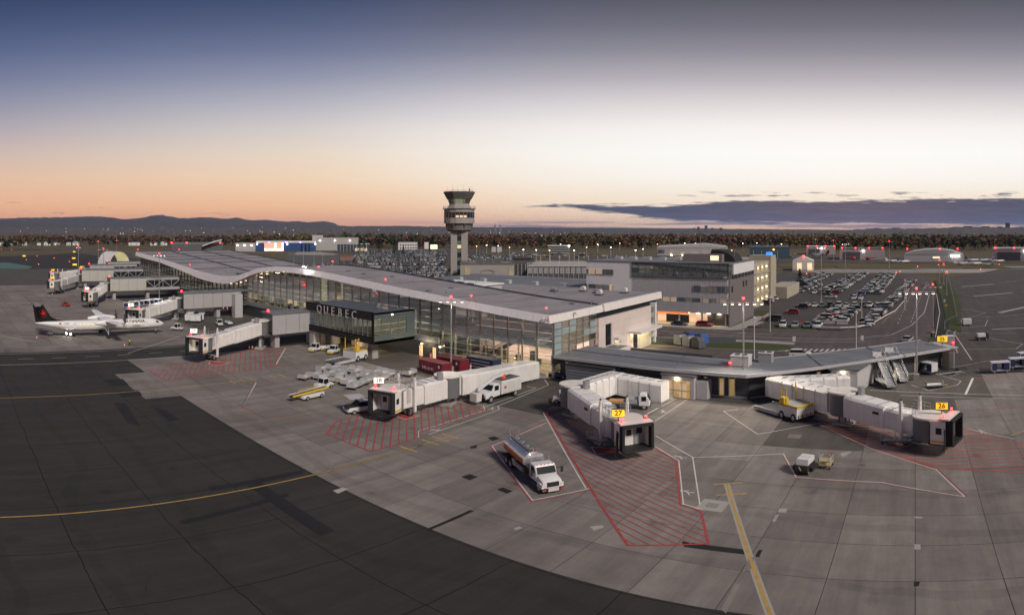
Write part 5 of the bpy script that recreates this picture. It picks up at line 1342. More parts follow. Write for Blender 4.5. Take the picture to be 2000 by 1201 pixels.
for x0, x1, yb, yt, lb, mm, rf in ((1575, 1632, 497, 482, 'grey two-storey hangar office behind the red-tailed aircraft', m_hw, m_lgrey), (1640, 1728, 507, 486, 'grey hangar with a dark open bay and red helicopters in front', m_hw, m_dgrey),
                                   (1938, 2060, 509, 486, 'grey flat-roofed building at the right edge behind parked jets', m_lgrey, m_lgrey)):
    o, w, h = fb('grey_hangar', lb, x0, x1, yb, yt, 40, mm, rf)
    MB().box(-w * .42, -w * .05, -.3, 0, 0, h * .72).build('hangar_door', m_hd, o)
    for k in range(4): MB().ball((-w * .45 + k * w * .3, -.6, h + .9), .55).build('red_beacon', m_redlamp, o)
    MB().ball((w * .02, -1, h * .8), .7).build('wall_lamp', m_whitelamp, o)
o, w, h = fb('barrel_hangar', 'white barrel-roofed hangar with parked jets beside it', 1766, 1882, 511, 497, 45, M('barrel_wall', (.48, .47, .47), .6, var=.06), None)
ar = [(-w / 2, 0), (-w * .36, 2.6), (-w * .15, 4.2), (w * .1, 4.6), (w * .32, 3.2), (w / 2, 0)]
MB().loft([[(x, -.2, h + z) for x, z in ar], [(x, 45, h + z) for x, z in ar]]).build('barrel_roof', m_lgrey, o)
MB().box(-w * .02, w * .10, -.3, 0, h * .45, h * .7).build('window_strip', m_bright, o)
for k in range(3): MB().ball((w * .3 + k * 3, -.8, h * .8), .6).build('wall_lamp', m_whitelamp, o)
for k in (-.45, .1, .4): MB().ball((k * w, 0, h + 5), .55).build('red_beacon', m_redlamp, o)
o, w, h = fb('gabled_tent', 'white gabled garage tent with two lit doorways', 1548, 1590, 528, 510, 22, M('tent_fabric', (.58, .57, .56), .6, var=.05), None)
MB().loft([[(-w / 2, -.1, h), (0, -.1, h + 3.2), (w / 2, -.1, h)], [(-w / 2, 22, h), (0, 22, h + 3.2), (w / 2, 22, h)]]).build('gable_roof', m_white, o)
for k in (-.3, .18): MB().box(k * w, (k + .22) * w, -.2, 0, 0, h * .8).build('lit_door', M('lit_tent_door', (.75, .6, .38), .5, emit=.7, ecol=(1, .8, .5)), o)
MB().ball((0, -.5, h + 3.5), .6).build('red_beacon', m_redlamp, o)
# open arched hangar on the left
d_ = 460; c = GD(231, d_)
o = thing('arched_shelter', 'open white arched shelter lit inside at the far end of the piers', 'shelter', (c[0], c[1], 0), math.atan2(-c[0], c[1]) + R(35))
ar = [(math.cos(R(t_)) * 9.5, math.sin(R(t_)) * 11.5) for t_ in range(0, 181, 15)]
MB().loft([[(x, -2, z) for x, z in ar], [(x, 14, z) for x, z in ar]], caps=False, closed=False).build('shell', m_white, o, True)
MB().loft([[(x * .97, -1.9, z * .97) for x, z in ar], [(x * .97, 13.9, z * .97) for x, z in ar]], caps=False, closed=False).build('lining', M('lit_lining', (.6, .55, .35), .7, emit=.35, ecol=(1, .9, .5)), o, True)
for k in range(3): MB().ball((-4, 2 + k * 4, 9), .5).build('lamp', m_warm, o)
# houses along the far road, left
for k, (x, w_) in enumerate(((3, 14), (27, 16), (48, 10), (76, 8), (92, 13), (112, 14), (134, 9), (148, 14), (262, 22), (300, 14), (318, 8), (322, 10))):
    o, w, h = fb('roadside_house', ['white', 'grey', 'pale', 'brown', 'cream', 'white', 'dark', 'pale', 'long white', 'grey', 'white', 'cream'][k] + ' roadside house before the left woods, number %s from the left' % ('first second third fourth fifth sixth seventh eighth ninth tenth eleventh twelfth'.split()[k]), x - w_ / 2, x + w_ / 2, 479.5, 473.5, 10, [m_white, m_lgrey, m_offwhite, m_grey][k % 4], None, cat='house')
    MB().loft([[(-w / 2 - .5, -.5, h), (0, -.5, h + 2.2), (w / 2 + .5, -.5, h)], [(-w / 2 - .5, 10.5, h), (0, 10.5, h + 2.2), (w / 2 + .5, 10.5, h)]]).build('roof', [m_dgrey, m_lgrey, m_hd][k % 3], o)
    for e in (-.3, .15): MB().box(e * w, e * w + 1.6, -.15, 0, 1.5, 3.2).build('window', m_bright if k % 2 else m_dark_glass, o)
# city skyline
for k, (x, yt, w_) in enumerate(((1344, 450, 4), (1356, 446, 5), (1364, 444, 5), (1379, 441.5, 6), (1391, 446, 5), (1408, 446, 6), (1450, 449, 7), (1462, 449, 6), (1495, 449, 8), (1712, 446.5, 9), (1750, 446, 16), (1890, 443, 18), (1925, 443, 16), (1953, 443.5, 10), (1968, 436.5, 9))):
    lb = ['low pale', 'slim', 'square', 'tallest', 'stepped', 'dark', 'flat', 'small', 'broad', 'hillside', 'long hillside', 'wide hilltop', 'second wide hilltop', 'narrow hilltop', 'tall glass hilltop'][k]
    fb('skyline_tower', lb + ' tower of the far city skyline', x - w_ / 2, x + w_ / 2, 456, yt - 1.2, 30, M('skyline_wall%d' % (k % 3), [(.09, .10, .12), (.12, .12, .14), (.07, .08, .10)][k % 3], .6, var=.15, scale=.05), None, 'tower', d=5000)
for k, x in enumerate((967, 977)):
    c = GD(x, 1500); o = thing('lattice_mast', ['left', 'right'][k] + ' of two lattice masts above the woods right of the tower', 'mast', (c[0], c[1], 0))
    mb = MB()
    for sx, sy in ((-1, -1), (1, -1), (1, 1), (-1, 1)): mb.bar((sx * 4, sy * 4, 0), (sx * .5, sy * .5, 44), .8)
    for z in range(4, 44, 5):
        r_ = 4 - 3.5 * z / 44; mb.bar((-r_, -r_, z), (r_, -r_, z), .5).bar((-r_, r_, z), (r_, r_, z), .5).bar((-r_, -r_, z), (r_, -r_, z + 5), .4)
    mb.build('lattice', m_grey, o)

# ================================================================== OFFICE BLOCK
of = thing('office_block', 'grey corrugated office block with a glazed top floor and lit ground floor', 'building', (-72, 160, 0))


def op(mb, name, m_, parent=None):
    l = of.location; mb.v = [(x - l[0], y - l[1], z - l[2]) for x, y, z in mb.v]; return mb.build(name, m_, parent or of)


m_corr = M('corrugated_grey', (0.55, 0.55, 0.56), .45, metal=.1, var=.05); m_stuc = M('pale_stucco', (0.74, 0.73, 0.74), .7, var=.06, scale=.3)
m_brick = M('dark_brick', (0.15, 0.13, 0.13), .85, var=.15, scale=1.5, fine=.2)
m_off_lit = lit_wall('lit_office_window', [(.04, .045, .035), (.34, .29, .15), (.08, .085, .06), (.22, .19, .11), (.03, .035, .03), (.44, .36, .18), (.05, .05, .04)], .7, .42, .4)
op(MB().box(-94.9, -79.6, 160, 186, 0, 17.4), 'wall', m_stuc); op(MB().box(-79.6, -50.3, 160.3, 186, 3.7, 17.2), 'core', m_dgrey)
op(MB().box(-50.4, -50.0, 160.4, 186, 0, 13.2), 'brick_wall', m_brick); op(MB().box(-50.4, -49.9, 164, 186, 14.4, 17.5), 'top_band', m_fascia)
op(MB().box(-50.42, -49.95, 164, 186, 13.2, 14.4), 'window_strip', m_dark_glass)
for k in range(6): op(MB().box(-50.1, -49.9, 164 + k * 3.6, 164.3 + k * 3.6, 13.2, 14.4), 'mullion', m_mull)
for y_, z_ in ((162.2, 9.6), (173.5, 10.2), (176.5, 10.2)): op(MB().box(-50.2, -49.92, y_, y_ + 1.3, z_, z_ + 1.7), 'window', m_dark_glass)
n = 60                                           # corrugation ribs
for z0, z1 in ((7.9, 13.3), (3.75, 6.7)):
    for k in range(n):
        a = -79.6 + 29.3 * k / n
        if z0 > 7 and a > -61.2 and False: continue
        op(MB().box(a + .03, a + .32, 160.0, 160.28, z0, z1), 'corrugation', m_corr)
op(MB().box(-79.6, -50.3, 160.12, 160.3, 3.7, 13.4), 'siding', m_corr)
op(MB().box(-79.6, -50.2, 160.05, 160.2, 6.7, 7.9), 'window_strip', m_off_lit); op(MB().box(-60.4, -50.2, 159.9, 160.1, 9.7, 11.4), 'window_strip', m_off_lit)
for k in range(13): op(MB().box(-79.6 + k * 2.42, -79.4 + k * 2.42, 159.95, 160.12, 6.7, 7.9), 'mullion', m_mull)
for k in range(6): op(MB().box(-60.4 + k * 2.0, -60.2 + k * 2.0, 159.82, 159.95, 9.7, 11.4), 'mullion', m_mull)
g_top = glass('office_glass', (.7, .8, .78), refl=.16, body=.45, bodycol=(.14, .17, .17))
for k in range(13):
    for j in range(2):
        a = -79.5 + k * 2.24
        op(MB().box(a + .06, a + 2.18, 159.9, 159.95, 13.55 + j * 2.05, 13.55 + j * 2.05 + (1.95 if j else 1.95)), 'pane', g_top)
    op(MB().box(-79.55 + k * 2.24, -79.42 + k * 2.24, 159.8, 160.05, 13.4, 17.7), 'mullion', m_dgrey)
for j in range(2):
    for k in range(2): op(MB().box(-50.22, -50.17, 160.1 + k * 1.9, 161.9 + k * 1.9, 13.55 + j * 2.05, 15.5 + j * 2.05), 'pane', g_top)
op(MB().box(-79.5, -50.4, 160.5, 160.6, 13.5, 17.2), 'lit_room_wall', m_off_lit)
for z in (13.4, 15.5, 17.6): op(MB().box(-79.6, -50.1, 159.78, 160.0, z - .07, z + .07), 'transom', m_dgrey)
op(MB().box(-95.1, -49.9, 159.9, 186.2, 17.4, 17.75), 'roof', m_roof2)
for z0, z1 in ((13.6, 15.2), (8.8, 10.6)):
    op(MB().box(-94.6, -85.6, 159.85, 160.02, z0, z1), 'window_strip', m_off_lit)
    for k in range(4): op(MB().box(-94.6 + k * 2.95, -94.4 + k * 2.95, 159.75, 159.9, z0, z1), 'mullion', m_mull)
# ground floor: recessed, lit
op(MB().box(-79.5, -50.4, 166, 166.3, 0, 3.7), 'lit_wall', lit_wall('lit_lobby_wall', [(.75, .55, .25), (.45, .32, .14), (.85, .66, .34)], .9, .25, .3)); op(MB().box(-79.5, -50.4, 160.5, 166, .12, .16), 'lit_floor', M('lobby_floor', (.4, .32, .2), .5, emit=.3, ecol=(1, .7, .35)))  # lobby wall and floor have their lamplight put in as glow
op(MB().box(-79.5, -62, 160.2, 160.5, 3.25, 3.7), 'orange_band', lamp('orange_lit_band', (1, .22, .05), .9))
for k in range(9): op(MB().box(-78.5 + k * 3.1, -77.6 + k * 3.1, 161, 161.6, 3.5, 3.62), 'canopy_lamp', m_warm)
for k in range(5): op(MB().box(-79 + k * 6.9, -78.6 + k * 6.9, 160.6, 161, 0, 3.7), 'column', m_lgrey)
op(MB().box(-56.8, -50.4, 161.5, 165.8, .1, 3.6), 'brick_lobby', m_brick)
op(MB().box(-70, -63, 163.2, 163.5, .3, 2.6), 'glass_screen', m_dark_glass)
def chev(x0):   # white-on-dark arrow sign on the lobby wall
    m_ = MB()
    m_.bar((x0, 160.15, 1.0), (x0 + 1.1, 160.15, 2.0), .12, .7, up=(0, 1, 0)).bar((x0 + 1.1, 160.15, 2.0), (x0, 160.15, 3.0), .12, .7, up=(0, 1, 0)); return m_
op(chev(-73.6), 'chevron_sign', m_dwall)
op(MB().box(-66, -54, 166, 171, 17.75, 20.0), 'plant_room', M('brown_plant', (.22, .19, .18), .6, var=.1)); op(MB().box(-57.5, -55, 165.9, 166, 18.2, 19.6), 'lit_vent', m_bright)
ar = [(math.cos(R(t_)) * 7, math.sin(R(t_)) * 3.6) for t_ in range(0, 100, 10)] + [(-1.2, 0)]
op(MB().loft([[(-57.8 + x, 168, 17.7 + z) for x, z in ar], [(-57.8 + x, 176, 17.7 + z) for x, z in ar]]), 'curved_canopy', m_black)
for k in range(5): op(MB().obox((-90 + k * 5, 172, 18.2), (2.2, 1.6, .9)), 'roof_unit', m_lgrey)
for k, x in enumerate((-74, -62, -51.5)): op(MB().tube((x, 170, 17.7), (x, 170, 25 if k == 1 else 21), .07, n=5), 'roof_mast', m_galv)
# ================================================================== GARAGE
ga = thing('parking_garage', 'concrete parking garage with lit square openings and a stair tower', 'garage', (-62, 206, 0))


def gp(mb, name, m_, parent=None):
    l = ga.location; mb.v = [(x - l[0], y - l[1], z - l[2]) for x, y, z in mb.v]; return mb.build(name, m_, parent or ga)


m_gc = M('warm_garage_concrete', (0.36, 0.33, 0.26), .8, var=.12, scale=.3, fine=.05)
gp(MB().box(-100, -54.5, 200, 224, 0, 15.6), 'wall', m_gc); gp(MB().box(-62, -53.6, 224, 232, 0, 17.5), 'stair_tower', m_gc)
gp(MB().box(-100, -58, 232, 252, 0, 15.6), 'wall', m_gc)
m_glit = M('lit_garage_bay', (.4, .34, .22), .7, var=.15, emit=.16, ecol=(1, .72, .35))
for k in range(4):
    for j in range(3):
        y0 = 204.5 + j * 6.2; z0 = 1.0 + k * 3.75
        gp(MB().box(-54.52, -54.42, y0, y0 + 5.2, z0, z0 + 2.5), 'bay', m_glit)
        gp(MB().box(-54.45, -54.2, y0 + .6, y0 + 1.0, z0 + .1, z0 + 2.4), 'bay_post', m_gc); gp(MB().ball((-54.2, y0 + 2.8, z0 + 1.5), .13), 'bay_lamp', m_warm)
    gp(MB().box(-54.45, -54.15, 203.6, 224, .1 + k * 3.75, .7 + k * 3.75), 'floor_band', m_gc)
for k in range(18): gp(MB().box(-57.9, -57.7, 232, 244, 1.0 + k * .78, 1.5 + k * .78), 'louvre', m_lgrey)
gp(MB().box(-58.2, -58.0, 232, 244, .5, 15), 'louvre_backing', m_hd)
gp(MB().box(-57.9, -50, 236, 262, 0, 4.6), 'low_wing', m_gc); gp(MB().box(-56, -54.2, 226, 229, 17.5, 18.6), 'roof_sign', lamp('blue_sign', (.05, .25, .9), 1.2))
for k in range(14): gp(MB().box(-100, -66, 190.2 + 0, 190.4, 1 + k * 1.0, 1.6 + k * 1.0), 'louvre', m_lgrey)
# ================================================================== JET BRIDGES
m_jw = M('bridge_white', (0.74, 0.72, 0.70), .45, var=.12, scale=.5, fine=.03, streak=(1.2, 1.2, .16, .14)); m_jr = M('bridge_ribbed_white', (0.70, 0.68, 0.66), .45, var=.10, scale=.4, streak=(1.2, 1.2, .16, .12))
m_curt = M('grey_roller_curtain', (0.13, 0.135, 0.14), .5, var=.08); m_canopy = M('black_canopy_fabric', (0.014, 0.015, 0.018), .85, var=.25, scale=2)
m_jroof = M('bridge_roof_cream', (0.68, 0.65, 0.60), .55, var=.14, scale=.6)
m_signY = lamp('yellow_sign_face', (1.0, 0.66, 0.04), .72); m_signW = lamp('white_sign_face', (1.0, 0.94, 0.85), 1.0)
m_signT = M('dark_red_numeral', (0.30, 0.03, 0.02), .6, var=0); m_signK = M('black_numeral', (0.02, 0.02, 0.02), .6, var=0)
m_inlit = M('lit_cab_wall', (.62, .58, .48), .6, var=.05, emit=.28, ecol=(1, .88, .62)); m_inwhite = M('cab_wall_white', (.42, .42, .43), .5, var=.05)
m_beam = M('walkway_panel_grey', (0.36, 0.355, 0.36), .5, var=.06, scale=.5); m_beam2 = M('walkway_panel_cream', (0.44, 0.43, 0.39), .5, var=.06, scale=.5)


def tunnel_mesh(p, q, w, h, rib=True, pitch=.62):
    """p,q: (x,y,floor z)"""
    p, q = Vector(p), Vector(q); L = (q - p).length; d = (q - p) / L; s = Vector((-d.y, d.x, 0)).normalized(); u = Vector((0, 0, 1))
    def ring(t_, o):
        c = p + d * t_; hw = w / 2 + o
        return [tuple(c + s * y + u * z) for y, z in ((-hw, 0), (hw, 0), (hw, h - .25), (w / 2 - .3, h), (-w / 2 + .3, h), (-hw, h - .25))]
    if not rib:
        rs = [ring(0, 0)]; t_ = 1.2
        while t_ < L - .4: rs += [ring(t_, 0), ring(t_ + .02, -.03), ring(t_ + .07, -.03), ring(t_ + .09, 0)]; t_ += 1.25
        return MB().loft(rs + [ring(L, 0)])
    rs = [ring(0, .07)]; t_ = .2
    while t_ < L - pitch:
        rs += [ring(t_, .07), ring(t_ + .06, 0), ring(t_ + pitch - .2, 0), ring(t_ + pitch - .14, .07)]; t_ += pitch
    rs.append(ring(L, .07)); return MB().loft(rs)


def jet_bridge(num, label, Rt, C, cab_deg, zr, zc, fixed, rib=True, sign='Y', lit=False, w=3.0, h=2.9, stairs=1, rails=True, wheel=.80, drum=True, back='wall', sgn=-1.5):
    root = thing('jet_bridge', label, 'jet bridge', (Rt[0], Rt[1], 0))
    B = lambda mb, nm, m_, parent=None, smooth=False: (mb.build(nm, m_, None, smooth, world=root) if parent is None else _sub(mb, nm, m_, parent, smooth))
    def _sub(mb, nm, m_, parent, smooth):
        l = root.location; mb.v = [(x - l[0], y - l[1], z - l[2]) for x, y, z in mb.v]; return mb.build(nm, m_, parent, smooth)
    R2, C2 = Vector(Rt), Vector(C); d = (C2 - R2).normalized(); L = (C2 - R2).length; s = Vector((-d.y, d.x)); ang = math.atan2(d.y, d.x)
    at = lambda t_, y=0.0: R2 + d * t_ + s * y
    # rotunda
    B(MB().tube((*R2, zr - .15), (*R2, zr + h + .05), 1.85, n=20), 'rotunda', m_curt, smooth=True); B(MB().tube((*R2, zr + h + .05), (*R2, zr + h + .3), 2.05, n=20), 'rotunda_roof', m_jroof, smooth=True)
    for a in (.45, -.45, 2.6, -2.6): q = R2 + Vector((math.cos(ang + a), math.sin(ang + a))) * 1.8; B(MB().obox((*q, zr + h / 2), (.5, .35, h + .2), ang + a), 'rotunda_pillar', m_jw)
    B(MB().tube((*R2, .3), (*R2, zr - .1), .5, n=10), 'column', m_lgrey, smooth=True); B(MB().obox((*R2, .2), (2.6, 2.0, .4), ang + .4), 'pedestal', m_kerb)
    for k in range(5):
        a = k * 1.3; q = R2 + Vector((math.cos(a), math.sin(a))) * .75; B(MB().tube((*q, .5), (q[0] * 1, q[1], zr - .1), .09, n=6), 'cable_conduit', m_dgrey)
    mid = 1.5 + (L - 3.0) * .55; zm = zr + (zc - zr) * mid / L
    t1 = B(tunnel_mesh((*at(1.5), zr), (*at(mid), zm), w, h, rib), 'tunnel', m_jr if rib else m_jw); t1['label'] = 'wider telescoping tunnel section next to the rotunda'
    B(tunnel_mesh((*at(mid - .4), zm + .12), (*at(L - 1.4), zc + .1), w - .35, h - .3, rib), 'tunnel', m_jr if rib else m_jw)
    for k in range(4):
        t_ = 2.5 + k * (L - 6) / 4; z_ = zr + (zc - zr) * t_ / L + h; q = at(t_); B(MB().obox((*q, z_ + .05), (.18, w - .7, .1), ang), 'roof_rib', m_lgrey)
    q = at(2.4, .9); B(MB().tube((*q, zr + h), (*q, zr + h + 1.1), .5, n=12), 'roof_unit', m_galv, smooth=True)
    # wheel carriage
    Wt = L * wheel; zw = zr + (zc - zr) * wheel
    for y in (-w / 2 - .25, w / 2 + .25):
        q = at(Wt, y); B(MB().obox((*q, (zw + h + .9 + .9) / 2), (.34, .34, zw + h + .9 - .9), ang), 'lift_column', m_jw)
        B(MB().tube((*q, zw + h + .9), (*q, zw + h + 1.35), .2, n=8).tube((*q, zw + h + 1.35), (*q, zw + h + 1.6), .12, n=8), 'lift_motor', m_white, smooth=True)
        B(MB().ball((*q, zw + h + 1.65), .14), 'motor_cap', m_black)
    B(MB().bar((*at(Wt, -w / 2 - .3), .95), (*at(Wt, w / 2 + .3), .95), .4, .35), 'axle_beam', m_lgrey)
    for y in (-.75, .75):
        for x in (-.0,):
            q = at(Wt + x, y); a_, b_ = at(Wt + x, y - .22), at(Wt + x, y + .22)
            wh = B(MB().tube((*a_, .55), (*b_, .55), .55, n=16), 'wheel', m_tyre, smooth=True); B(MB().tube((*at(Wt + x, y - .235), .55), (*at(Wt + x, y + .235), .55), .27, n=10), 'hub', m_rim, wh)
    B(MB().obox((*at(Wt), .75), (1.6, 1.0, .3), ang), 'drive_unit', m_dgrey)
    # cab
    ca = R(cab_deg); cd = Vector((math.cos(ca), math.sin(ca))); cs = Vector((-cd.y, cd.x)); cp = lambda x, y: C2 + cd * x + cs * y
    B(MB().tube((*cp(-1.3, 0), zc - .2), (*cp(-1.3, 0), zc + h - .1), 1.65, n=20), 'cab_drum', m_curt, smooth=True)
    B(MB().tube((*cp(-1.1, 0), zc + h - .1), (*cp(-1.1, 0), zc + h + .12), 2.0, n=20), 'cab_roof_disc', m_jroof, smooth=True)
    B(MB().obox((*cp(.9, 0), zc - .12), (2.8, 3.5, .22), ca), 'cab_floor', m_black); B(MB().obox((*cp(.75, 0), zc + h - .2), (2.3, 3.6, .2), ca), 'cab_roof', m_jw)
    for y in (-1.7, 1.7): B(MB().obox((*cp(.7, y), zc + h / 2 - .15), (1.9, .14, h - .2), ca), 'cab_side', m_jw)
    wl_ = B(MB().obox((*cp(.45, 0), zc + h / 2 - .15), (.12, 3.3, h - .3), ca), 'cab_wall', m_inlit if lit else m_inwhite)
    B(MB().obox((*cp(.54, .95), zc + 1.75), (.06, .7, .8), ca), 'window', m_dark_glass, wl_); B(MB().obox((*cp(.55, -.35), zc + 1.1), (.08, 1.0, 2.15), ca), 'door', m_jw, wl_)
    B(MB().obox((*cp(.61, -.35), zc + 1.6), (.04, .6, .8), ca), 'door_window', m_dark_glass, wl_); B(MB().obox((*cp(.55, .95), zc + .6), (.1, 1.2, 1.1), ca), 'console', m_grey, wl_)
    # canopy frame, three bows of fabric
    for k, x in enumerate((1.75, 2.05, 2.35)):
        for y in (-1.75, 1.75): B(MB().obox((*cp(x, y), zc + h / 2 - .15 + .05 * k), (.26, .30, h + .1), ca), 'canopy_fold', m_canopy)
        B(MB().obox((*cp(x, 0), zc + h + .0), (.26, 3.75, .32), ca), 'canopy_fold', m_canopy)
    B(MB().obox((*cp(1.5, 0), zc + h + .22), (1.1, 3.9, .18), ca), 'canopy_hood', m_jw); B(MB().obox((*cp(2.4, 0), zc - .1), (.25, 3.4, .3), ca), 'bumper', m_black)
    # sign
    sp = cp(.3, sgn); sz_ = zc + h + 1.2; fa = math.atan2(-sp.y, -sp.x)
    mS = m_signY if sign == 'Y' else m_signW; mT = m_signT if sign == 'Y' else m_signK
    sg = B(MB().obox((*sp, sz_), (.35, 1.38, .9), fa), 'gate_sign', mS); B(MB().tube((*sp, zc + h), (*sp, sz_ - .4), .06, n=6), 'sign_post', m_dgrey, sg)
    l = root.location; fx, fy = math.cos(fa), math.sin(fa)
    for e in (-.46, .46): B(MB().obox((*sp, sz_ + e), (.4, 1.46, .06), fa), 'sign_frame', m_dgrey, sg)
    put_text('numeral', num, .85, mT, sg, (sp.x + fx * .19 - l[0], sp.y + fy * .19 - l[1], sz_), fa, .01, bold=.02)
    for y in (1.5, -1.5): B(MB().tube((*cp(1.2, y), zc + h + .3), (*cp(1.2, y), zc + h + .55), .05, n=5), 'beacon_post', m_orange); B(MB().ball((*cp(1.2, y), zc + h + .68), .13, 8, 5), 'red_beacon', m_redlamp)
    # stairs down from the cab side
    if stairs:
        sd_ = stairs; a0 = at(L - 2.0, sd_ * (w / 2 + .6)); a1 = at(L - 6.6, sd_ * (w / 2 + .6))
        ss = B(MB().bar((*a0, zc - .1), (*a1, .35), 1.0, .16), 'stair', m_dgrey); B(MB().obox((*at(L - 1.4, sd_ * (w / 2 + .6)), zc - .1), (1.4, 1.2, .12), ang), 'landing', m_dgrey)
        for e in (-.48, .48):
            o_ = s * e; p0, p1 = a0 + o_, a1 + o_
            rl2 = MB().bar((*p0, zc + .95), (*p1, 1.3), .05); rl2.bar((*p0, zc + .45), (*p1, .85), .04)
            for k in range(7): t_ = k / 6; qq = p0 + (p1 - p0) * t_; zz = zc - .1 + (.35 - zc + .1) * t_; rl2.bar((*qq, zz), (*qq, zz + 1.05), .05)
            B(rl2, 'stair_rail', m_galv, ss)
        for k in range(8): t_ = (k + .5) / 8; qq = a0 + (a1 - a0) * t_; B(MB().obox((*qq, zc - .1 + (.45 - zc) * t_ + .12), (.3, .9, .05), ang), 'tread', m_lgrey, ss)
        for e in (-.4, .4): q = a1 + s * e; B(MB().tube((*(q + d * .1), .17), (*(q + d * .1 + s * .08), .17), .17, n=10), 'stair_caster', m_tyre, ss)
    if rails:
        z_ = zc + h + .05
        for y in (-1.2, 1.2):
            rr_ = MB()
            pts_ = [at(Wt - .6 + k * .9, y) for k in range(4)]
            for a_, b_ in zip(pts_, pts_[1:]): rr_.bar((*a_, z_ + 1.0), (*b_, z_ + 1.0), .05).bar((*a_, z_ + .5), (*b_, z_ + .5), .045)
            for a_ in pts_: rr_.bar((*a_, z_), (*a_, z_ + 1.0), .05)
            B(rr_, 'roof_railing', m_galv)
        la = at(L - 2.2, stairs * (w / 2 + .1)) if stairs else at(L - 2.2, w / 2 + .1); ld = MB()
        for e in (-.22, .22): ld.bar((*(la + d * e), .9 + zc), (*(la + d * e), zc + h + .9), .045)
        for k in range(9): ld.bar((*(la - d * .22), zc + 1 + k * .3), (*(la + d * .22), zc + 1 + k * .3), .035)
        B(ld, 'roof_ladder', m_galv)
    # under-tunnel beam, cable festoon, side window and scuff plates
    B(MB().bar((*at(2), zr - .14), (*at(L - 2), zc - .06), .5, .26), 'under_beam', m_dgrey)
    fs_ = MB(); pp_ = None
    for k in range(17):
        t_ = 2 + (L - 4.5) * k / 16; q = at(t_, w / 2 + .12); z_ = zr + (zc - zr) * t_ / L - .1 - .28 * (k % 2)
        if pp_: fs_.bar(pp_, (*q, z_), .06)
        pp_ = (*q, z_)
    B(fs_, 'cable_festoon', m_black)
    for y in (-1.78, 1.78): B(MB().obox((*cp(.75, y), zc + 1.6), (.7, .04, .8), ca), 'side_window', m_dark_glass); B(MB().obox((*cp(.7, y), zc + .25), (1.8, .05, .3), ca), 'hazard_strip', m_yel)
    q = at(mid - 1.2, -w / 2 - .08); B(MB().obox((*q, zm + 1.9), (1.0, .05, .3), ang), 'black_plate', m_black)
    # cables hanging at the cab
    hs = MB()
    for k in range(3):
        q = cp(1.6, -2.05 - k * .1); hs.tube((*q, zc + 2.0), (*(q + cs * -.1), zc - .6 - k * .2), .05, n=6)
    B(hs, 'hose_loop', m_black)
    # fixed walkway back to the building
    pts_ = [(Rt[0], Rt[1], zr)] + fixed
    for k, (a_, b_) in enumerate(zip(pts_, pts_[1:])):
        a3, b3 = Vector(a_), Vector(b_); dd = (b3 - a3).normalized(); st_ = a3 + dd * (1.6 if k == 0 else -.0)
        if back == 'wall':
            f_ = B(tunnel_mesh(tuple(st_), tuple(b3 + dd * (1.6 if k < len(pts_) - 2 else 0)), w + .15, h + .05, rib, .7), 'fixed_walkway', m_jr if rib else m_jw)
            if not rib:
                for j in range(1, 5): q = st_ + (b3 - st_) * (j / 5); B(MB().obox((q.x, q.y, q.z + h / 2), (.06, w + .22, h + .06), math.atan2(dd.y, dd.x)), 'joint_strip', m_lgrey, f_)
                for j in range(6): q = st_ + (b3 - st_) * ((j + .5) / 6); B(MB().bar((q.x - .4, q.y - .3, q.z + h + .12), (q.x + .4, q.y + .3, q.z + h + .2), .06), 'roof_conduit', m_dgrey, f_)
    return root, B


r28, B28 = jet_bridge('28', 'ribbed white jet bridge at gate 28 with a lit white number sign', (-63.3, 66.4), (-63.6, 55.2), -72, 1.5, 1.4, [(-63.5, 88.2, .25)], True, 'W', False, stairs=0, wheel=.72, h=3.0)
r27, B27 = jet_bridge('27', 'smooth white jet bridge at gate 27 with a yellow number sign, cab facing the camera', (-45.2, 72.8), (-31.2, 62.2), -40, 1.7, 1.5, [(-45.6, 84.9, .9), (-36.6, 84.9, .35)], False, 'Y', False, stairs=-1, wheel=.76)
r26, B26 = jet_bridge('26', 'smooth white jet bridge at gate 26 with a yellow number sign, cab facing right', (-9.5, 81.2), (2.6, 71.2), -22, 1.7, 1.5, [(-20.3, 90.6, 1.0), (-10.8, 96.0, .6)], False, 'Y', False, stairs=-1, wheel=.74, sgn=.6)
r29, B29 = jet_bridge('29', 'ribbed white jet bridge at gate 29 with a lit cab and white sign', (-120.3, 66.5), (-112.6, 48.6), -62, 3.4, 2.3, [], True, 'W', True, stairs=0, wheel=.84)
r30, B30 = jet_bridge('30', 'ribbed white jet bridge at gate 30 beside the nose of the airliner', (-172.0, 66.0), (-158.5, 49.5), -50, 3.4, 2.4, [], True, 'W', False, stairs=0, wheel=.8)
r31, B31 = jet_bridge('31', 'ribbed white jet bridge at gate 31 behind the airliner, cab lit', (-231, 59.2), (-206.5, 47.8), -75, 3.4, 2.6, [], True, 'W', True, stairs=0, wheel=.86)
r32, B32 = jet_bridge('32', 'grey jet bridge at gate 32 with a yellow sign and black canopy', (-278, 58.2), (-254, 43), -95, 3.6, 2.8, [], False, 'Y', False, stairs=1, wheel=.8)
r33, B33 = jet_bridge('33', 'grey jet bridge at gate 33 behind gate 32, seen end on', (-318, 71), (-306, 52), -100, 3.6, 2.8, [], False, 'Y', False, stairs=0, wheel=.8, rails=False)
r34, B34 = jet_bridge('34', 'farthest jet bridge on the left with a small yellow sign', (-345, 88), (-330, 72), -100, 3.6, 2.8, [], False, 'Y', False, stairs=0, wheel=.8, rails=False)


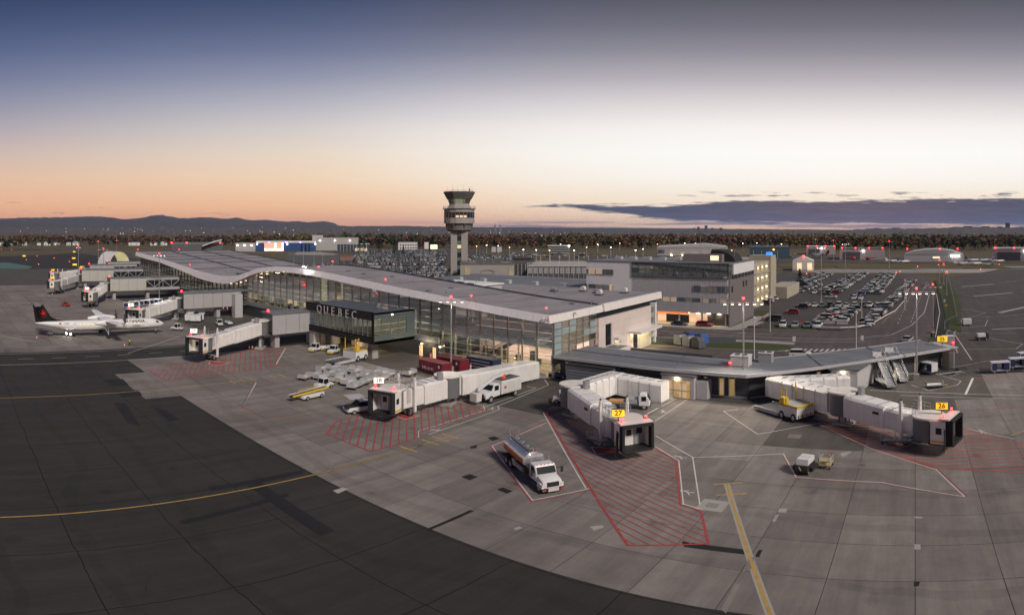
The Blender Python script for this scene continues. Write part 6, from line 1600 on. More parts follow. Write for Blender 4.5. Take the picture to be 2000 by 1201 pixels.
def walkway(x, y0, y1, ysplit, z0, z1, label, mat, box=True):
    """elevated fixed walkway: panelled outer part, glazed truss next to the terminal"""
    o = thing('elevated_walkway', label, 'walkway', (x, y0, 0)); n = max(3, int((ysplit - y0) / 3.1)); w = 2.3
    for k in range(n):
        a = (ysplit - y0) * k / n; b = (ysplit - y0) * (k + 1) / n
        MB().box(-w, w, a + .04, b - .04, z0, z1 - .3).build('wall_panel', mat, o)
    MB().box(-w + .1, w - .1, 0, y1 - y0, z0 + .1, z0 + .4).build('floor_beam', m_dgrey, o); MB().box(-w + .06, w - .06, .0, ysplit - y0, z0 + .1, z1 - .4).build('core', m_dgrey, o)
    MB().box(-w - .25, w + .25, -.3, y1 - y0, z1 - .3, z1).build('roof', m_roof2, o)
    if y1 - ysplit > 4:
        s0_, s1_ = ysplit - y0, y1 - y0
        for xx in (-w, w):
            MB().box(xx - .12, xx + .12, s0_, s1_, z0, z0 + 1.1).build('lower_panel', m_beam, o); MB().box(xx - .12, xx + .12, s0_, s1_, z1 - 1.3, z1 - .3).build('upper_panel', m_beam, o)
            MB().box(xx - .05, xx + .05, s0_, s1_, z0 + 1.1, z1 - 1.3).build('glazing', m_dark_glass, o)
            nn_ = 4
            for k in range(nn_):
                a = s0_ + (s1_ - s0_) * k / nn_; b = s0_ + (s1_ - s0_) * (k + 1) / nn_; lo_, hi_ = (z0 + 1.1, z1 - 1.3) if k % 2 else (z1 - 1.3, z0 + 1.1)
                MB().bar((xx * 1.03, a, lo_), (xx * 1.03, b, hi_), .16).build('truss_diagonal', m_beam2, o); MB().box(xx * 1.03 - .08, xx * 1.03 + .08, a - .08, a + .08, z0, z1 - .3).build('truss_post', m_beam, o)
    for yq in (2.0, (y1 - y0) * .55):
        MB().box(-1.0, 1.0, yq - .6, yq + .6, 0, z0).build('support', m_beam, o)
    if box: MB().box(w + .02, w + 2.2, ysplit - y0 - 3.2, ysplit - y0 - .6, 0, z1 - 1.0).build('service_shaft', m_lgrey, o)
    MB().ball((0, .2, z1 + .35), .25).build('red_beacon', m_redlamp, o)
    return o


walkway(-120.3, 68.3, 89.6, 86, 3.3, 8.2, 'panelled elevated walkway of gate 29 left of the lettered box', m_beam)
walkway(-172.0, 67.8, 89.6, 87, 3.3, 8.2, 'panelled elevated walkway of gate 30 with a pale service shaft', m_beam)
walkway(-231, 61, 89.6, 75.5, 3.4, 8.6, 'elevated walkway of gate 31 with a glazed truss beside the terminal', m_beam2, False)
walkway(-278, 60, 89.6, 75, 3.5, 9.0, 'elevated walkway of gate 32 with a glazed truss at the terminal end', m_beam2, False)
walkway(-318, 73, 99, 86, 3.5, 9.0, 'darker elevated walkway of gate 33 behind gate 32', m_beam, False)
walkway(-345, 90, 112, 100, 3.5, 9.0, 'farthest pale elevated walkway before the arched shelter', m_beam2, False)
for (x, y, sx) in ((-118.5, 74, 1.4),):
    o = thing('utility_cabinet', 'tall blue-topped utility cabinet beside the gate 29 walkway', 'cabinet', (-117.2, 79.0, 0))
    MB().box(-.9, .9, -.8, .8, 0, 5.4).build('housing', m_lgrey, o); MB().box(-.92, .92, -.82, .82, 5.0, 6.6).build('cap', M('cabinet_blue', (.10, .16, .24), .5), o)


# ================================================================== MASTS AND LAMPS
def floodmast(px, yb, yt, label, heads=4, red=True, lit=False, d=None, arm=2.0, grp='apron floodlight masts', rad=.2, power=0, aim=None):
    d = d or H / math.tan((yb - HY) / F); c = GD(px, d); h = ZD(yt, d)
    o = thing('floodlight_mast', label, 'light mast', (c[0], c[1], 0), math.atan2(-c[0], c[1]), grp)
    MB().tube((0, 0, 0), (0, 0, h), rad, rad * .55, n=8).build('pole', m_galv, o, True); MB().box(-.5, .5, -.5, .5, 0, 1.1).build('base_block', m_kerb, o)
    MB().bar((-arm, 0, h - .1), (arm, 0, h - .1), .12).build('cross_arm', m_galv, o)
    for k in range(heads):
        x = -arm + 2 * arm * k / (heads - 1); MB().loft([[(x - .3, -.35, h - .35), (x + .3, -.35, h - .35), (x + .3, .3, h - .15), (x - .3, .3, h - .15)], [(x - .3, -.35, h - .2), (x + .3, -.35, h - .2), (x + .3, .3, h), (x - .3, .3, h)]]).build('lamp_head', m_lgrey, o)
        if lit: MB().box(x - .22, x + .22, -.3, .2, h - .37, h - .355).build('lamp_face', m_whitelamp, o)
    if power:
        L = bpy.data.lights.new('floodlight', 'SPOT'); L.energy = power; L.spot_size = R(125); L.spot_blend = .6; L.shadow_soft_size = .35; L.color = (1.0, .88, .70)
        lo_ = bpy.data.objects.new('floodlight', L); COL.objects.link(lo_); lo_.location = (c[0], c[1], h - .5)
        lo_.rotation_euler = (Vector((c[0], c[1], h)) - Vector((*aim, 0))).to_track_quat('Z', 'Y').to_euler()
    if red: MB().tube((0, 0, h), (0, 0, h + .5), .05, n=5).build('beacon_post', m_galv, o); MB().ball((0, 0, h + .62), .2, 8, 6).build('red_beacon', m_redlamp, o)
    return o


floodmast(881, 727, 586, 'floodlight mast between the red skips and the terminal front', 4, lit=True, power=7500, aim=(-80, 68))
floodmast(1452, 773, 590, 'tall floodlight mast at the bend of the low pier', 6, arm=2.9, lit=True, power=11000, aim=(-27, 74))
floodmast(1790, 742, 570, 'dark floodlight mast near the outer end of the pier', 6, arm=2.9, lit=True, power=8000, aim=(6, 92))
floodmast(1822, 650, 560, 'floodlight mast on the grass verge by the curved road', 4)
floodmast(311, 592, 498, 'slender floodlight mast beside the gate 31 walkway', 4, lit=True, d=230, power=14000, aim=(-190, 50))
floodmast(153, 560, 483, 'floodlight mast left of the gate 32 sign', 2, lit=True, d=320, arm=.8)
floodmast(202, 560, 487, 'floodlight mast between gates 32 and 33', 3, d=330)
floodmast(192, 520, 472, 'far floodlight mast behind the arched shelter, nearer one', 3, d=600)
floodmast(228, 510, 470, 'far floodlight mast behind the arched shelter, farther one', 3, d=640)
floodmast(1604, 592, 483, 'white-lit tall lamp mast in the middle of the car park', 4, red=False, lit=True, arm=1.4)
floodmast(1651, 555, 476, 'white-lit tall lamp mast at the back of the car park', 4, red=False, lit=True, arm=1.4)
floodmast(1737, 534, 472, 'far floodlight mast behind the car park near the barrel hangar', 4, d=420)
floodmast(1843, 542, 518, 'short red-topped post beyond the curved road, right one', 2, d=300, arm=.6)
floodmast(1835, 545, 510, 'short red-topped post beyond the curved road, left one', 2, d=310, arm=.6)
floodmast(1849, 560, 534, 'low red-topped post on the verge fence', 2, d=250, arm=.5)
for k, x in enumerate((1628, 1593)): floodmast(x, [512, 506][k], [470, 468][k], ['red-topped', 'second red-topped'][k] + ' mast among the far right hangars', 3, d=[560, 620][k])
rng = random.Random(3)
lab_ = ['left car park lamp post', 'slim street lamp beyond the tower']
for k in range(20):
    x = 700 + k * 9.2 + rng.uniform(-2, 2); yb = rng.uniform(500, 548)
    if 865 < x < 930: x += 70
    d_ = H / math.tan((yb - HY) / F); c = GD(x, d_); o = thing('lamp_post', 'slim pale lamp post in the left car park', 'lamp post', (c[0], c[1], 0), group='lamp posts of the left car park')
    MB().tube((0, 0, 0), (0, 0, 9), .09, .06, n=6).build('pole', m_lgrey, o); MB().obox((.4, 0, 9), (1.2, .3, .18)).build('lamp_head', m_lgrey, o)
for k in range(26):
    x = 925 + k * 24 + rng.uniform(-6, 6); yb = rng.uniform(488, 512); d_ = H / math.tan((yb - HY) / F); c = GD(x, d_)
    o = thing('street_lamp', 'lit street lamp on the roads between the tower and the hangars', 'street lamp', (c[0], c[1], 0), group='lit street lamps beyond the terminal')
    MB().tube((0, 0, 0), (0, 0, 10), .16, .1, n=6).build('pole', m_white, o); MB().obox((0, 0, 10.1), (.8, .5, .3)).build('lamp_head', m_whitelamp if k % 3 else m_amber, o)
for k, (px, yb, yt) in enumerate(((1473, 707, 622), (1504, 648, 581), (1672, 692, 610), (1683, 630, 585), (1767, 605, 548), (1770, 590, 556))):
    d_ = H / math.tan((yb - HY) / F); c = GD(px, d_); h_ = ZD(yt, d_)
    o = thing('road_lamp', ['pale tapered road lamp behind the pier roof near the mast', 'road lamp at the office corner of the car park', 'road lamp beside the crosswalk', 'road lamp at the near end of the car rows', 'road lamp by the curved guard rail', 'second road lamp by the curved guard rail'][k], 'road lamp', (c[0], c[1], 0))
    MB().tube((0, 0, 0), (0, 0, h_), .14, .09, n=8).build('pole', m_offwhite, o); MB().tube((0, 0, h_), (0, 0, h_ + .5), .5, .05, n=8).build('lamp_hood', m_lgrey, o)

# ================================================================== AIRLINER
def airliner(label, loc, heading):
    """twin-turboprop high-wing airliner, nose along +x local, origin under the main gear"""
    a = thing('airliner', label, 'airplane', loc, heading)
    mw = M('aircraft_white', (.72, .72, .72), .3, var=.03); mk = M('aircraft_black', (.012, .012, .013), .25, var=.05); mr = M('aircraft_red', (.55, .02, .02), .4, var=0)
    st = [(15.8, .05, 2.50), (15.4, .42, 2.48), (14.6, .82, 2.52), (13.4, 1.12, 2.65), (12, 1.3, 2.75), (10, 1.35, 2.8), (0, 1.35, 2.8), (-6, 1.35, 2.82), (-9, 1.2, 2.98), (-12, .85, 3.25), (-15, .5, 3.55), (-17.5, .15, 3.75)]
    n = 20; rings = [[(x, r * math.sin(2 * math.pi * k / n), z + r * math.cos(2 * math.pi * k / n)) for k in range(n)] for x, r, z in st]
    fu = MB().loft(rings).build('fuselage', mw, a, True)
    # dark belly stripe
    bs = []
    for x, r, z in st[2:-3]: bs.append([(x, (r + .012) * math.sin(t_), z - (r + .012) * math.cos(t_)) for t_ in [R(q) for q in (-38, -25, 0, 25, 38)]])
    MB().loft(bs, caps=False, closed=False).build('belly_stripe', mk, fu, True)
    for s_ in (-1, 1):
        MB().loft([[(14.35, s_ * .80, 2.92), (13.5, s_ * 1.06, 2.98), (13.2, s_ * .94, 3.42), (13.75, s_ * .66, 3.42)], [(14.35, s_ * .86, 2.93), (13.5, s_ * 1.12, 2.99), (13.2, s_ * 1.0, 3.44), (13.75, s_ * .72, 3.45)]]).build('cockpit_window', m_dark_glass, fu)
        for k in range(16):
            x = 8.6 - k * 1.0
            if abs(x - 8) < .1: continue
            MB().box(x - .16, x + .16, s_ * 1.30 - .06, s_ * 1.30 + .06, 3.02, 3.42).build('cabin_window', M('lit_cabin_window', (.6, .45, .2), .3, var=0, emit=.6, ecol=(1, .72, .35)), fu)
        MB().box(10.2, 11.0, s_ * 1.27 - .05, s_ * 1.30 + .02, 2.1, 3.6).build('door', mw, fu); MB().box(-8.2, -7.4, s_ * 1.2 - .05, s_ * 1.26, 2.3, 3.7).build('door', mw, fu)
        # wing
        MB().loft([[(2.1, 0, 4.25), (.6, 0, 4.42), (-1.1, 0, 4.2), (.6, 0, 4.1)], [(1.9, s_ * 4.4, 4.4), (.5, s_ * 4.4, 4.55), (-1.0, s_ * 4.4, 4.38), (.5, s_ * 4.4, 4.28)], [(1.1, s_ * 14.2, 4.85), (.3, s_ * 14.2, 4.95), (-.45, s_ * 14.2, 4.85), (.3, s_ * 14.2, 4.79)]]).build('wing', mw, a, True)
        # nacelle
        nr = [(3.9, .3), (3.3, .62), (1.5, .78), (-1.5, .72), (-3.4, .3)]
        na = MB().loft([[(x, s_ * 4.4 + r * math.sin(2 * math.pi * k / 14), 3.95 + r * math.cos(2 * math.pi * k / 14) * (1.1 if x < 3 else 1)) for k in range(14)] for x, r in nr]).build('nacelle', mw, a, True)
        MB().tube((3.85, s_ * 4.4, 3.95), (4.5, s_ * 4.4, 3.95), .3, .06, n=10).build('spinner', mk, na, True)
        for k in range(6):
            t_ = R(60 * k + 12); c_, q_ = math.cos(t_), math.sin(t_)
            MB().loft([[(4.15, s_ * 4.4 + .25 * q_ - .1 * c_, 3.95 + .25 * c_ + .1 * q_), (4.0, s_ * 4.4 + .25 * q_ + .1 * c_, 3.95 + .25 * c_ - .1 * q_)], [(4.2, s_ * 4.4 + 1.2 * q_ - .22 * c_, 3.95 + 1.2 * c_ + .22 * q_), (4.05, s_ * 4.4 + 1.2 * q_ + .2 * c_, 3.95 + 1.2 * c_ - .2 * q_)], [(4.18, s_ * 4.4 + 2.05 * q_ - .16 * c_, 3.95 + 2.05 * c_ + .16 * q_), (4.08, s_ * 4.4 + 2.05 * q_ + .12 * c_, 3.95 + 2.05 * c_ - .12 * q_)]], caps=False, closed=False).build('propeller_blade', mk, na)
        # main gear
        lg = MB().tube((0, s_ * 4.4, 3.4), (0, s_ * 4.4, .5), .14, n=8).bar((-1.2, s_ * 4.4, 3.2), (0, s_ * 4.4, 1.2), .12).build('main_gear', m_lgrey, a)
        for e in (-.32, .32): MB().tube((0, s_ * 4.4 + e - .14, .5), (0, s_ * 4.4 + e + .14, .5), .5, n=16).build('tyre', m_tyre, lg, True)
        # tailplane
        MB().loft([[(-15.9, 0, 8.25), (-16.8, 0, 8.38), (-17.9, 0, 8.25), (-16.8, 0, 8.15)], [(-16.9, s_ * 4.6, 8.35), (-17.4, s_ * 4.6, 8.42), (-18.1, s_ * 4.6, 8.35), (-17.4, s_ * 4.6, 8.3)]]).build('tailplane', mk, a, True)
    fin = [(-9.0, 3.95), (-12.2, 4.5), (-13.6, 5.2), (-15.6, 8.3), (-18.2, 8.3), (-17.4, 3.7), (-14, 3.5)]
    f_ = MB().loft([[(x, -.16 if z < 8 else -.08, z) for x, z in fin], [(x, .16 if z < 8 else .08, z) for x, z in fin]]).build('fin', mk, a)
    for s_ in (-1, 1):   # ringed leaf emblem
        ring_ = MB()
        for k in range(20):
            p, q = R(18 * k), R(18 * k + 18); ring_.bar((-15.75 + .95 * math.cos(p), s_ * .17, 6.1 + .95 * math.sin(p)), (-15.75 + .95 * math.cos(q), s_ * .17, 6.1 + .95 * math.sin(q)), .06, .12, up=(0, 1, 0))
        ring_.build('emblem_ring', mr, f_)
        lf = [(0, -.75), (.06, -.3), (.5, -.38), (.42, -.22), (.75, .08), (.58, .14), (.64, .36), (.42, .32), (.36, .42), (.18, .22), (.24, .62), (.13, .56), (0, .8)]
        lf = lf + [(-x, z) for x, z in lf[-2:0:-1]]
        MB().loft([[(-15.75 + x, s_ * .165, 6.1 + z) for x, z in lf], [(-15.75 + x, s_ * .2, 6.1 + z) for x, z in lf]]).build('emblem_leaf', mr, f_)
    ng = MB().tube((13.6, 0, 2.0), (13.6, 0, .35), .1, n=8).build('nose_gear', m_lgrey, a)
    for e in (-.18, .18): MB().tube((13.6, e - .1, .34), (13.6, e + .1, .34), .34, n=14).build('tyre', m_tyre, ng, True)
    for s_, fc in ((-1, R(-90)), (1, R(90))):
        put_text('airline_name', 'AIR CANADA', .95, mk, fu, (7.3, s_ * 1.335, 3.62), fc, .015, bold=.012)
        put_text('airline_name', 'EXPRESS', .5, mk, fu, (8.0, s_ * 1.36, 2.45), fc, .015)
        put_text('registration', 'C-GXJZ', .42, mk, fu, (-9.9, s_ * 1.1, 3.55), fc, .015)
        MB().box(-11.7, -11.1, s_ * .93 - .03, s_ * .93 + .03, 3.4, 3.75).build('flag_patch', mr, fu)
    return a


pm, pn = Vector(G(212, 661)[:2]), Vector(G(304.5, 650.7)[:2]); hd = math.atan2((pn - pm).y, (pn - pm).x) - math.atan2(4.4, 13.6)
# the wheel seen at 212 px is the near (right-hand) main wheel: step back to the centre line
ctr_ = pm + Vector((-math.sin(hd), math.cos(hd))) * 4.4
airliner('white high-wing propeller airliner with a black tail and red leaf emblem', (ctr_.x, ctr_.y, 0), hd)
# ================================================================== VEHICLES (x forward, origin on the ground at the middle)
m_paint = M('vehicle_paint', (.6, .6, .6), .28, objcol=True, var=0, spec=.6); m_vglass = M('vehicle_glass', (.010, .016, .020), .3, var=0, spec=.05)
m_head = M('headlamp_lens', (.6, .6, .6), .15, var=0); m_tail = M('tail_lamp', (.35, .01, .01), .3, var=0, emit=.25, ecol=(1, .05, .03))
WH = {}


def wheel(parent, x, y, r, w, rim=True):
    k = (round(r, 2), round(w, 2))
    if k not in WH:
        WH[k] = (MB().tube((0, -w / 2, 0), (0, w / 2, 0), r, n=14).mesh('wheel', m_tyre, True), MB().tube((0, -w / 2 - .012, 0), (0, w / 2 + .012, 0), r * .55, n=10).mesh('rim', m_rim, True))
    o = link('wheel', WH[k][0], parent, (x, y, r))
    if rim: link('rim', WH[k][1], o)
    return o


def make_car(kind, detail=True):
    """returns list of (name, mesh, loc) for a parked car"""
    if kind == 'sedan':
        bp = [(-2.3, .28), (-2.35, .62), (-2.25, .88), (-1.5, .96), (1.0, .92), (2.1, .74), (2.32, .55), (2.3, .25)]; gl = [(-1.75, .93), (-1.05, 1.38), (.25, 1.42), (1.15, .92)]; rf = [(-1.0, 1.36), (-.4, 1.45), (.3, 1.43), (.2, 1.37)]; wb = (-1.4, 1.42); W_ = 1.8
    elif kind == 'suv':
        bp = [(-2.3, .34), (-2.36, .8), (-2.28, 1.08), (-1.5, 1.12), (1.05, 1.08), (2.15, .95), (2.34, .62), (2.32, .32)]; gl = [(-2.2, 1.08), (-1.9, 1.62), (.35, 1.66), (1.2, 1.07)]; rf = [(-1.95, 1.6), (-1.0, 1.74), (.4, 1.68), (.3, 1.61)]; wb = (-1.4, 1.4); W_ = 1.9
    elif kind == 'pickup':
        bp = [(-2.9, .42), (-2.95, 1.12), (-.9, 1.14), (1.25, 1.16), (2.5, 1.08), (2.75, .7), (2.72, .4)]; gl = [(-.95, 1.12), (-.7, 1.78), (.75, 1.82), (1.45, 1.14)]; rf = [(-.8, 1.76), (-.2, 1.9), (.78, 1.84), (.7, 1.77)]; wb = (-1.75, 1.75); W_ = 2.0
    else:
        bp = [(-2.5, .35), (-2.55, 1.0), (-2.4, 1.2), (1.2, 1.15), (2.3, .95), (2.5, .6), (2.48, .33)]; gl = [(-2.4, 1.15), (-2.2, 1.78), (.7, 1.8), (1.6, 1.1)]; rf = [(-2.25, 1.76), (-1, 1.92), (.75, 1.84), (.65, 1.77)]; wb = (-1.5, 1.5); W_ = 2.0
    h = W_ / 2; parts = []
    parts.append(('body', MB().profile(bp, -h, h, .10).mesh('body', m_paint, True), None))
    cxm = sum(p[0] for p in gl) / 4
    g = MB().loft([[(cxm + (x - cxm) * (.97 if z > 1.2 else 1), -h * (.78 if z > 1.25 else .95), z) for x, z in gl], [(cxm + (x - cxm) * (.97 if z > 1.2 else 1), h * (.78 if z > 1.25 else .95), z) for x, z in gl]])
    parts.append(('window', g.mesh('window', m_vglass), None))
    parts.append(('roof', MB().profile(rf, -h * .76, h * .76, .05).mesh('roof', m_paint, True), None))
    for x in wb:
        for s_ in (-1, 1): parts.append(('wheel', None, (x, s_ * (h - .1))))
    if detail:
        fx = max(p[0] for p in bp); bx = min(p[0] for p in bp); zt = bp[-2][1] if kind != 'sedan' else .66
        for s_ in (-1, 1):
            parts.append(('headlight', MB().box(fx - .12, fx + .01, s_ * h * .72 - .18, s_ * h * .72 + .18, zt - .02, zt + .15).mesh('headlight', m_head), None))
            parts.append(('tail_light', MB().box(bx - .02, bx + .1, s_ * h * .8 - .12, s_ * h * .8 + .12, .72, .98).mesh('tail_light', m_tail), None))
    return parts


CARS = {k: make_car(k) for k in ('sedan', 'suv', 'pickup', 'van')}
CCOL = {'white': (.62, .62, .61), 'silver': (.36, .37, .38), 'grey': (.12, .125, .13), 'black': (.014, .014, .016), 'dark blue': (.02, .035, .09), 'red': (.24, .015, .02), 'blue': (.02, .09, .30), 'brown': (.10, .07, .055)}


def car(kind, col, loc, rz, label, group=None, simple=False):
    o = thing('parked_car' if kind in ('sedan', 'suv') else ('parked_pickup' if kind == 'pickup' else 'parked_van'), label, 'car' if kind in ('sedan', 'suv') else ('pickup' if kind == 'pickup' else 'van'), loc, rz, group)
    for nm, me, wl_ in CARS[kind]:
        if nm == 'wheel': wheel(o, wl_[0], wl_[1], .36 if kind == 'pickup' else .33, .22, rim=not simple); continue
        if simple and nm in ('headlight', 'tail_light'): continue
        c = link(nm, me, o); c.color = (*CCOL[col], 1)
    return o


rng = random.Random(77)
def rcol():
    return rng.choices(list(CCOL), [32, 20, 20, 20, 3, 4, 1, 2])[0]
def rkind(): return rng.choices(['sedan', 'suv', 'pickup', 'van'], [38, 42, 12, 8])[0]
KN = {'sedan': 'saloon car', 'suv': 'sport utility car', 'pickup': 'pickup', 'van': 'van'}


def carrow(desc, x0, y0, x1, y1, n, face, skip=.03):
    """cars side by side from (x0,y0) to (x1,y1), noses along `face`"""
    for k in range(n):
        if rng.random() < skip: continue
        t_ = k / max(1, n - 1); c_, kd = rcol(), rkind()
        f = face if rng.random() < .7 else face + 180
        car(kd, c_, (x0 + (x1 - x0) * t_ + rng.uniform(-.25, .25), y0 + (y1 - y0) * t_ + rng.uniform(-.15, .15), 0), R(f + rng.uniform(-3, 3)), '%s %s parked in %s' % (c_, KN[kd], desc), 'cars in ' + desc, simple=y0 > 230)


carrow('the row along the curved guard rail', -14.0, 168, -1.5, 318, 52, 186)
carrow('the near double row, left side', -27.3, 176, -26.0, 202, 10, 180); carrow('the near double row, right side', -21.6, 176, -20.3, 203, 10, 0)
carrow('the row facing the camera across the car park', -38, 212, -13, 214, 10, -90, .1)
carrow('the far right double row, left side', -22.0, 258, -19.5, 372, 42, 180); carrow('the far right double row, right side', -16.2, 258, -13.8, 372, 42, 0)
carrow('the far middle double row, left side', -40.0, 268, -36.5, 374, 38, 180); carrow('the far middle double row, right side', -34.0, 258, -30.8, 374, 40, 0)
carrow('the far left double row, left side', -60.0, 300, -57.5, 376, 26, 180); carrow('the far left double row, right side', -54.0, 296, -51.5, 376, 27, 0)
carrow('the row beside the garage wing', -50, 262, -47.5, 296, 12, 175)
for kd, c_, px, a, lb in (('suv', 'white', (1529, 638), -80, 'white sport utility car at the left end of the front row'), ('sedan', 'silver', (1553, 638), -84, 'silver saloon second in the front row'), ('sedan', 'grey', (1577, 639), -86, 'grey saloon third in the front row'), ('pickup', 'white', (1597, 640), -92, 'white pickup fourth in the front row'),
                          ('van', 'black', (1513, 627), 175, 'black van parked side-on at the left edge of the car park'), ('suv', 'red', (1547, 613), 178, 'red sport utility car parked side-on behind the black van'), ('suv', 'black', (1566, 602), 180, 'black sport utility car parked side-on behind the red one'),
                          ('suv', 'black', (1492, 595), 172, 'black car nearest in the short row beside the garage'), ('sedan', 'silver', (1500, 590), 172, 'silver car second in the short row beside the garage'), ('suv', 'white', (1508, 586), 172, 'white car third in the short row beside the garage'), ('sedan', 'black', (1516, 581), 172, 'black car fourth in the short row beside the garage'), ('suv', 'grey', (1523, 578), 172, 'grey car fifth in the short row beside the garage'), ('suv', 'silver', (1530, 574), 172, 'silver car last in the short row beside the garage'),
                          ('suv', 'red', (1376, 638), 0, 'red sport utility car stopped at the lit office front'), ('sedan', 'dark blue', (1327, 636), 4, 'dark blue and white patrol car at the lit office front'),
                          ('sedan', 'silver', (1773, 667), 75, 'silver saloon driving away past the crosswalk with tail lights on'), ('suv', 'white', (1563, 697), 8, 'white car on the road half hidden by the pier roof'), ('sedan', 'white', (1810, 559), 84, 'white car driving up the curved road'),
                          ('sedan', 'white', (1591, 573), -88, 'white car alone in the middle aisle'), ('suv', 'dark blue', (1606, 573), -88, 'dark blue car beside the lone white car in the aisle'), ('pickup', 'black', (1618, 575), -90, 'black pickup in the middle aisle'), ('sedan', 'white', (1623, 582), 175, 'white car parked side-on in the middle aisle'),
                          ('sedan', 'silver', (1670, 577), -90, 'silver car in the right middle aisle'), ('suv', 'blue', (1686, 577), -90, 'blue car in the right middle aisle'), ('sedan', 'white', (1668, 584), -92, 'white car left of a pair in the right aisle'), ('sedan', 'white', (1681, 584), -92, 'white car right of a pair in the right aisle')):
    p = G(*px); car(kd, c_, (p[0], p[1], 0), R(a), lb)
# the left car park: the nearest as cars, the rest as one mass
def lotspots():
    out = []; e1, e2 = (.668, .744), (-.744, .668)
    for r_ in range(-4, 92):
        for k in range(-60, 60):
            if k % 23 == 0 or r_ % 4 == 3: continue
            u = k * 2.75; v = r_ * 6.9 - (1.6 if r_ % 2 else 0)
            x = -270 + e1[0] * u + e2[0] * v; y = 240 + e1[1] * u + e2[1] * v; out.append((x, y, math.hypot(x, y)))
    return out
sp_ = []
for (x, y, d) in lotspots():
    a = math.atan2(x, y); px = 1000 + F * (a + A0); py = HY + F * math.atan2(H, d)
    if max(690, 800 - (545 - py) * 3.2) < px < 872 and 489 < py < 545 and not 518 < py < 523 and rng.random() < .88: sp_.append((d, x, y))
    elif 905 < px < 1010 and 500 < py < 512 and rng.random() < .5: sp_.append((d, x, y))
sp_.sort(); lot_stuff = {}
nb = 0
for d, x, y in sp_:
    kd, c_ = rkind(), rcol(); rz = R(138 + rng.uniform(-3, 3) + (180 if rng.random() < .4 else 0))
    if nb < 60: car(kd, c_, (x, y, -.02), rz, '%s %s near the front of the crowded left car park' % (c_, KN[kd]), 'cars in the left car park', simple=True); nb += 1
    else:
        for nm, me, wl_ in CARS[kd]:
            if nm not in ('body', 'window', 'roof'): continue
            key = c_ if nm != 'window' else 'glass'; mb = lot_stuff.setdefault(key, MB()); ca, sa = math.cos(rz), math.sin(rz)
            mb._add([(v.co.x * ca - v.co.y * sa + x, v.co.x * sa + v.co.y * ca + y, v.co.z) for v in me.vertices], [tuple(p.vertices) for p in me.polygons])
for key, mb in lot_stuff.items():
    o = mb.build('car_park_mass', m_vglass if key == 'glass' else M('car_mass_' + key.replace(' ', '_'), CCOL[key], .3, var=0)); struct(o, 'stuff')
for k in range(34):   # scattered cars beyond the tower
    px = rng.uniform(1000, 1190); py = rng.uniform(494, 504); p = G(px, py); c_, kd = rcol(), rkind()
    car(kd, c_, (p[0], p[1], 0), R(rng.choice([40, 130, 220])), '%s %s in the scattered rows beyond the tower' % (c_, KN[kd]), 'cars beyond the tower', simple=True)


# ------------------------------------------------------------------ apron vehicles
def tug(label, px, deg, body=m_white, cab=True, z=0, bumper=m_yel):
    p = G(*px); o = thing('baggage_tractor', label, 'tractor', (p[0], p[1], 0), R(deg))
    MB().profile([(-1.6, .3), (-1.6, .85), (-.3, .9), (-.2, .75), (.3, .75), (.4, 1.05), (1.45, .95), (1.6, .75), (1.6, .3)], -.72, .72, .06).build('body', body, o, True)
    MB().box(-1.62, 1.5, -.74, .74, .22, .42).build('skirt', m_black, o)
    MB().box(1.55, 1.72, -.7, .7, .25, .55).build('bumper', bumper, o); MB().box(-.3, .2, -.5, .5, .75, 1.0).build('seat', m_black, o)
    if cab:
        c = MB().profile([(-.55, 1.0), (-.5, 1.75), (.45, 1.75), (.75, 1.05)], -.66, .66, .03).build('cab_glass', m_vglass, o); MB().box(-.65, .6, -.72, .72, 1.75, 1.86).build('roof', m_white, o)
        for x, y in ((-.55, -.68), (-.55, .68)): MB().bar((x, y, .9), (x, y, 1.76), .07).build('roof_post', body, o)
        for y in (-.68, .68): MB().bar((.72, y, 1.0), (.45, y, 1.76), .06).build('roof_post', body, o)
        MB().ball((-.3, 0, 1.95), .09).build('beacon', m_orange, o)
    for x in (-1.05, 1.05):
        for s_ in (-1, 1): wheel(o, x, s_ * .66, .33, .24)
    return o


tug('white baggage tractor with a yellow bumper left of the lit bay under the lettered box', (616, 686), -74); tug('white baggage tractor in the lit bay, middle of the three', (634, 683), -70, cab=False); tug('white baggage tractor in the lit bay, right of the three', (652, 690), -66)
tug('white pushback tractor facing the nose of the airliner', (346, 645), 220); tug('white baggage tractor left of the gate 29 bridge', (428, 636), 170); tug('second white baggage tractor right behind the one left of gate 29', (446, 634), 175, cab=False)
tug('white baggage tractor at the left end of the parked dollies', (632, 758), -86); tug('blue baggage tractor at the terminal corner beside the pier door', (1090, 738), 200, m_blue, False); tug('white tractor half hidden by the gate 27 rotunda', (1100, 786), 215)
tug('white cart tractor beside the covered carts at the gate 31 bridge', (262, 600), 120)


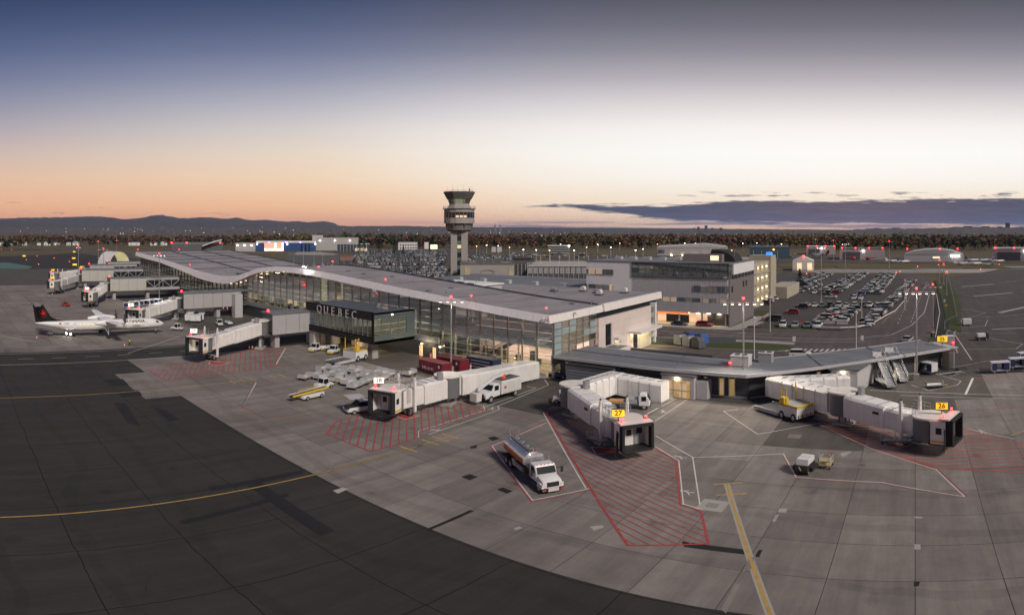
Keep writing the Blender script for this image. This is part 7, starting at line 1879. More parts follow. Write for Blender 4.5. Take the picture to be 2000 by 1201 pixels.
def dolly(label, px, deg, group=None):
    p = G(*px); o = thing('baggage_dolly', label, 'baggage cart', (p[0], p[1], 0), R(deg), group)
    MB().box(-1.45, 1.45, -.75, .75, .5, .62).build('deck', m_offwhite, o)
    for x in (-1.42, 1.42):
        MB().loft([[(x - .03, -.72, .62), (x - .03, .72, .62), (x - .03, .72, 1.0), (x - .03, .5, 1.2), (x - .03, -.5, 1.2), (x - .03, -.72, 1.0)], [(x + .03, -.72, .62), (x + .03, .72, .62), (x + .03, .72, 1.0), (x + .03, .5, 1.2), (x + .03, -.5, 1.2), (x + .03, -.72, 1.0)]]).build('end_panel', m_lgrey, o)
    MB().bar((1.45, 0, .45), (2.3, 0, .35), .09).build('tow_bar', m_yel, o); MB().box(-1.5, 1.5, -.8, -.74, .45, .68).build('side_rail', m_grey, o); MB().box(-1.5, 1.5, .74, .8, .45, .68).build('side_rail', m_grey, o)
    for x in (-1.0, 1.0):
        for s_ in (-1, 1): wheel(o, x, s_ * .6, .22, .14, rim=False)
    return o


d0 = dolly('white open baggage dolly in the block parked behind gate 28', (597, 741), 112, 'baggage dollies parked behind gate 28')
for k, px in enumerate(((612, 737), (632, 724), (652, 723), (647, 732), (662, 737), (680, 727), (695, 729), (657, 746), (670, 748), (681, 752), (700, 738), (712, 737), (734, 732), (747, 734), (747, 744), (692, 759), (703, 754), (725, 742), (757, 737), (800, 734), (718, 748), (664, 728), (628, 741))):
    p = G(*px); dup(d0, (p[0], p[1], 0), R(112 + rng.uniform(-9, 9) + (180 if k % 5 == 3 else 0)))


def covered(label, px, deg, curtain=m_navy, group=None):
    p = G(*px); o = thing('covered_baggage_cart', label, 'baggage cart', (p[0], p[1], 0), R(deg), group)
    MB().box(-1.7, 1.7, -.8, .8, .5, .68).build('deck', m_lgrey, o); MB().box(-1.75, 1.75, -.85, .85, 2.05, 2.2).build('roof', m_white, o)
    for x in (-1.7, 1.7): MB().box(x - .05, x + .05, -.8, .8, .68, 2.05).build('end_panel', m_white, o)
    for s_ in (-1, 1):
        MB().box(-1.65, -.55, s_ * .8 - .03, s_ * .8 + .03, .68, 2.05).build('curtain', curtain, o); MB().box(.75, 1.65, s_ * .8 - .03, s_ * .8 + .03, .68, 2.05).build('curtain', curtain, o)
    MB().bar((1.7, 0, .45), (2.6, 0, .3), .09).build('tow_bar', m_dgrey, o)
    for x in (-1.2, 1.2):
        for s_ in (-1, 1): wheel(o, x, s_ * .68, .26, .16)
    return o


covered('covered baggage cart with navy curtains beside the outer pier mast', (1812, 729), 135); covered('covered baggage cart with red cones inside against the pier end', (1831, 717), 135)
covered('covered baggage cart at the right edge, left of the pair', (1953, 728), 187); covered('covered baggage cart at the right edge, right of the pair', (1988, 720), 187); covered('far covered baggage cart behind the pair at the right edge', (2004, 708), 200)
c0v = covered('white covered baggage cart in the cluster under the gate 31 bridge', (252, 603), 60, group='covered carts under the gate 31 bridge')
for px in ((262, 600), (272, 599), (283, 598), (292, 597), (300, 596), (308, 595)):
    p = G(*px); dup(c0v, (p[0], p[1], 0), R(62))
c1v = covered('white covered cart loaded beside the gate 30 support', (368, 628), 150, group='covered carts beside gate 30')
for px in ((378, 629), (388, 629), (394, 626), (374, 623)): p = G(*px); dup(c1v, (p[0], p[1], 0), R(150))


def truckwheels(o, xs, y, r, w, dual=()):
    for x in xs:
        for s_ in (-1, 1):
            wheel(o, x, s_ * y, r, w)


# fuel truck --------------------------------------------------------
pf, pr_ = Vector(G(1070, 956)[:2]), Vector(G(1010, 905)[:2]); hd_ = math.atan2((pf - pr_).y, (pf - pr_).x); c = (pf + pr_) / 2
ft = thing('fuel_truck', 'white fuel tanker truck with a polished tank and orange side stripe', 'truck', (c.x - .5, c.y + .3, 0), hd_)
m_tank = M('polished_tank', (.62, .63, .64), .22, metal=.75, var=.06, scale=1.5); m_or = M('orange_stripe', (.50, .10, .03), .45, var=.1); m_cab = M('truck_cab_white', (.66, .66, .66), .3, var=.04)
MB().box(-4.6, 4.4, -.5, .5, .75, 1.05).build('chassis', m_black, ft)
n = 20; el = lambda x, k=1: [(x, 1.22 * k * math.cos(2 * math.pi * i / n) * 1.0, 2.1 + .95 * k * math.sin(2 * math.pi * i / n)) for i in range(n)]
tk = MB().loft([el(-4.7, .8), el(-4.55, 1), el(1.15, 1), el(1.3, .82)]).build('tank', m_tank, ft, True)
for s_ in (-1, 1):
    st = [[(x, s_ * 1.24 * math.cos(t_), 2.1 + .965 * math.sin(t_)) for t_ in (R(-38), R(-20), R(0), R(8))] for x in (-4.4, 1.05)]
    MB().loft(st, caps=False, closed=False).build('orange_stripe', m_or, tk); st = [[(x, s_ * 1.245 * math.cos(t_), 2.1 + .97 * math.sin(t_)) for t_ in (R(9), R(14))] for x in (-4.4, 1.05)]
    MB().loft(st, caps=False, closed=False).build('yellow_stripe', m_yel, tk)
MB().box(-4.3, .9, -.42, .42, 3.0, 3.1).build('top_walkway', m_dgrey, tk)
for s_ in (-1, 1): MB().bar((-4.3, s_ * .5, 3.3), (.9, s_ * .5, 3.3), .07).build('top_rail', m_galv, tk); MB().bar((-4.3, s_ * .5, 3.0), (-4.3, s_ * .5, 3.9), .05).build('rail_post', m_galv, tk)
for x in (-3.4, -2.0, -.6, .5): MB().tube((x, 0, 3.1), (x, 0, 3.25), .3, n=10).build('hatch', m_galv, tk)
MB().ball((1.0, 0, 3.2), .12).build('amber_beacon', m_orange, tk)
MB().box(1.4, 2.5, -1.1, 1.1, .9, 1.9).build('pump_cabinet', m_dgrey, ft)
for k in range(5): MB().tube((1.6 + k * .18, -.9, 1.9), (1.6 + k * .18, .9, 1.9 + .1 * (k % 2)), .09, n=6).build('pump_pipe', m_black, ft)
for s_ in (-1, 1): MB().tube((-1.3, s_ * 1.0, .95), (.9, s_ * 1.0, .95), .26, n=10).build('side_canister', m_grey, ft); MB().box(-2.2, -1.4, s_ * .95 - .15, s_ * .95 + .15, .6, 1.3).build('side_box', m_lgrey, ft)
MB().profile([(2.7, .85), (2.6, 2.1), (2.75, 2.55), (3.9, 2.6), (4.35, 1.95), (4.4, .85)], -1.1, 1.1, .10).build('cab', m_cab, ft, True)
MB().profile([(4.2, .8), (4.2, 1.75), (4.6, 1.7), (5.6, 1.45), (5.85, 1.2), (5.85, .7), (5.2, .6)], -1.0, 1.0, .12).build('hood', m_cab, ft, True)
for s_ in (-1, 1): MB().profile([(4.55, .5), (4.7, 1.15), (5.4, 1.2), (5.8, .9), (5.85, .6)], s_ * 1.0 - .14, s_ * 1.0 + .14, .05).build('fender', m_cab, ft, True)
MB().loft([[(4.05, -.95, 2.42), (4.05, .95, 2.42), (4.40, .98, 1.78), (4.40, -.98, 1.78)], [(4.1, -.95, 2.44), (4.1, .95, 2.44), (4.46, .98, 1.80), (4.46, -.98, 1.80)]]).build('windscreen', m_vglass, ft)
for s_ in (-1, 1): MB().box(3.1, 3.95, s_ * 1.11 - .02, s_ * 1.11 + .02, 1.75, 2.4).build('side_window', m_vglass, ft)
MB().box(5.84, 5.90, -.62, .62, .85, 1.35).build('grille', m_black, ft); MB().box(5.7, 6.0, -1.1, 1.1, .42, .72).build('bumper', m_black, ft); MB().box(6.0, 6.04, -.55, .55, .38, .78).build('bumper_plate', M('plate_white', (.55, .5, .5), .5), ft)
for y in (-.95, .95): MB().box(5.78, 5.87, y - .18, y + .18, .95, 1.2).build('headlight', m_head, ft); MB().box(6.0, 6.03, y - .22, y + .16, .5, .64).build('reflector', m_mo, ft)
for y in (-.8, -.4, 0, .4, .8): MB().ball((3.95, y, 2.62), .06).build('marker_lamp', m_orange, ft)
for s_ in (-1, 1):
    MB().bar((4.3, s_ * 1.1, 2.2), (4.5, s_ * 1.6, 2.25), .04).build('mirror_arm', m_black, ft); MB().box(4.4, 4.5, s_ * 1.6 - .12, s_ * 1.6 + .12, 1.7, 2.3).build('mirror', m_black, ft)
for k in range(4): MB().tube((1.55 + k * .25, -1.12, .95), (1.6 + k * .25, -1.12, 1.75), .07, n=6).build('hose', m_black, ft)
for s_ in (-1, 1): MB().tube((2.62, s_ * 1.0, 1.0), (2.62, s_ * 1.0, 3.0), .07, n=8).build('exhaust', m_galv, ft); MB().box(3.0, 4.2, s_ * 1.0 - .14, s_ * 1.0 + .14, .45, .6).build('step', m_dgrey, ft); MB().box(3.45, 3.6, s_ * 1.115 - .015, s_ * 1.115 + .015, 1.5, 1.56).build('door_handle', m_black, ft)
MB().tube((-.2, 1.0, 1.0), (-.2, 1.25, 1.0), .4, n=14).build('hose_reel', m_red, ft)
truckwheels(ft, (-3.7, -2.45), .95, .52, .5); truckwheels(ft, (5.05,), .98, .52, .3); MB().box(-5.1, -4.7, -1.15, 1.15, .7, .9).build('rear_bumper', m_black, ft)


def utility_truck(label, px, deg, boom=True):
    p = G(*px); o = thing('utility_truck', label, 'truck', (p[0], p[1], 0), R(deg))
    MB().box(-3.4, 3.2, -.5, .5, .6, .85).build('chassis', m_black, o); MB().profile([(-3.5, .8), (-3.5, 2.5), (.6, 2.5), (.6, .8)], -1.15, 1.15, .06).build('service_body', m_cab, o)
    MB().profile([(.75, .7), (.7, 1.9), (.9, 2.3), (1.9, 2.3), (2.4, 1.55), (3.3, 1.4), (3.55, 1.1), (3.55, .6)], -1.02, 1.02, .10).build('cab', m_cab, o, True)
    MB().loft([[(1.98, -.9, 2.15), (1.98, .9, 2.15), (2.42, .92, 1.55), (2.42, -.92, 1.55)], [(2.04, -.9, 2.18), (2.04, .9, 2.18), (2.48, .92, 1.58), (2.48, -.92, 1.58)]]).build('windscreen', m_vglass, o)
    for s_ in (-1, 1):
        MB().box(1.1, 1.9, s_ * 1.03 - .02, s_ * 1.03 + .02, 1.5, 2.1).build('side_window', m_vglass, o)
        for k in range(4): MB().box(-3.3 + k * .95, -2.45 + k * .95, s_ * 1.16 - .02, s_ * 1.16 + .02, .95, 2.3).build('locker_door', m_offwhite, o)
        MB().box(-.3, .1, s_ * 1.18 - .02, s_ * 1.18 + .02, 1.5, 1.8).build('red_decal', m_red, o)
    MB().box(3.5, 3.62, -.9, .9, .5, .8).build('bumper', m_black, o); MB().box(3.53, 3.58, -.6, .6, .85, 1.2).build('grille', m_black, o)
    for y in (-.8, .8): MB().box(3.5, 3.58, y - .14, y + .14, .9, 1.15).build('headlight', m_head, o)
    truckwheels(o, (-2.3,), .9, .5, .42); truckwheels(o, (2.6,), .92, .48, .28); o.scale = (1.12, 1.12, 1.25)
    if boom:
        MB().tube((-.9, 0, 2.5), (-.9, 0, 3.1), .35, n=10).build('turret', m_orange, o); b_ = MB().bar((-2.9, .1, 3.2), (1.0, .1, 3.0), .32, .38).build('boom', m_white, o); MB().bar((1.0, .1, 3.0), (4.4, .2, 1.9), .36, .42).build('jib', m_white, b_)
        MB().profile([(4.2, .5), (4.1, 1.5), (5.1, 1.55), (5.15, .5)], -.55, .85, .08).build('basket', m_offwhite, o, True); MB().box(-3.4, .5, -1.0, 1.0, 2.5, 2.56).build('deck', m_dgrey, o)
    return o


utility_truck('white bucket truck with a folded boom beside the gate 28 walkway', (974, 778), -94)
# cab-over truck behind gate 27
p = G(1228, 797); o = thing('flatbed_truck', 'white cab-over service truck parked behind the gate 27 tunnel', 'truck', (p[0], p[1], 0), R(22))
MB().box(-3.0, 1.6, -.9, .9, .75, .95).build('bed', m_dgrey, o); MB().profile([(1.5, .6), (1.45, 2.1), (1.7, 2.35), (2.6, 2.35), (3.1, 1.5), (3.15, .55)], -.98, .98, .10).build('cab', m_cab, o, True)
MB().loft([[(2.68, -.85, 2.2), (2.68, .85, 2.2), (3.12, .88, 1.45), (3.12, -.88, 1.45)], [(2.74, -.85, 2.23), (2.74, .85, 2.23), (3.18, .88, 1.48), (3.18, -.88, 1.48)]]).build('windscreen', m_vglass, o)
for s_ in (-1, 1): MB().box(1.9, 2.6, s_ * .99 - .02, s_ * .99 + .02, 1.4, 2.1).build('side_window', m_vglass, o)
MB().box(-2.8, -.6, -.8, .8, .95, 1.25).build('orange_load', M('wood_load', (.42, .23, .08), .7), o); MB().box(-.4, 1.3, -.85, .85, .95, 1.6).build('load_box', m_grey, o); MB().box(3.1, 3.22, -.95, .95, .45, .75).build('bumper', m_black, o)
truckwheels(o, (-1.9, 2.3), .82, .42, .3)
# pickup with a board on its roof
p = (-68.6, 54.6); o = car('pickup', 'white', (p[0], p[1], 0), R(-105), 'white pickup with a black hood and a board on its roof beside gate 28')
MB().profile([(1.3, 1.17), (2.5, 1.09), (2.72, .8), (2.74, .72), (2.5, 1.0), (1.3, 1.1)], -.94, .94, .03).build('hood_wrap', m_black, o); bd = MB().obox((1.3, 0, 2.5), (2.6, 2.4, .1)).build('roof_board', m_lgrey, o); MB().box(2.58, 2.66, -1.2, 1.2, 2.44, 2.56).build('yellow_edge', m_yel, bd)
for x in (.2, 1.0): MB().bar((x, 0, 1.85), (x, 0, 2.45), .08).build('board_post', m_dgrey, o)


def belt_loader(label, px, deg):
    p = G(*px); o = thing('belt_loader', label, 'belt loader', (p[0], p[1], 0), R(deg))
    MB().profile([(-2.0, .35), (-2.0, .9), (1.9, .9), (2.1, .6), (2.1, .35)], -.85, .85, .05).build('chassis', m_white, o, True); c_ = MB().bar((-3.2, 0, 1.35), (4.0, 0, .95), .85, .22).build('conveyor', m_black, o)
    for s_ in (-1, 1): MB().bar((-3.2, s_ * .48, 1.45), (4.0, s_ * .48, 1.05), .08, .3).build('conveyor_frame', m_yel if s_ > 0 else m_white, c_)
    for x in (-.5, 1.2, 2.9): MB().bar((x, .55, 1.1), (x, .55, 2.0), .06).build('rail_post', m_yel, o)
    MB().bar((-.5, .55, 2.0), (2.9, .55, 1.95), .07).build('hand_rail', m_yel, o); MB().box(1.2, 2.0, -.9, -.5, .9, 1.25).build('seat', m_yel, o)
    for x in (-1.4, 1.4):
        for s_ in (-1, 1): wheel(o, x, s_ * .8, .36, .22)
    return o


belt_loader('white and black belt loader with a yellow rail left of the dollies', (608, 778), -84)
for k, (px, dg, lb) in enumerate((((684, 705), -80, 'long low cargo loader with a black deck beside the lettered box column'), ((1540, 812), 145, 'cargo loader with a hazard-striped roller deck beside gate 26'))):
    p = G(*px); o = thing('cargo_loader', lb, 'cargo loader', (p[0], p[1], 0), R(dg))
    MB().box(-3.0, .2, -1.5, 1.5, .4, 1.35).build('chassis', m_white, o); o.scale = (1.15, 1.15, 1.5); MB().box(.3, 4.6, -1.45, 1.45, .25, .42).build('main_platform', m_dgrey, o)
    for s_ in (-1, 1): MB().box(.3, 4.6, s_ * 1.45 - .1, s_ * 1.45 + .1, .2, .54).build('platform_edge', m_lgrey, o)
    for k2 in range(12): MB().tube((-2.8 + k2 * .26, -1.2, 1.45), (-2.8 + k2 * .26, 1.2, 1.45), .08, n=6).build('roller', m_galv, o)
    for k2 in range(9): MB().box(-3.04, -2.96, -1.5 + k2 * .33, -1.35 + k2 * .33, .45, .7).build('hazard_bar', m_yel if k2 % 2 else m_black, o); MB().obox((-2.9 + k2 * .34, -1.55, 1.3), (.2, .1, .3)).build('hazard_bar', m_yel if k2 % 2 else m_black, o)
    for x, y in ((.0, 1.2), (-.9, 1.2), (.0, -1.2)):
        MB().bar((x, y, 1.3), (x, y, 3.2), .1).build('guard_post', m_yel, o)
    [MB().bar((.0, 1.2, z_), (-.9, 1.2, z_), .08).build('guard_rail', m_yel, o) for z_ in (2.4, 3.0)]; MB().box(-.8, 0, .7, 1.5, 1.35, 2.1).build('operator_stand', m_yel, o)
    for s_ in (-1, 1): MB().box(-3.0, .2, s_ * 1.4 - .1, s_ * 1.4 + .1, 1.36, 1.56).build('deck_edge', m_yel, o)
    MB().box(-3.05, -2.85, -1.5, 1.5, 1.36, 1.58).build('deck_edge', m_yel, o)
    for x in (-2.4, -.4):
        for s_ in (-1, 1): wheel(o, x, s_ * 1.4, .42, .3)
# passenger stairs
for k, (px, dg, lb) in enumerate((((1728, 752), 113, 'left of two white passenger stairs in front of the pier'), ((1752, 741), 113, 'right of two white passenger stairs in front of the pier'))):
    p = G(*px); o = thing('passenger_stairs', lb, 'airstairs', (p[0], p[1], 0), R(dg))
    L_st, top_ = 6.6, 4.4
    st = MB().bar((-3.4, 0, .45), (2.6, 0, top_), 1.5, .14).build('stair_flight', m_lgrey, o)
    for k2 in range(20): t_ = (k2 + .5) / 20; MB().obox((-3.4 + 6 * t_, 0, .45 + (top_ - .45) * t_ + .1), (.26, 1.3, .05)).build('tread', m_dgrey, st)
    for s_ in (-1, 1):
        MB().bar((-3.4, s_ * .8, .75), (2.6, s_ * .8, top_ + .2), .06, .3).build('side_panel', m_white, o); MB().bar((-3.4, s_ * .8, 1.5), (2.6, s_ * .8, top_ + 1.05), .06).build('hand_rail', m_white, o)
        MB().bar((2.6, s_ * .8, top_ + 1.05), (4.0, s_ * .8, top_ + 1.05), .06).bar((4.0, s_ * .8, top_), (4.0, s_ * .8, top_ + 1.05), .06).build('platform_rail', m_white, o)
        MB().bar((3.6, s_ * .7, .4), (3.3, s_ * .7, top_), .12).build('leg', m_white, o); MB().bar((.6, s_ * .7, .4), (3.4, s_ * .7, top_ - .6), .09).build('brace', m_white, o); MB().bar((3.5, s_ * .7, 1.6), (.9, s_ * .7, 2.4), .08).build('brace', m_white, o)
    MB().box(2.5, 4.0, -.85, .85, top_ - .08, top_ + .06).build('platform', m_lgrey, o); MB().box(3.9, 4.05, -.8, .8, top_, top_ + .75).build('bumper_board', m_white, o)
    MB().box(-2.6, 3.7, -.75, .75, .35, .5).build('chassis', m_offwhite, o)
    for x in (-2.0, 3.2):
        for s_ in (-1, 1): wheel(o, x, s_ * .75, .3, .2)
# ground power unit and cage cart
p = G(1572, 921); o = thing('ground_power_unit', 'black ground power unit with a white hood on the open apron', 'power unit', (p[0], p[1], 0), R(-100))
MB().profile([(-1.2, .4), (-1.2, 1.1), (1.2, 1.1), (1.3, .7), (1.3, .4)], -.75, .75, .05).build('body', m_black, o); MB().profile([(-1.1, 1.1), (-1.05, 1.75), (.75, 1.75), (.9, 1.1)], -.7, .7, .06).build('hood', m_white, o); MB().box(-.17, -.13, -.7, .7, 1.752, 1.757).build('hood_seam', m_dgrey, o)
for s_ in (-1, 1): MB().obox((-.1, s_ * .95, .62), (1.6, .3, .5)).build('cable_tray', m_black, o)
MB().bar((1.2, 0, .5), (1.75, 0, 1.2), .09).build('tow_bar', m_yel, o)
for x in (-.8, .85):
    for s_ in (-1, 1): wheel(o, x, s_ * .65, .28, .18)
p = G(1614, 912); o = thing('cage_cart', 'yellow wire cage cart beside the power unit', 'cart', (p[0], p[1], 0), R(-95))
MB().box(-.9, .9, -.6, .6, .45, .55).build('deck', M('cart_cream', (.45, .38, .20), .6), o); MB().box(-.3, .9, -.6, .6, .95, 1.02).build('shelf', MATS['cart_cream'], o)
for x in (-.88, .0, .88):
    for y in (-.58, .58): MB().bar((x, y, .5), (x, y, 1.25 if x < .5 else 1.95), .05).build('post', m_offwhite, o)
for y in (-.58, .58): MB().bar((-.88, y, 1.25), (.88, y, 1.25), .04).build('rail', m_offwhite, o); MB().bar((.0, y, 1.25), (.88, y, 1.95), .04).build('rail', m_offwhite, o)
MB().box(-.8, -.66, .3, .44, 1.0, 1.7).build('orange_flag', m_orange, o); MB().box(.8, .9, -.66, -.56, .9, 1.3).build('blue_strap', m_blue, o)
for x in (-.7, .7):
    for s_ in (-1, 1): wheel(o, x, s_ * .52, .16, .1, rim=False)
# right-hand carts
p = G(1888, 636); o = thing('water_cart', 'white box service cart beside the zigzag lane line', 'cart', (p[0], p[1], 0), R(190)); MB().profile([(-1.2, .5), (-1.25, 2.0), (1.2, 2.0), (1.25, .5)], -.85, .85, .06).build('body', m_white, o)
for x in (-.8, .8):
    for s_ in (-1, 1): wheel(o, x, s_ * .7, .3, .2)
MB().bar((0, -.87, .5), (0, -.87, 1.9), .12).build('yellow_strap', m_yel, o)
p = G(1918, 664); o = thing('air_start_cart', 'white-topped black service cart alone on the right-hand apron', 'cart', (p[0], p[1], 0), R(15)); MB().box(-1.5, 1.5, -.7, .7, .35, .8).build('body', m_black, o); MB().profile([(-1.4, .8), (-1.35, 1.7), (.7, 1.7), (.8, .8)], -.7, .7, .08).build('hood', m_white, o); MB().box(.8, 1.5, -.7, .7, .8, 1.6).build('rear_box', m_black, o)
for x in (-.9, .9):
    for s_ in (-1, 1): wheel(o, x, s_ * .6, .3, .2)
p = G(1825, 757); o = dolly('single white open dolly in front of the pier end', (1825, 757), 12)
# skips and containers
for k, (px, lb) in enumerate((((850, 729), 'front dark red waste skip with a phone number on its side'), ((884, 722), 'rear dark red waste skip behind the lamp mast'))):
    p = G(*px); o = thing('waste_skip', lb, 'skip', (p[0], p[1], 0), R(-4))
    m_sk = M('dark_red_steel', (.16, .018, .03), .5, var=.12)
    MB().profile([(-3.2, .25), (-3.3, 2.3), (3.3, 2.3), (3.2, .25)], -1.2, 1.2, .05).build('body', m_sk, o); MB().box(-3.3, 3.3, -1.22, 1.22, 2.3, 2.42).build('lid', M('skip_lid', (.12, .02, .03), .5), o)
    for k2 in range(7): MB().box(-2.9 + k2 * .95, -2.8 + k2 * .95, -1.26, -1.2, .3, 2.25).build('rib', m_sk, o)
    put_text('skip_lettering', '843-6141', .85, m_white, o, (-.6, -1.28, 1.05), R(-90), .008) if k == 0 else None
    MB().box(2.2, 2.6, -1.27, -1.24, 1.5, 2.0).build('white_decal', m_white, o)
p = G(945, 722); o = thing('shipping_container', 'blue steel container behind the gate 28 walkway', 'container', (p[0], p[1], 0), R(0))
MB().box(-3.2, 3.2, -1.2, 1.2, .1, 2.4).build('body', M('container_blue', (.018, .03, .075), .5, var=.15), o); MB().box(-3.2, 3.2, -1.2, 1.2, 2.4, 2.46).build('top', m_dgrey, o)
for k in range(14): MB().box(-3.1 + k * .46, -2.9 + k * .46, -1.26, -1.2, .2, 2.35).build('rib', MATS['container_blue'], o)
for k in range(3): MB().box(-2.2, 2.4, -1.3, -1.26, .6 + k * .6, .75 + k * .6).build('white_bar', m_lgrey, o)
for k, (x, y, m_, lb) in enumerate(((-52.8, 131.5, m_grey, 'first grey waste compactor at the white wall'), (-50.2, 130.3, m_grey, 'second grey waste compactor at the white wall'), (-47.6, 129.3, m_dgrey, 'dark grey waste compactor at the end of the row'), (-48.6, 134.2, M('compactor_blue', (.03, .10, .36), .5), 'bright blue container behind the compactors'), (-51.8, 135.2, m_blue, 'dark blue container behind the compactors'))):
    o = thing('waste_compactor', lb, 'compactor', (x, y, 0), R(-25)); MB().profile([(-1.3, .2), (-1.3, 2.5), (.6, 2.5), (1.2, 1.9), (1.3, .2)], -1.1, 1.1, .08).build('body', m_, o); MB().box(-1.1, .4, -.9, .9, 2.5, 2.6).build('lid', m_dgrey, o)
# scissor lift
p = G(128, 598); o = thing('scissor_lift', 'red scissor lift alone behind the airliner tail', 'lift', (p[0], p[1], 0), R(20)); MB().box(-1.6, 1.6, -.8, .8, .4, 1.0).build('chassis', m_red, o); MB().box(-1.6, 1.6, -.8, .8, 1.5, 1.65).build('platform', m_dgrey, o)
for x in (-1.5, 0, 1.5):
    for y in (-.75, .75): MB().bar((x, y, 1.6), (x, y, 2.7), .07).build('guard_post', m_red, o)
for y in (-.75, .75): MB().bar((-1.5, y, 2.7), (1.5, y, 2.7), .07).build('guard_rail', m_red, o)
MB().bar((-1.2, 0, 1.0), (1.2, 0, 1.5), .2).bar((1.2, 0, 1.0), (-1.2, 0, 1.5), .2).build('scissor', m_dgrey, o)
for x in (-1.1, 1.1):
    for s_ in (-1, 1): wheel(o, x, s_ * .75, .4, .25)
# lamp cart under the airliner tail with two lit work lamps
p = G(138, 657); o = thing('service_cart', 'low black service cart with two bright lamps under the airliner rear', 'cart', (p[0], p[1], 0), R(30)); MB().box(-1.3, 1.3, -.6, .6, .35, .8).build('body', m_black, o)
for s_ in (-1, 1): MB().ball((s_ * .8, -.75, .75), .18).build('work_lamp', lamp('work_lamp', (1, .97, .85), 60), o)
for x in (-.8, .8):
    for s_ in (-1, 1): wheel(o, x, s_ * .55, .25, .15, rim=False)
p = G(95, 655); o = thing('ground_power_cart', 'small dark cart behind the airliner tail', 'cart', (p[0], p[1], 0), R(20)); MB().profile([(-1.2, .4), (-1.2, 1.1), (.9, 1.1), (1.2, .6), (1.2, .4)], -.6, .6, .05).build('body', m_dgrey, o)
for x in (-.8, .8):
    for s_ in (-1, 1): wheel(o, x, s_ * .55, .28, .16, rim=False)


# cones, drums, barriers -------------------------------------------------
def cone_thing(px, label, group, drum=False):
    p = G(*px); o = thing('traffic_drum' if drum else 'traffic_cone', label, 'drum' if drum else 'cone', (p[0], p[1], 0), 0, group); h = 1.35 if drum else .75
    MB().box(-.3, .3, -.3, .3, 0, .08).build('base', m_black, o)
    n_ = 5 if drum else 3
    for k in range(n_):
        r0 = (.2 if drum else .2 * (1 - k / n_) + .03); r1 = (.19 if drum else .2 * (1 - (k + 1) / n_) + .03)
        MB().tube((0, 0, .08 + h * k / n_), (0, 0, .08 + h * (k + 1) / n_), r0, r1, n=10).build('band', m_white if k % 2 else m_orange, o, True)
    return o


for k, px in enumerate(((841, 703), (822, 711), (820, 720), (843, 726), (865, 729), (896, 723), (919, 725))): cone_thing(px, 'orange and white striped drum, ' + ['nearest the lit door', 'upper one left of the red skips', 'lower one left of the red skips', 'before the first skip', 'before the end of the first skip', 'beside the lamp mast', 'before the blue container'][k], 'drums around the skips', True)
for k, px in enumerate(((72, 662), (243, 677), (102, 576), (487, 681), (493, 681), (1230, 684), (1240, 681))): cone_thing(px, 'orange traffic cone ' + ['left of the airliner tail', 'beside the marshaller', 'left of the scissor lift', 'left of a pair under the gate 29 walkway', 'right of a pair under the gate 29 walkway', 'left of a pair behind the pier roof', 'right of a pair behind the pier roof'][k], None)
for k, px in enumerate(((430, 601), (436, 604), (444, 606), (448, 608), (453, 610))): cone_thing(px, 'slim red bollard under the walkway near the charcoal wall', 'red bollards by the charcoal wall', True)
bar0 = None
for k, (px, dg, lb) in enumerate((((1022, 744), 38, 'concrete barrier at the end of the gate 28 walkway, front one'), ((1050, 737), 8, 'concrete barrier at the end of the gate 28 walkway, corner one'), ((1272, 793), 2, 'concrete barrier under the front of the gate 27 walkway'), ((1296, 783), 55, 'concrete barrier under the end of the gate 27 walkway'), ((1581, 804), -42, 'concrete barrier under gate 26, left one'), ((1600, 816), -42, 'concrete barrier under gate 26, right one'),
                                  ((1620, 632), 2, 'concrete barrier at the near end of the double car row'), ((1645, 633), 2, 'second concrete barrier at the near end of the double car row'))):
    p = G(*px); pts_ = [(-.3, 0), (-.3, .12), (-.12, .35), (-.09, .85), (.09, .85), (.12, .35), (.3, .12), (.3, 0)]
    o = MB().loft([[(-1.6, y, z) for y, z in pts_], [(1.6, y, z) for y, z in pts_]]).build('concrete_barrier', m_kerb); o.location = (p[0], p[1], 0); o.rotation_euler = (0, 0, R(dg)); tag(o, lb, 'barrier')
for k, (a, b, h, lb) in enumerate((((1224, 690), (1392, 706), 1.4, 'near dark retaining wall along the service ramp behind the pier'), ((1323, 671), (1437, 671), 1.6, 'far dark retaining wall along the lawn beside the office road'), ((1280, 668), (1340, 673), 1.3, 'short dark retaining wall beside the waste containers'))):
    A_, B_ = Vector(G(*a)), Vector(G(*b)); o = MB().bar((*A_[:2], h / 2), (*B_[:2], h / 2), .35, h).build('retaining_wall', M('dark_wall_paint', (.10, .105, .115), .6, var=.12)); tag(o, lb, 'wall')
# guard rail round the car park
gr_ = thing('guard_rail', 'white guard rail curving round the near edge of the car park', 'guard rail', (-20, 163, 0)); gpts = [(-27, 163.2), (-20, 162.8), (-15.5, 164.5), (-12.2, 170), (-9.5, 185), (-6.4, 200), (-4.0, 230), (-3.2, 260), (-2.0, 300), (1.0, 330)]
for a, b in zip(gpts, gpts[1:]):
    MB().bar((a[0] + 20, a[1] - 163, .65), (b[0] + 20, b[1] - 163, .65), .08, .32).build('rail', m_fascia2, gr_)
    for t_ in (0, .5): MB().box(a[0] + (b[0] - a[0]) * t_ + 20 - .08, a[0] + (b[0] - a[0]) * t_ + 20 + .08, a[1] + (b[1] - a[1]) * t_ - 163 - .08, a[1] + (b[1] - a[1]) * t_ - 163 + .08, 0, .75).build('post', m_galv, gr_)
g_mesh = glass('chain_link', (.85, .85, .85), refl=0.0, body=.1, bodycol=(.12, .12, .12), rough=.5, fres=0)
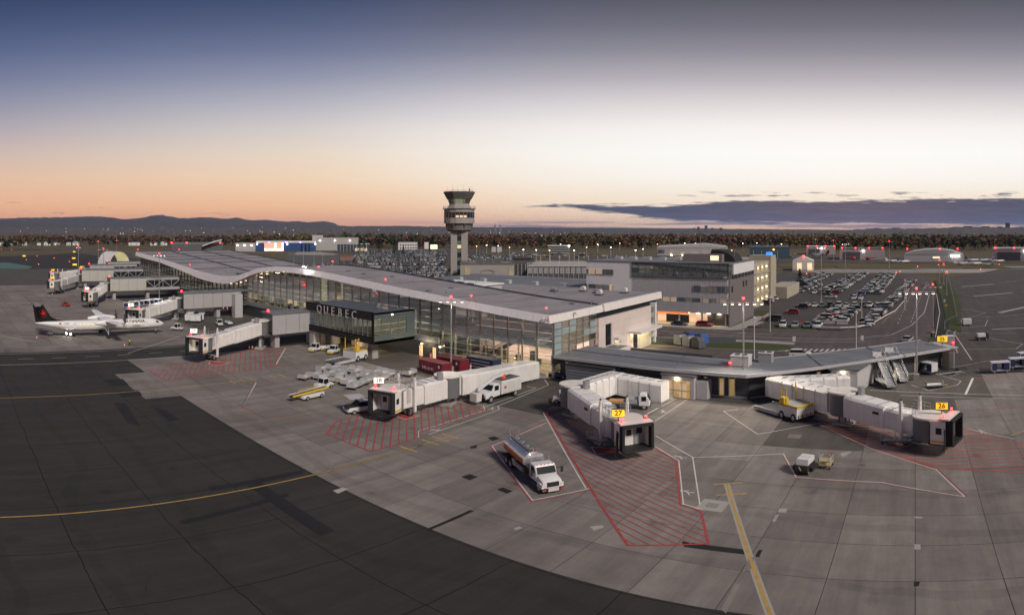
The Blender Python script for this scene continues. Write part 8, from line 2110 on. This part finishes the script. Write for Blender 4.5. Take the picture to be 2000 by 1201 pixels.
for nm, pts_, lb in (('fence', [(18, 340), (15, 250), (13, 200), (12, 176), (8, 165), (7.2, 150), (9, 143)], 'chain-link fence along the verge between the road and the right apron'), ('fence', [(-85, 388), (-40, 391), (0, 389), (16, 380), (18, 342)], 'long chain-link fence behind the car park')):
    o = thing('chain_link_fence', lb, 'fence', (*pts_[0], 0))
    for a, b in zip(pts_, pts_[1:]):
        a2, b2 = Vector(a) - Vector(pts_[0]), Vector(b) - Vector(pts_[0]); L2 = (b2 - a2).length; n_ = max(1, int(L2 / 6))
        MB().poly([(*a2, 0), (*b2, 0), (*b2, 2.3), (*a2, 2.3)]).build('mesh_panel', g_mesh, o); MB().bar((*a2, 2.3), (*b2, 2.3), .06).build('top_rail', m_galv, o)
        for k in range(n_ + 1): q = a2 + (b2 - a2) * k / n_; MB().tube((*q, 0), (*q, 2.4), .05, n=5).build('post', m_galv, o)
# signs
def roadsign(px, kind, label):
    p = G(*px); o = thing('road_sign', label, 'sign', (p[0], p[1], 0), math.atan2(-p[1], -p[0]))
    MB().tube((0, 0, 0), (0, 0, 2.4), .04, n=5).build('post', m_galv, o)
    if kind == 'noentry': MB().tube((0, 0, 2.3), (.06, 0, 2.3), .4, n=16).build('disc', m_red, o); MB().box(.06, .08, -.28, .28, 2.23, 2.37).build('bar', m_white, o); MB().box(0, .05, -.3, .3, 1.2, 1.8).build('plate', m_white, o)
    elif kind == 'diamond': MB().loft([[(0, 0, 1.8), (0, .55, 2.35), (0, 0, 2.9), (0, -.55, 2.35)], [(.05, 0, 1.8), (.05, .55, 2.35), (.05, 0, 2.9), (.05, -.55, 2.35)]]).build('diamond', m_yel, o)
    elif kind == 'plate': MB().box(0, .05, -.35, .35, 1.4, 2.5).build('plate', m_white, o)
    else: MB().box(0, .05, -.3, .3, 1.6, 2.2).build('plate', m_red, o)
roadsign((1823, 660), 'noentry', 'round no-entry sign on the small verge at the fence corner'); roadsign((1848, 610), 'diamond', 'yellow diamond sign on the grass verge beside the fence'); roadsign((1684, 676), 'plate', 'white plate sign beside the crosswalk')
roadsign((1551, 678), 'plate', 'thin plate sign on the tip of the lawn'); roadsign((1421, 634), 'stop', 'small red sign at the office corner'); roadsign((1489, 635), 'stop', 'small red sign at the car park entrance'); roadsign((1564, 640), 'stop', 'small red sign above the front car row'); roadsign((1845, 598), 'plate', 'white plate sign on the verge above the yellow diamond')
o = thing('gate_sign', 'yellow lit gate sign 25 on the roof at the pier end', 'sign', (5.2, 117.8, 4.42), R(-100)); MB().tube((0, 0, 0), (0, 0, .8), .06, n=6).build('post', m_dgrey, o); MB().box(-.2, .2, -.95, .95, .7, 1.75).build('sign_box', m_signY, o); put_text('numeral', '25', 1.0, m_signT, o, (.21, 0, 1.22), 0, .01, bold=.02)
o = thing('baggage_trolley_box', 'tall box cart with a red beacon behind the pier end', 'cart', (*G(1852, 681)[:2], 0), R(10)); MB().box(-1.3, 1.3, -.9, .9, .5, 2.9).build('box', m_grey, o); MB().box(-1.35, 1.35, -.95, .95, 2.9, 3.0).build('roof', m_white, o); MB().ball((.9, -1.0, 1.5), .2).build('red_beacon', m_redlamp, o)
for x in (-.8, .8):
    for s_ in (-1, 1): wheel(o, x, s_ * .8, .26, .16, rim=False)
for k, (px, dg, lb) in enumerate((((1866, 724), 15, 'long black tow bar with small wheels beside the covered carts, upper one'), ((1858, 732), 25, 'long grey tow bar lying beside the covered carts, lower one'))):
    p = G(*px); o = thing('tow_bar', lb, 'tow bar', (p[0], p[1], 0), R(dg)); MB().tube((-2.4, 0, .4), (2.4, 0, .4), .09, n=6).build('bar', m_black if k == 0 else m_grey, o); MB().obox((2.4, 0, .4), (.4, .5, .2)).build('head', m_dgrey, o)
    for s_ in (-1, 1): wheel(o, .3, s_ * .4, .25, .12, rim=False)
for k, px in enumerate(((47, 501.5), (145, 493), (144, 506), (146, 519), (275, 520))):
    p = G(*px); o = thing('airfield_sign', 'small lit yellow airfield sign, ' + ['by the left grass edge', 'highest right of the grass', 'on the taxiway, middle one', 'on the taxiway, lowest one', 'near the terminal end'][k], 'sign', (p[0], p[1], 0), math.atan2(-p[1], -p[0])); MB().box(-.15, .15, -1.6, 1.6, .3, 1.5).build('face', m_signY, o)
    for s_ in (-1, 1): MB().box(-.1, .1, s_ * 1.2 - .08, s_ * 1.2 + .08, 0, .3).build('leg', m_dgrey, o)

# ------------------------------------------------------------------ marshaller
p = G(253, 675); pe = thing('person', 'ground worker standing in a yellow-green safety vest beside the airliner', 'person', (p[0], p[1], 0), R(200))
def skinbody():
    me = bpy.data.meshes.new('body')
    V = {'pel': (0, 0, .95, .15), 'wst': (0, 0, 1.12, .14), 'chs': (0, 0, 1.36, .17), 'nck': (0, 0, 1.52, .06), 'hdb': (.01, 0, 1.6, .085), 'hdm': (.015, 0, 1.69, .105), 'hdt': (.01, 0, 1.77, .07)}
    E_ = [('pel', 'wst'), ('wst', 'chs'), ('chs', 'nck'), ('nck', 'hdb'), ('hdb', 'hdm'), ('hdm', 'hdt')]
    for s_, n_ in ((1, 'l'), (-1, 'r')):
        V.update({'sh' + n_: (0, s_ * .19, 1.44, .07), 'el' + n_: (.02, s_ * .27, 1.16, .05), 'wr' + n_: (.1, s_ * .26, .93, .035), 'hn' + n_: (.12, s_ * .26, .85, .035), 'hp' + n_: (0, s_ * .1, .9, .1), 'kn' + n_: (.03, s_ * .12, .5, .07), 'an' + n_: (0, s_ * .13, .09, .05), 'to' + n_: (.16, s_ * .14, .05, .045)})
        E_ += [('chs', 'sh' + n_), ('sh' + n_, 'el' + n_), ('el' + n_, 'wr' + n_), ('wr' + n_, 'hn' + n_), ('pel', 'hp' + n_), ('hp' + n_, 'kn' + n_), ('kn' + n_, 'an' + n_), ('an' + n_, 'to' + n_)]
    ks = list(V); me.from_pydata([V[k][:3] for k in ks], [(ks.index(a), ks.index(b)) for a, b in E_], [])
    o = bpy.data.objects.new('body', me); COL.objects.link(o); md = o.modifiers.new('skin', 'SKIN'); sb = o.modifiers.new('sub', 'SUBSURF'); sb.levels = sb.render_levels = 1
    for i, k in enumerate(ks): me.skin_vertices[0].data[i].radius = (V[k][3], V[k][3])
    me.skin_vertices[0].data[0].use_root = True
    return o
try:
    tmp = skinbody(); tmp.data.materials.append(M('dark_work_clothes', (.03, .032, .04), .8)); dg = bpy.context.evaluated_depsgraph_get(); dg.update()
    me2 = bpy.data.meshes.new_from_object(tmp.evaluated_get(dg)); bpy.data.objects.remove(tmp); me2.name = 'body'; link('body', me2, pe)
except Exception:
    MB().tube((0, 0, 0), (0, 0, 1.7), .2, .1).build('body', m_black, pe)
MB().loft([[(r * math.cos(R(30 * k)) * .85, r * math.sin(R(30 * k)) * 1.15, z) for k in range(12)] for z, r in ((.95, .19), (1.15, .185), (1.35, .21), (1.47, .17))]).build('safety_vest', M('hi_vis_yellow', (.45, .55, .05), .6, var=.05), pe, True)
MB().ball((.01, 0, 1.73), .115, 10, 6).build('helmet', m_black, pe, True)

# ------------------------------------------------------------------ far aircraft
def jet(px, py, dg, label, col=m_white, sc=1.0, d=None):
    p = G(px, py); o = thing('parked_jet', label, 'airplane', (p[0], p[1], 0), R(dg))
    n_ = 10; st = [(8, .05), (7, .6), (5, .95), (-3, .95), (-6, .6), (-8.5, .15)]
    MB().loft([[(x * sc, r * sc * math.sin(2 * math.pi * k / n_), 1.9 * sc + r * sc * math.cos(2 * math.pi * k / n_)) for k in range(n_)] for x, r in st]).build('fuselage', m_white, o, True)
    for s_ in (-1, 1):
        MB().loft([[(1.5 * sc, 0, 1.3 * sc), (-1.8 * sc, 0, 1.3 * sc), (-1.8 * sc, 0, 1.5 * sc), (1.5 * sc, 0, 1.5 * sc)], [(-1.6 * sc, s_ * 8 * sc, 1.7 * sc), (-2.6 * sc, s_ * 8 * sc, 1.7 * sc), (-2.6 * sc, s_ * 8 * sc, 1.8 * sc), (-1.6 * sc, s_ * 8 * sc, 1.8 * sc)]]).build('wing', m_white, o)
        MB().tube((-2.5 * sc, s_ * 1.5 * sc, 2.5 * sc), (-5.5 * sc, s_ * 1.5 * sc, 2.5 * sc), .5 * sc, n=8).build('engine', m_lgrey, o)
        MB().loft([[(-7.2 * sc, 0, 5.2 * sc), (-8.8 * sc, 0, 5.2 * sc), (-8.8 * sc, 0, 5.35 * sc), (-7.2 * sc, 0, 5.35 * sc)], [(-8.4 * sc, s_ * 3 * sc, 5.2 * sc), (-9.2 * sc, s_ * 3 * sc, 5.2 * sc), (-9.2 * sc, s_ * 3 * sc, 5.3 * sc), (-8.4 * sc, s_ * 3 * sc, 5.3 * sc)]]).build('tailplane', col, o)
        MB().tube((-.5 * sc, s_ * 1.5 * sc, 0), (-.5 * sc, s_ * 1.5 * sc, 1.3 * sc), .15 * sc, n=6).build('main_gear', m_dgrey, o)
    MB().loft([[(-5.2 * sc, -.1, 2.5 * sc), (-8 * sc, -.1, 2.3 * sc), (-9 * sc, -.1, 5.3 * sc), (-7.4 * sc, -.1, 5.3 * sc)], [(-5.2 * sc, .1, 2.5 * sc), (-8 * sc, .1, 2.3 * sc), (-9 * sc, .1, 5.3 * sc), (-7.4 * sc, .1, 5.3 * sc)]]).build('fin', col, o)
    MB().tube((6 * sc, 0, 0), (6 * sc, 0, 1.4 * sc), .12 * sc, n=6).build('nose_gear', m_dgrey, o); MB().obox((6.6 * sc, 0, 2.3 * sc), (.9 * sc, 1.0 * sc, .3 * sc)).build('cockpit_window', m_dark_glass, o)


jet(1600, 503, 150, 'white aircraft with a bright red tail before the grey hangars', m_red, 1.5)
for k, (x, y, a) in enumerate(((1745, 513, 20), (1765, 514, 40), (1880, 518, 10), (1905, 518, 30), (1930, 520, 160), (1900, 511, 20), (1925, 511, 200), (1950, 513, 30), (1540, 504, 160), (1475, 507, 20))):
    jet(x, y, a, 'small parked jet ' + ['left of the barrel hangar', 'in front of the barrel hangar corner', 'right of the barrel hangar, front row first', 'right of the barrel hangar, front row second', 'right of the barrel hangar, front row third', 'behind the front row, first', 'behind the front row, second', 'behind the front row, third', 'right of the teal hangar', 'left of the teal hangar'][k], [m_white, m_navy, m_white, m_dgrey][k % 4], .85)
for k, (x, y) in enumerate(((1665, 508), (1697, 509))):
    p = G(x, y); o = thing('helicopter', ['left', 'right'][k] + ' red helicopter in front of the grey hangar', 'helicopter', (p[0], p[1], 0), R([20, 160][k])); MB().ball((1, 0, 2.0), 1.6, 12, 8, (1.5, .8, .85)).build('cabin', m_red, o, True); MB().tube((-1, 0, 2.3), (-7, 0, 2.7), .45, .18, n=8).build('tail_boom', m_red, o)
    MB().bar((-7, 0, 2.5), (-7.5, 0, 4.0), .4, .12).build('tail_fin', m_red, o); MB().tube((.6, 0, 3.2), (.6, 0, 3.9), .12, n=6).build('mast', m_dgrey, o)
    for a in range(4): MB().bar((.6, 0, 3.9), (.6 + 5.5 * math.cos(R(90 * a + 20)), 5.5 * math.sin(R(90 * a + 20)), 3.8), .25, .05).build('rotor_blade', m_dgrey, o)
    for s_ in (-1, 1): MB().bar((-1.5, s_ * 1.2, .15), (3, s_ * 1.2, .15), .12).bar((0, s_ * 1.2, .15), (0, s_ * .5, 1.2), .08).bar((1.8, s_ * 1.2, .15), (1.8, s_ * .5, 1.2), .08).build('skid', m_dgrey, o)
    MB().ball((2.4, 0, 2.1), 1.0, 10, 6, (.9, .85, .8)).build('windscreen', m_dark_glass, o, True)

# ------------------------------------------------------------------ single trees
def conifer(px, yb, h, label, rx=.24):
    p = G(px, yb); o = thing('conifer', label, 'tree', (p[0], p[1], 0)); rg = random.Random(int(px)); vs, fs, cols = [], [], []
    for k in range(260):
        t_ = rg.random() ** .8; z = h * (.08 + .92 * t_); r = h * rx * (1 - t_) * rg.uniform(.35, 1.05) + .15; a = rg.uniform(0, 6.28); s_ = h * .055 * rg.uniform(.6, 1.2)
        c_ = Vector((r * math.cos(a), r * math.sin(a), z)); u = Vector((math.cos(a), math.sin(a), -.45)); w_ = Vector((-math.sin(a), math.cos(a), 0)); i = len(vs)
        for e, f_ in ((-.6, -.7), (1.2, 0), (-.6, .7)): vs.append(tuple(c_ + u * e * s_ + w_ * f_ * s_))
        fs.append((i, i + 1, i + 2)); j = rg.uniform(.7, 1.5); cols.append((.018 * j, .030 * j, .016 * j, 1))
    link('crown', leafmesh('crown', vs, fs, cols), o); MB().tube((0, 0, 0), (0, 0, h * .8), h * .02, .03, n=6).build('trunk', m_trunk, o)


for k, (x, y, h) in enumerate(((702, 494, 15), (711, 494, 15), (589, 497, 12), (597, 497, 13), (604, 497, 12), (740, 497, 18), (771, 499, 17), (788, 499, 11))): conifer(x, y, h, ['dark conifer, left of a pair above the left car park', 'dark conifer, right of a pair above the left car park', 'slim dark conifer before the blue hangar, left', 'slim dark conifer before the blue hangar, middle', 'slim dark conifer before the blue hangar, right', 'broad dark conifer left of the white office', 'largest dark conifer left of the white office', 'small conifer before the white office'][k], .12 if 2 <= k <= 4 else .27)
conifer(1562, 562, 9, 'small green tree at the edge of the car park beside the garage wing', .33)
def bush(px, yb, r, label, col):
    p = G(px, yb); o = thing('shrub', label, 'shrub', (p[0], p[1], 0)); rg = random.Random(int(px)); vs, fs, cols = [], [], []
    crown(vs, fs, cols, (0, 0, r * .7), r, r * .8, 160, col, rg, r * .16); link('crown', leafmesh('crown', vs, fs, cols), o); MB().tube((0, 0, 0), (0, 0, r), .08, .03, n=5).build('stem', m_trunk, o)
for k, (x, y, r) in enumerate(((925, 541, 2.6), (880, 532, 3.0), (1000, 531, 2.2), (12, 484, 9))): bush(x, y, r, ['rust-coloured shrub below the tower office', 'olive shrub left of the tower foot', 'small shrub right of the tower office', 'dark shrub mound at the left edge of the airfield'][k], [(.10, .05, .02), (.06, .05, .02), (.06, .05, .02), (.02, .022, .012)][k])
# small airfield beacons
for k in range(4, 22):
    rg = random.Random(k * 3 + 1); x = rg.uniform(0, 200) if k < 12 else rg.uniform(1560, 1960); y = rg.uniform(484, 520) if k < 12 else rg.uniform(516, 545); p = G(x, y)
    o = thing('edge_light', 'small red edge light on a short stake ' + ('on the left taxiway' if k < 12 else 'beyond the right-hand car park'), 'light', (p[0], p[1], 0), group='red edge lights left' if k < 12 else 'red edge lights right'); MB().tube((0, 0, 0), (0, 0, .5), .05, n=5).build('stake', m_orange, o); MB().ball((0, 0, .65), .28, 6, 4).build('lens', lamp('edge_lens', (1, .12, .04), 6), o)
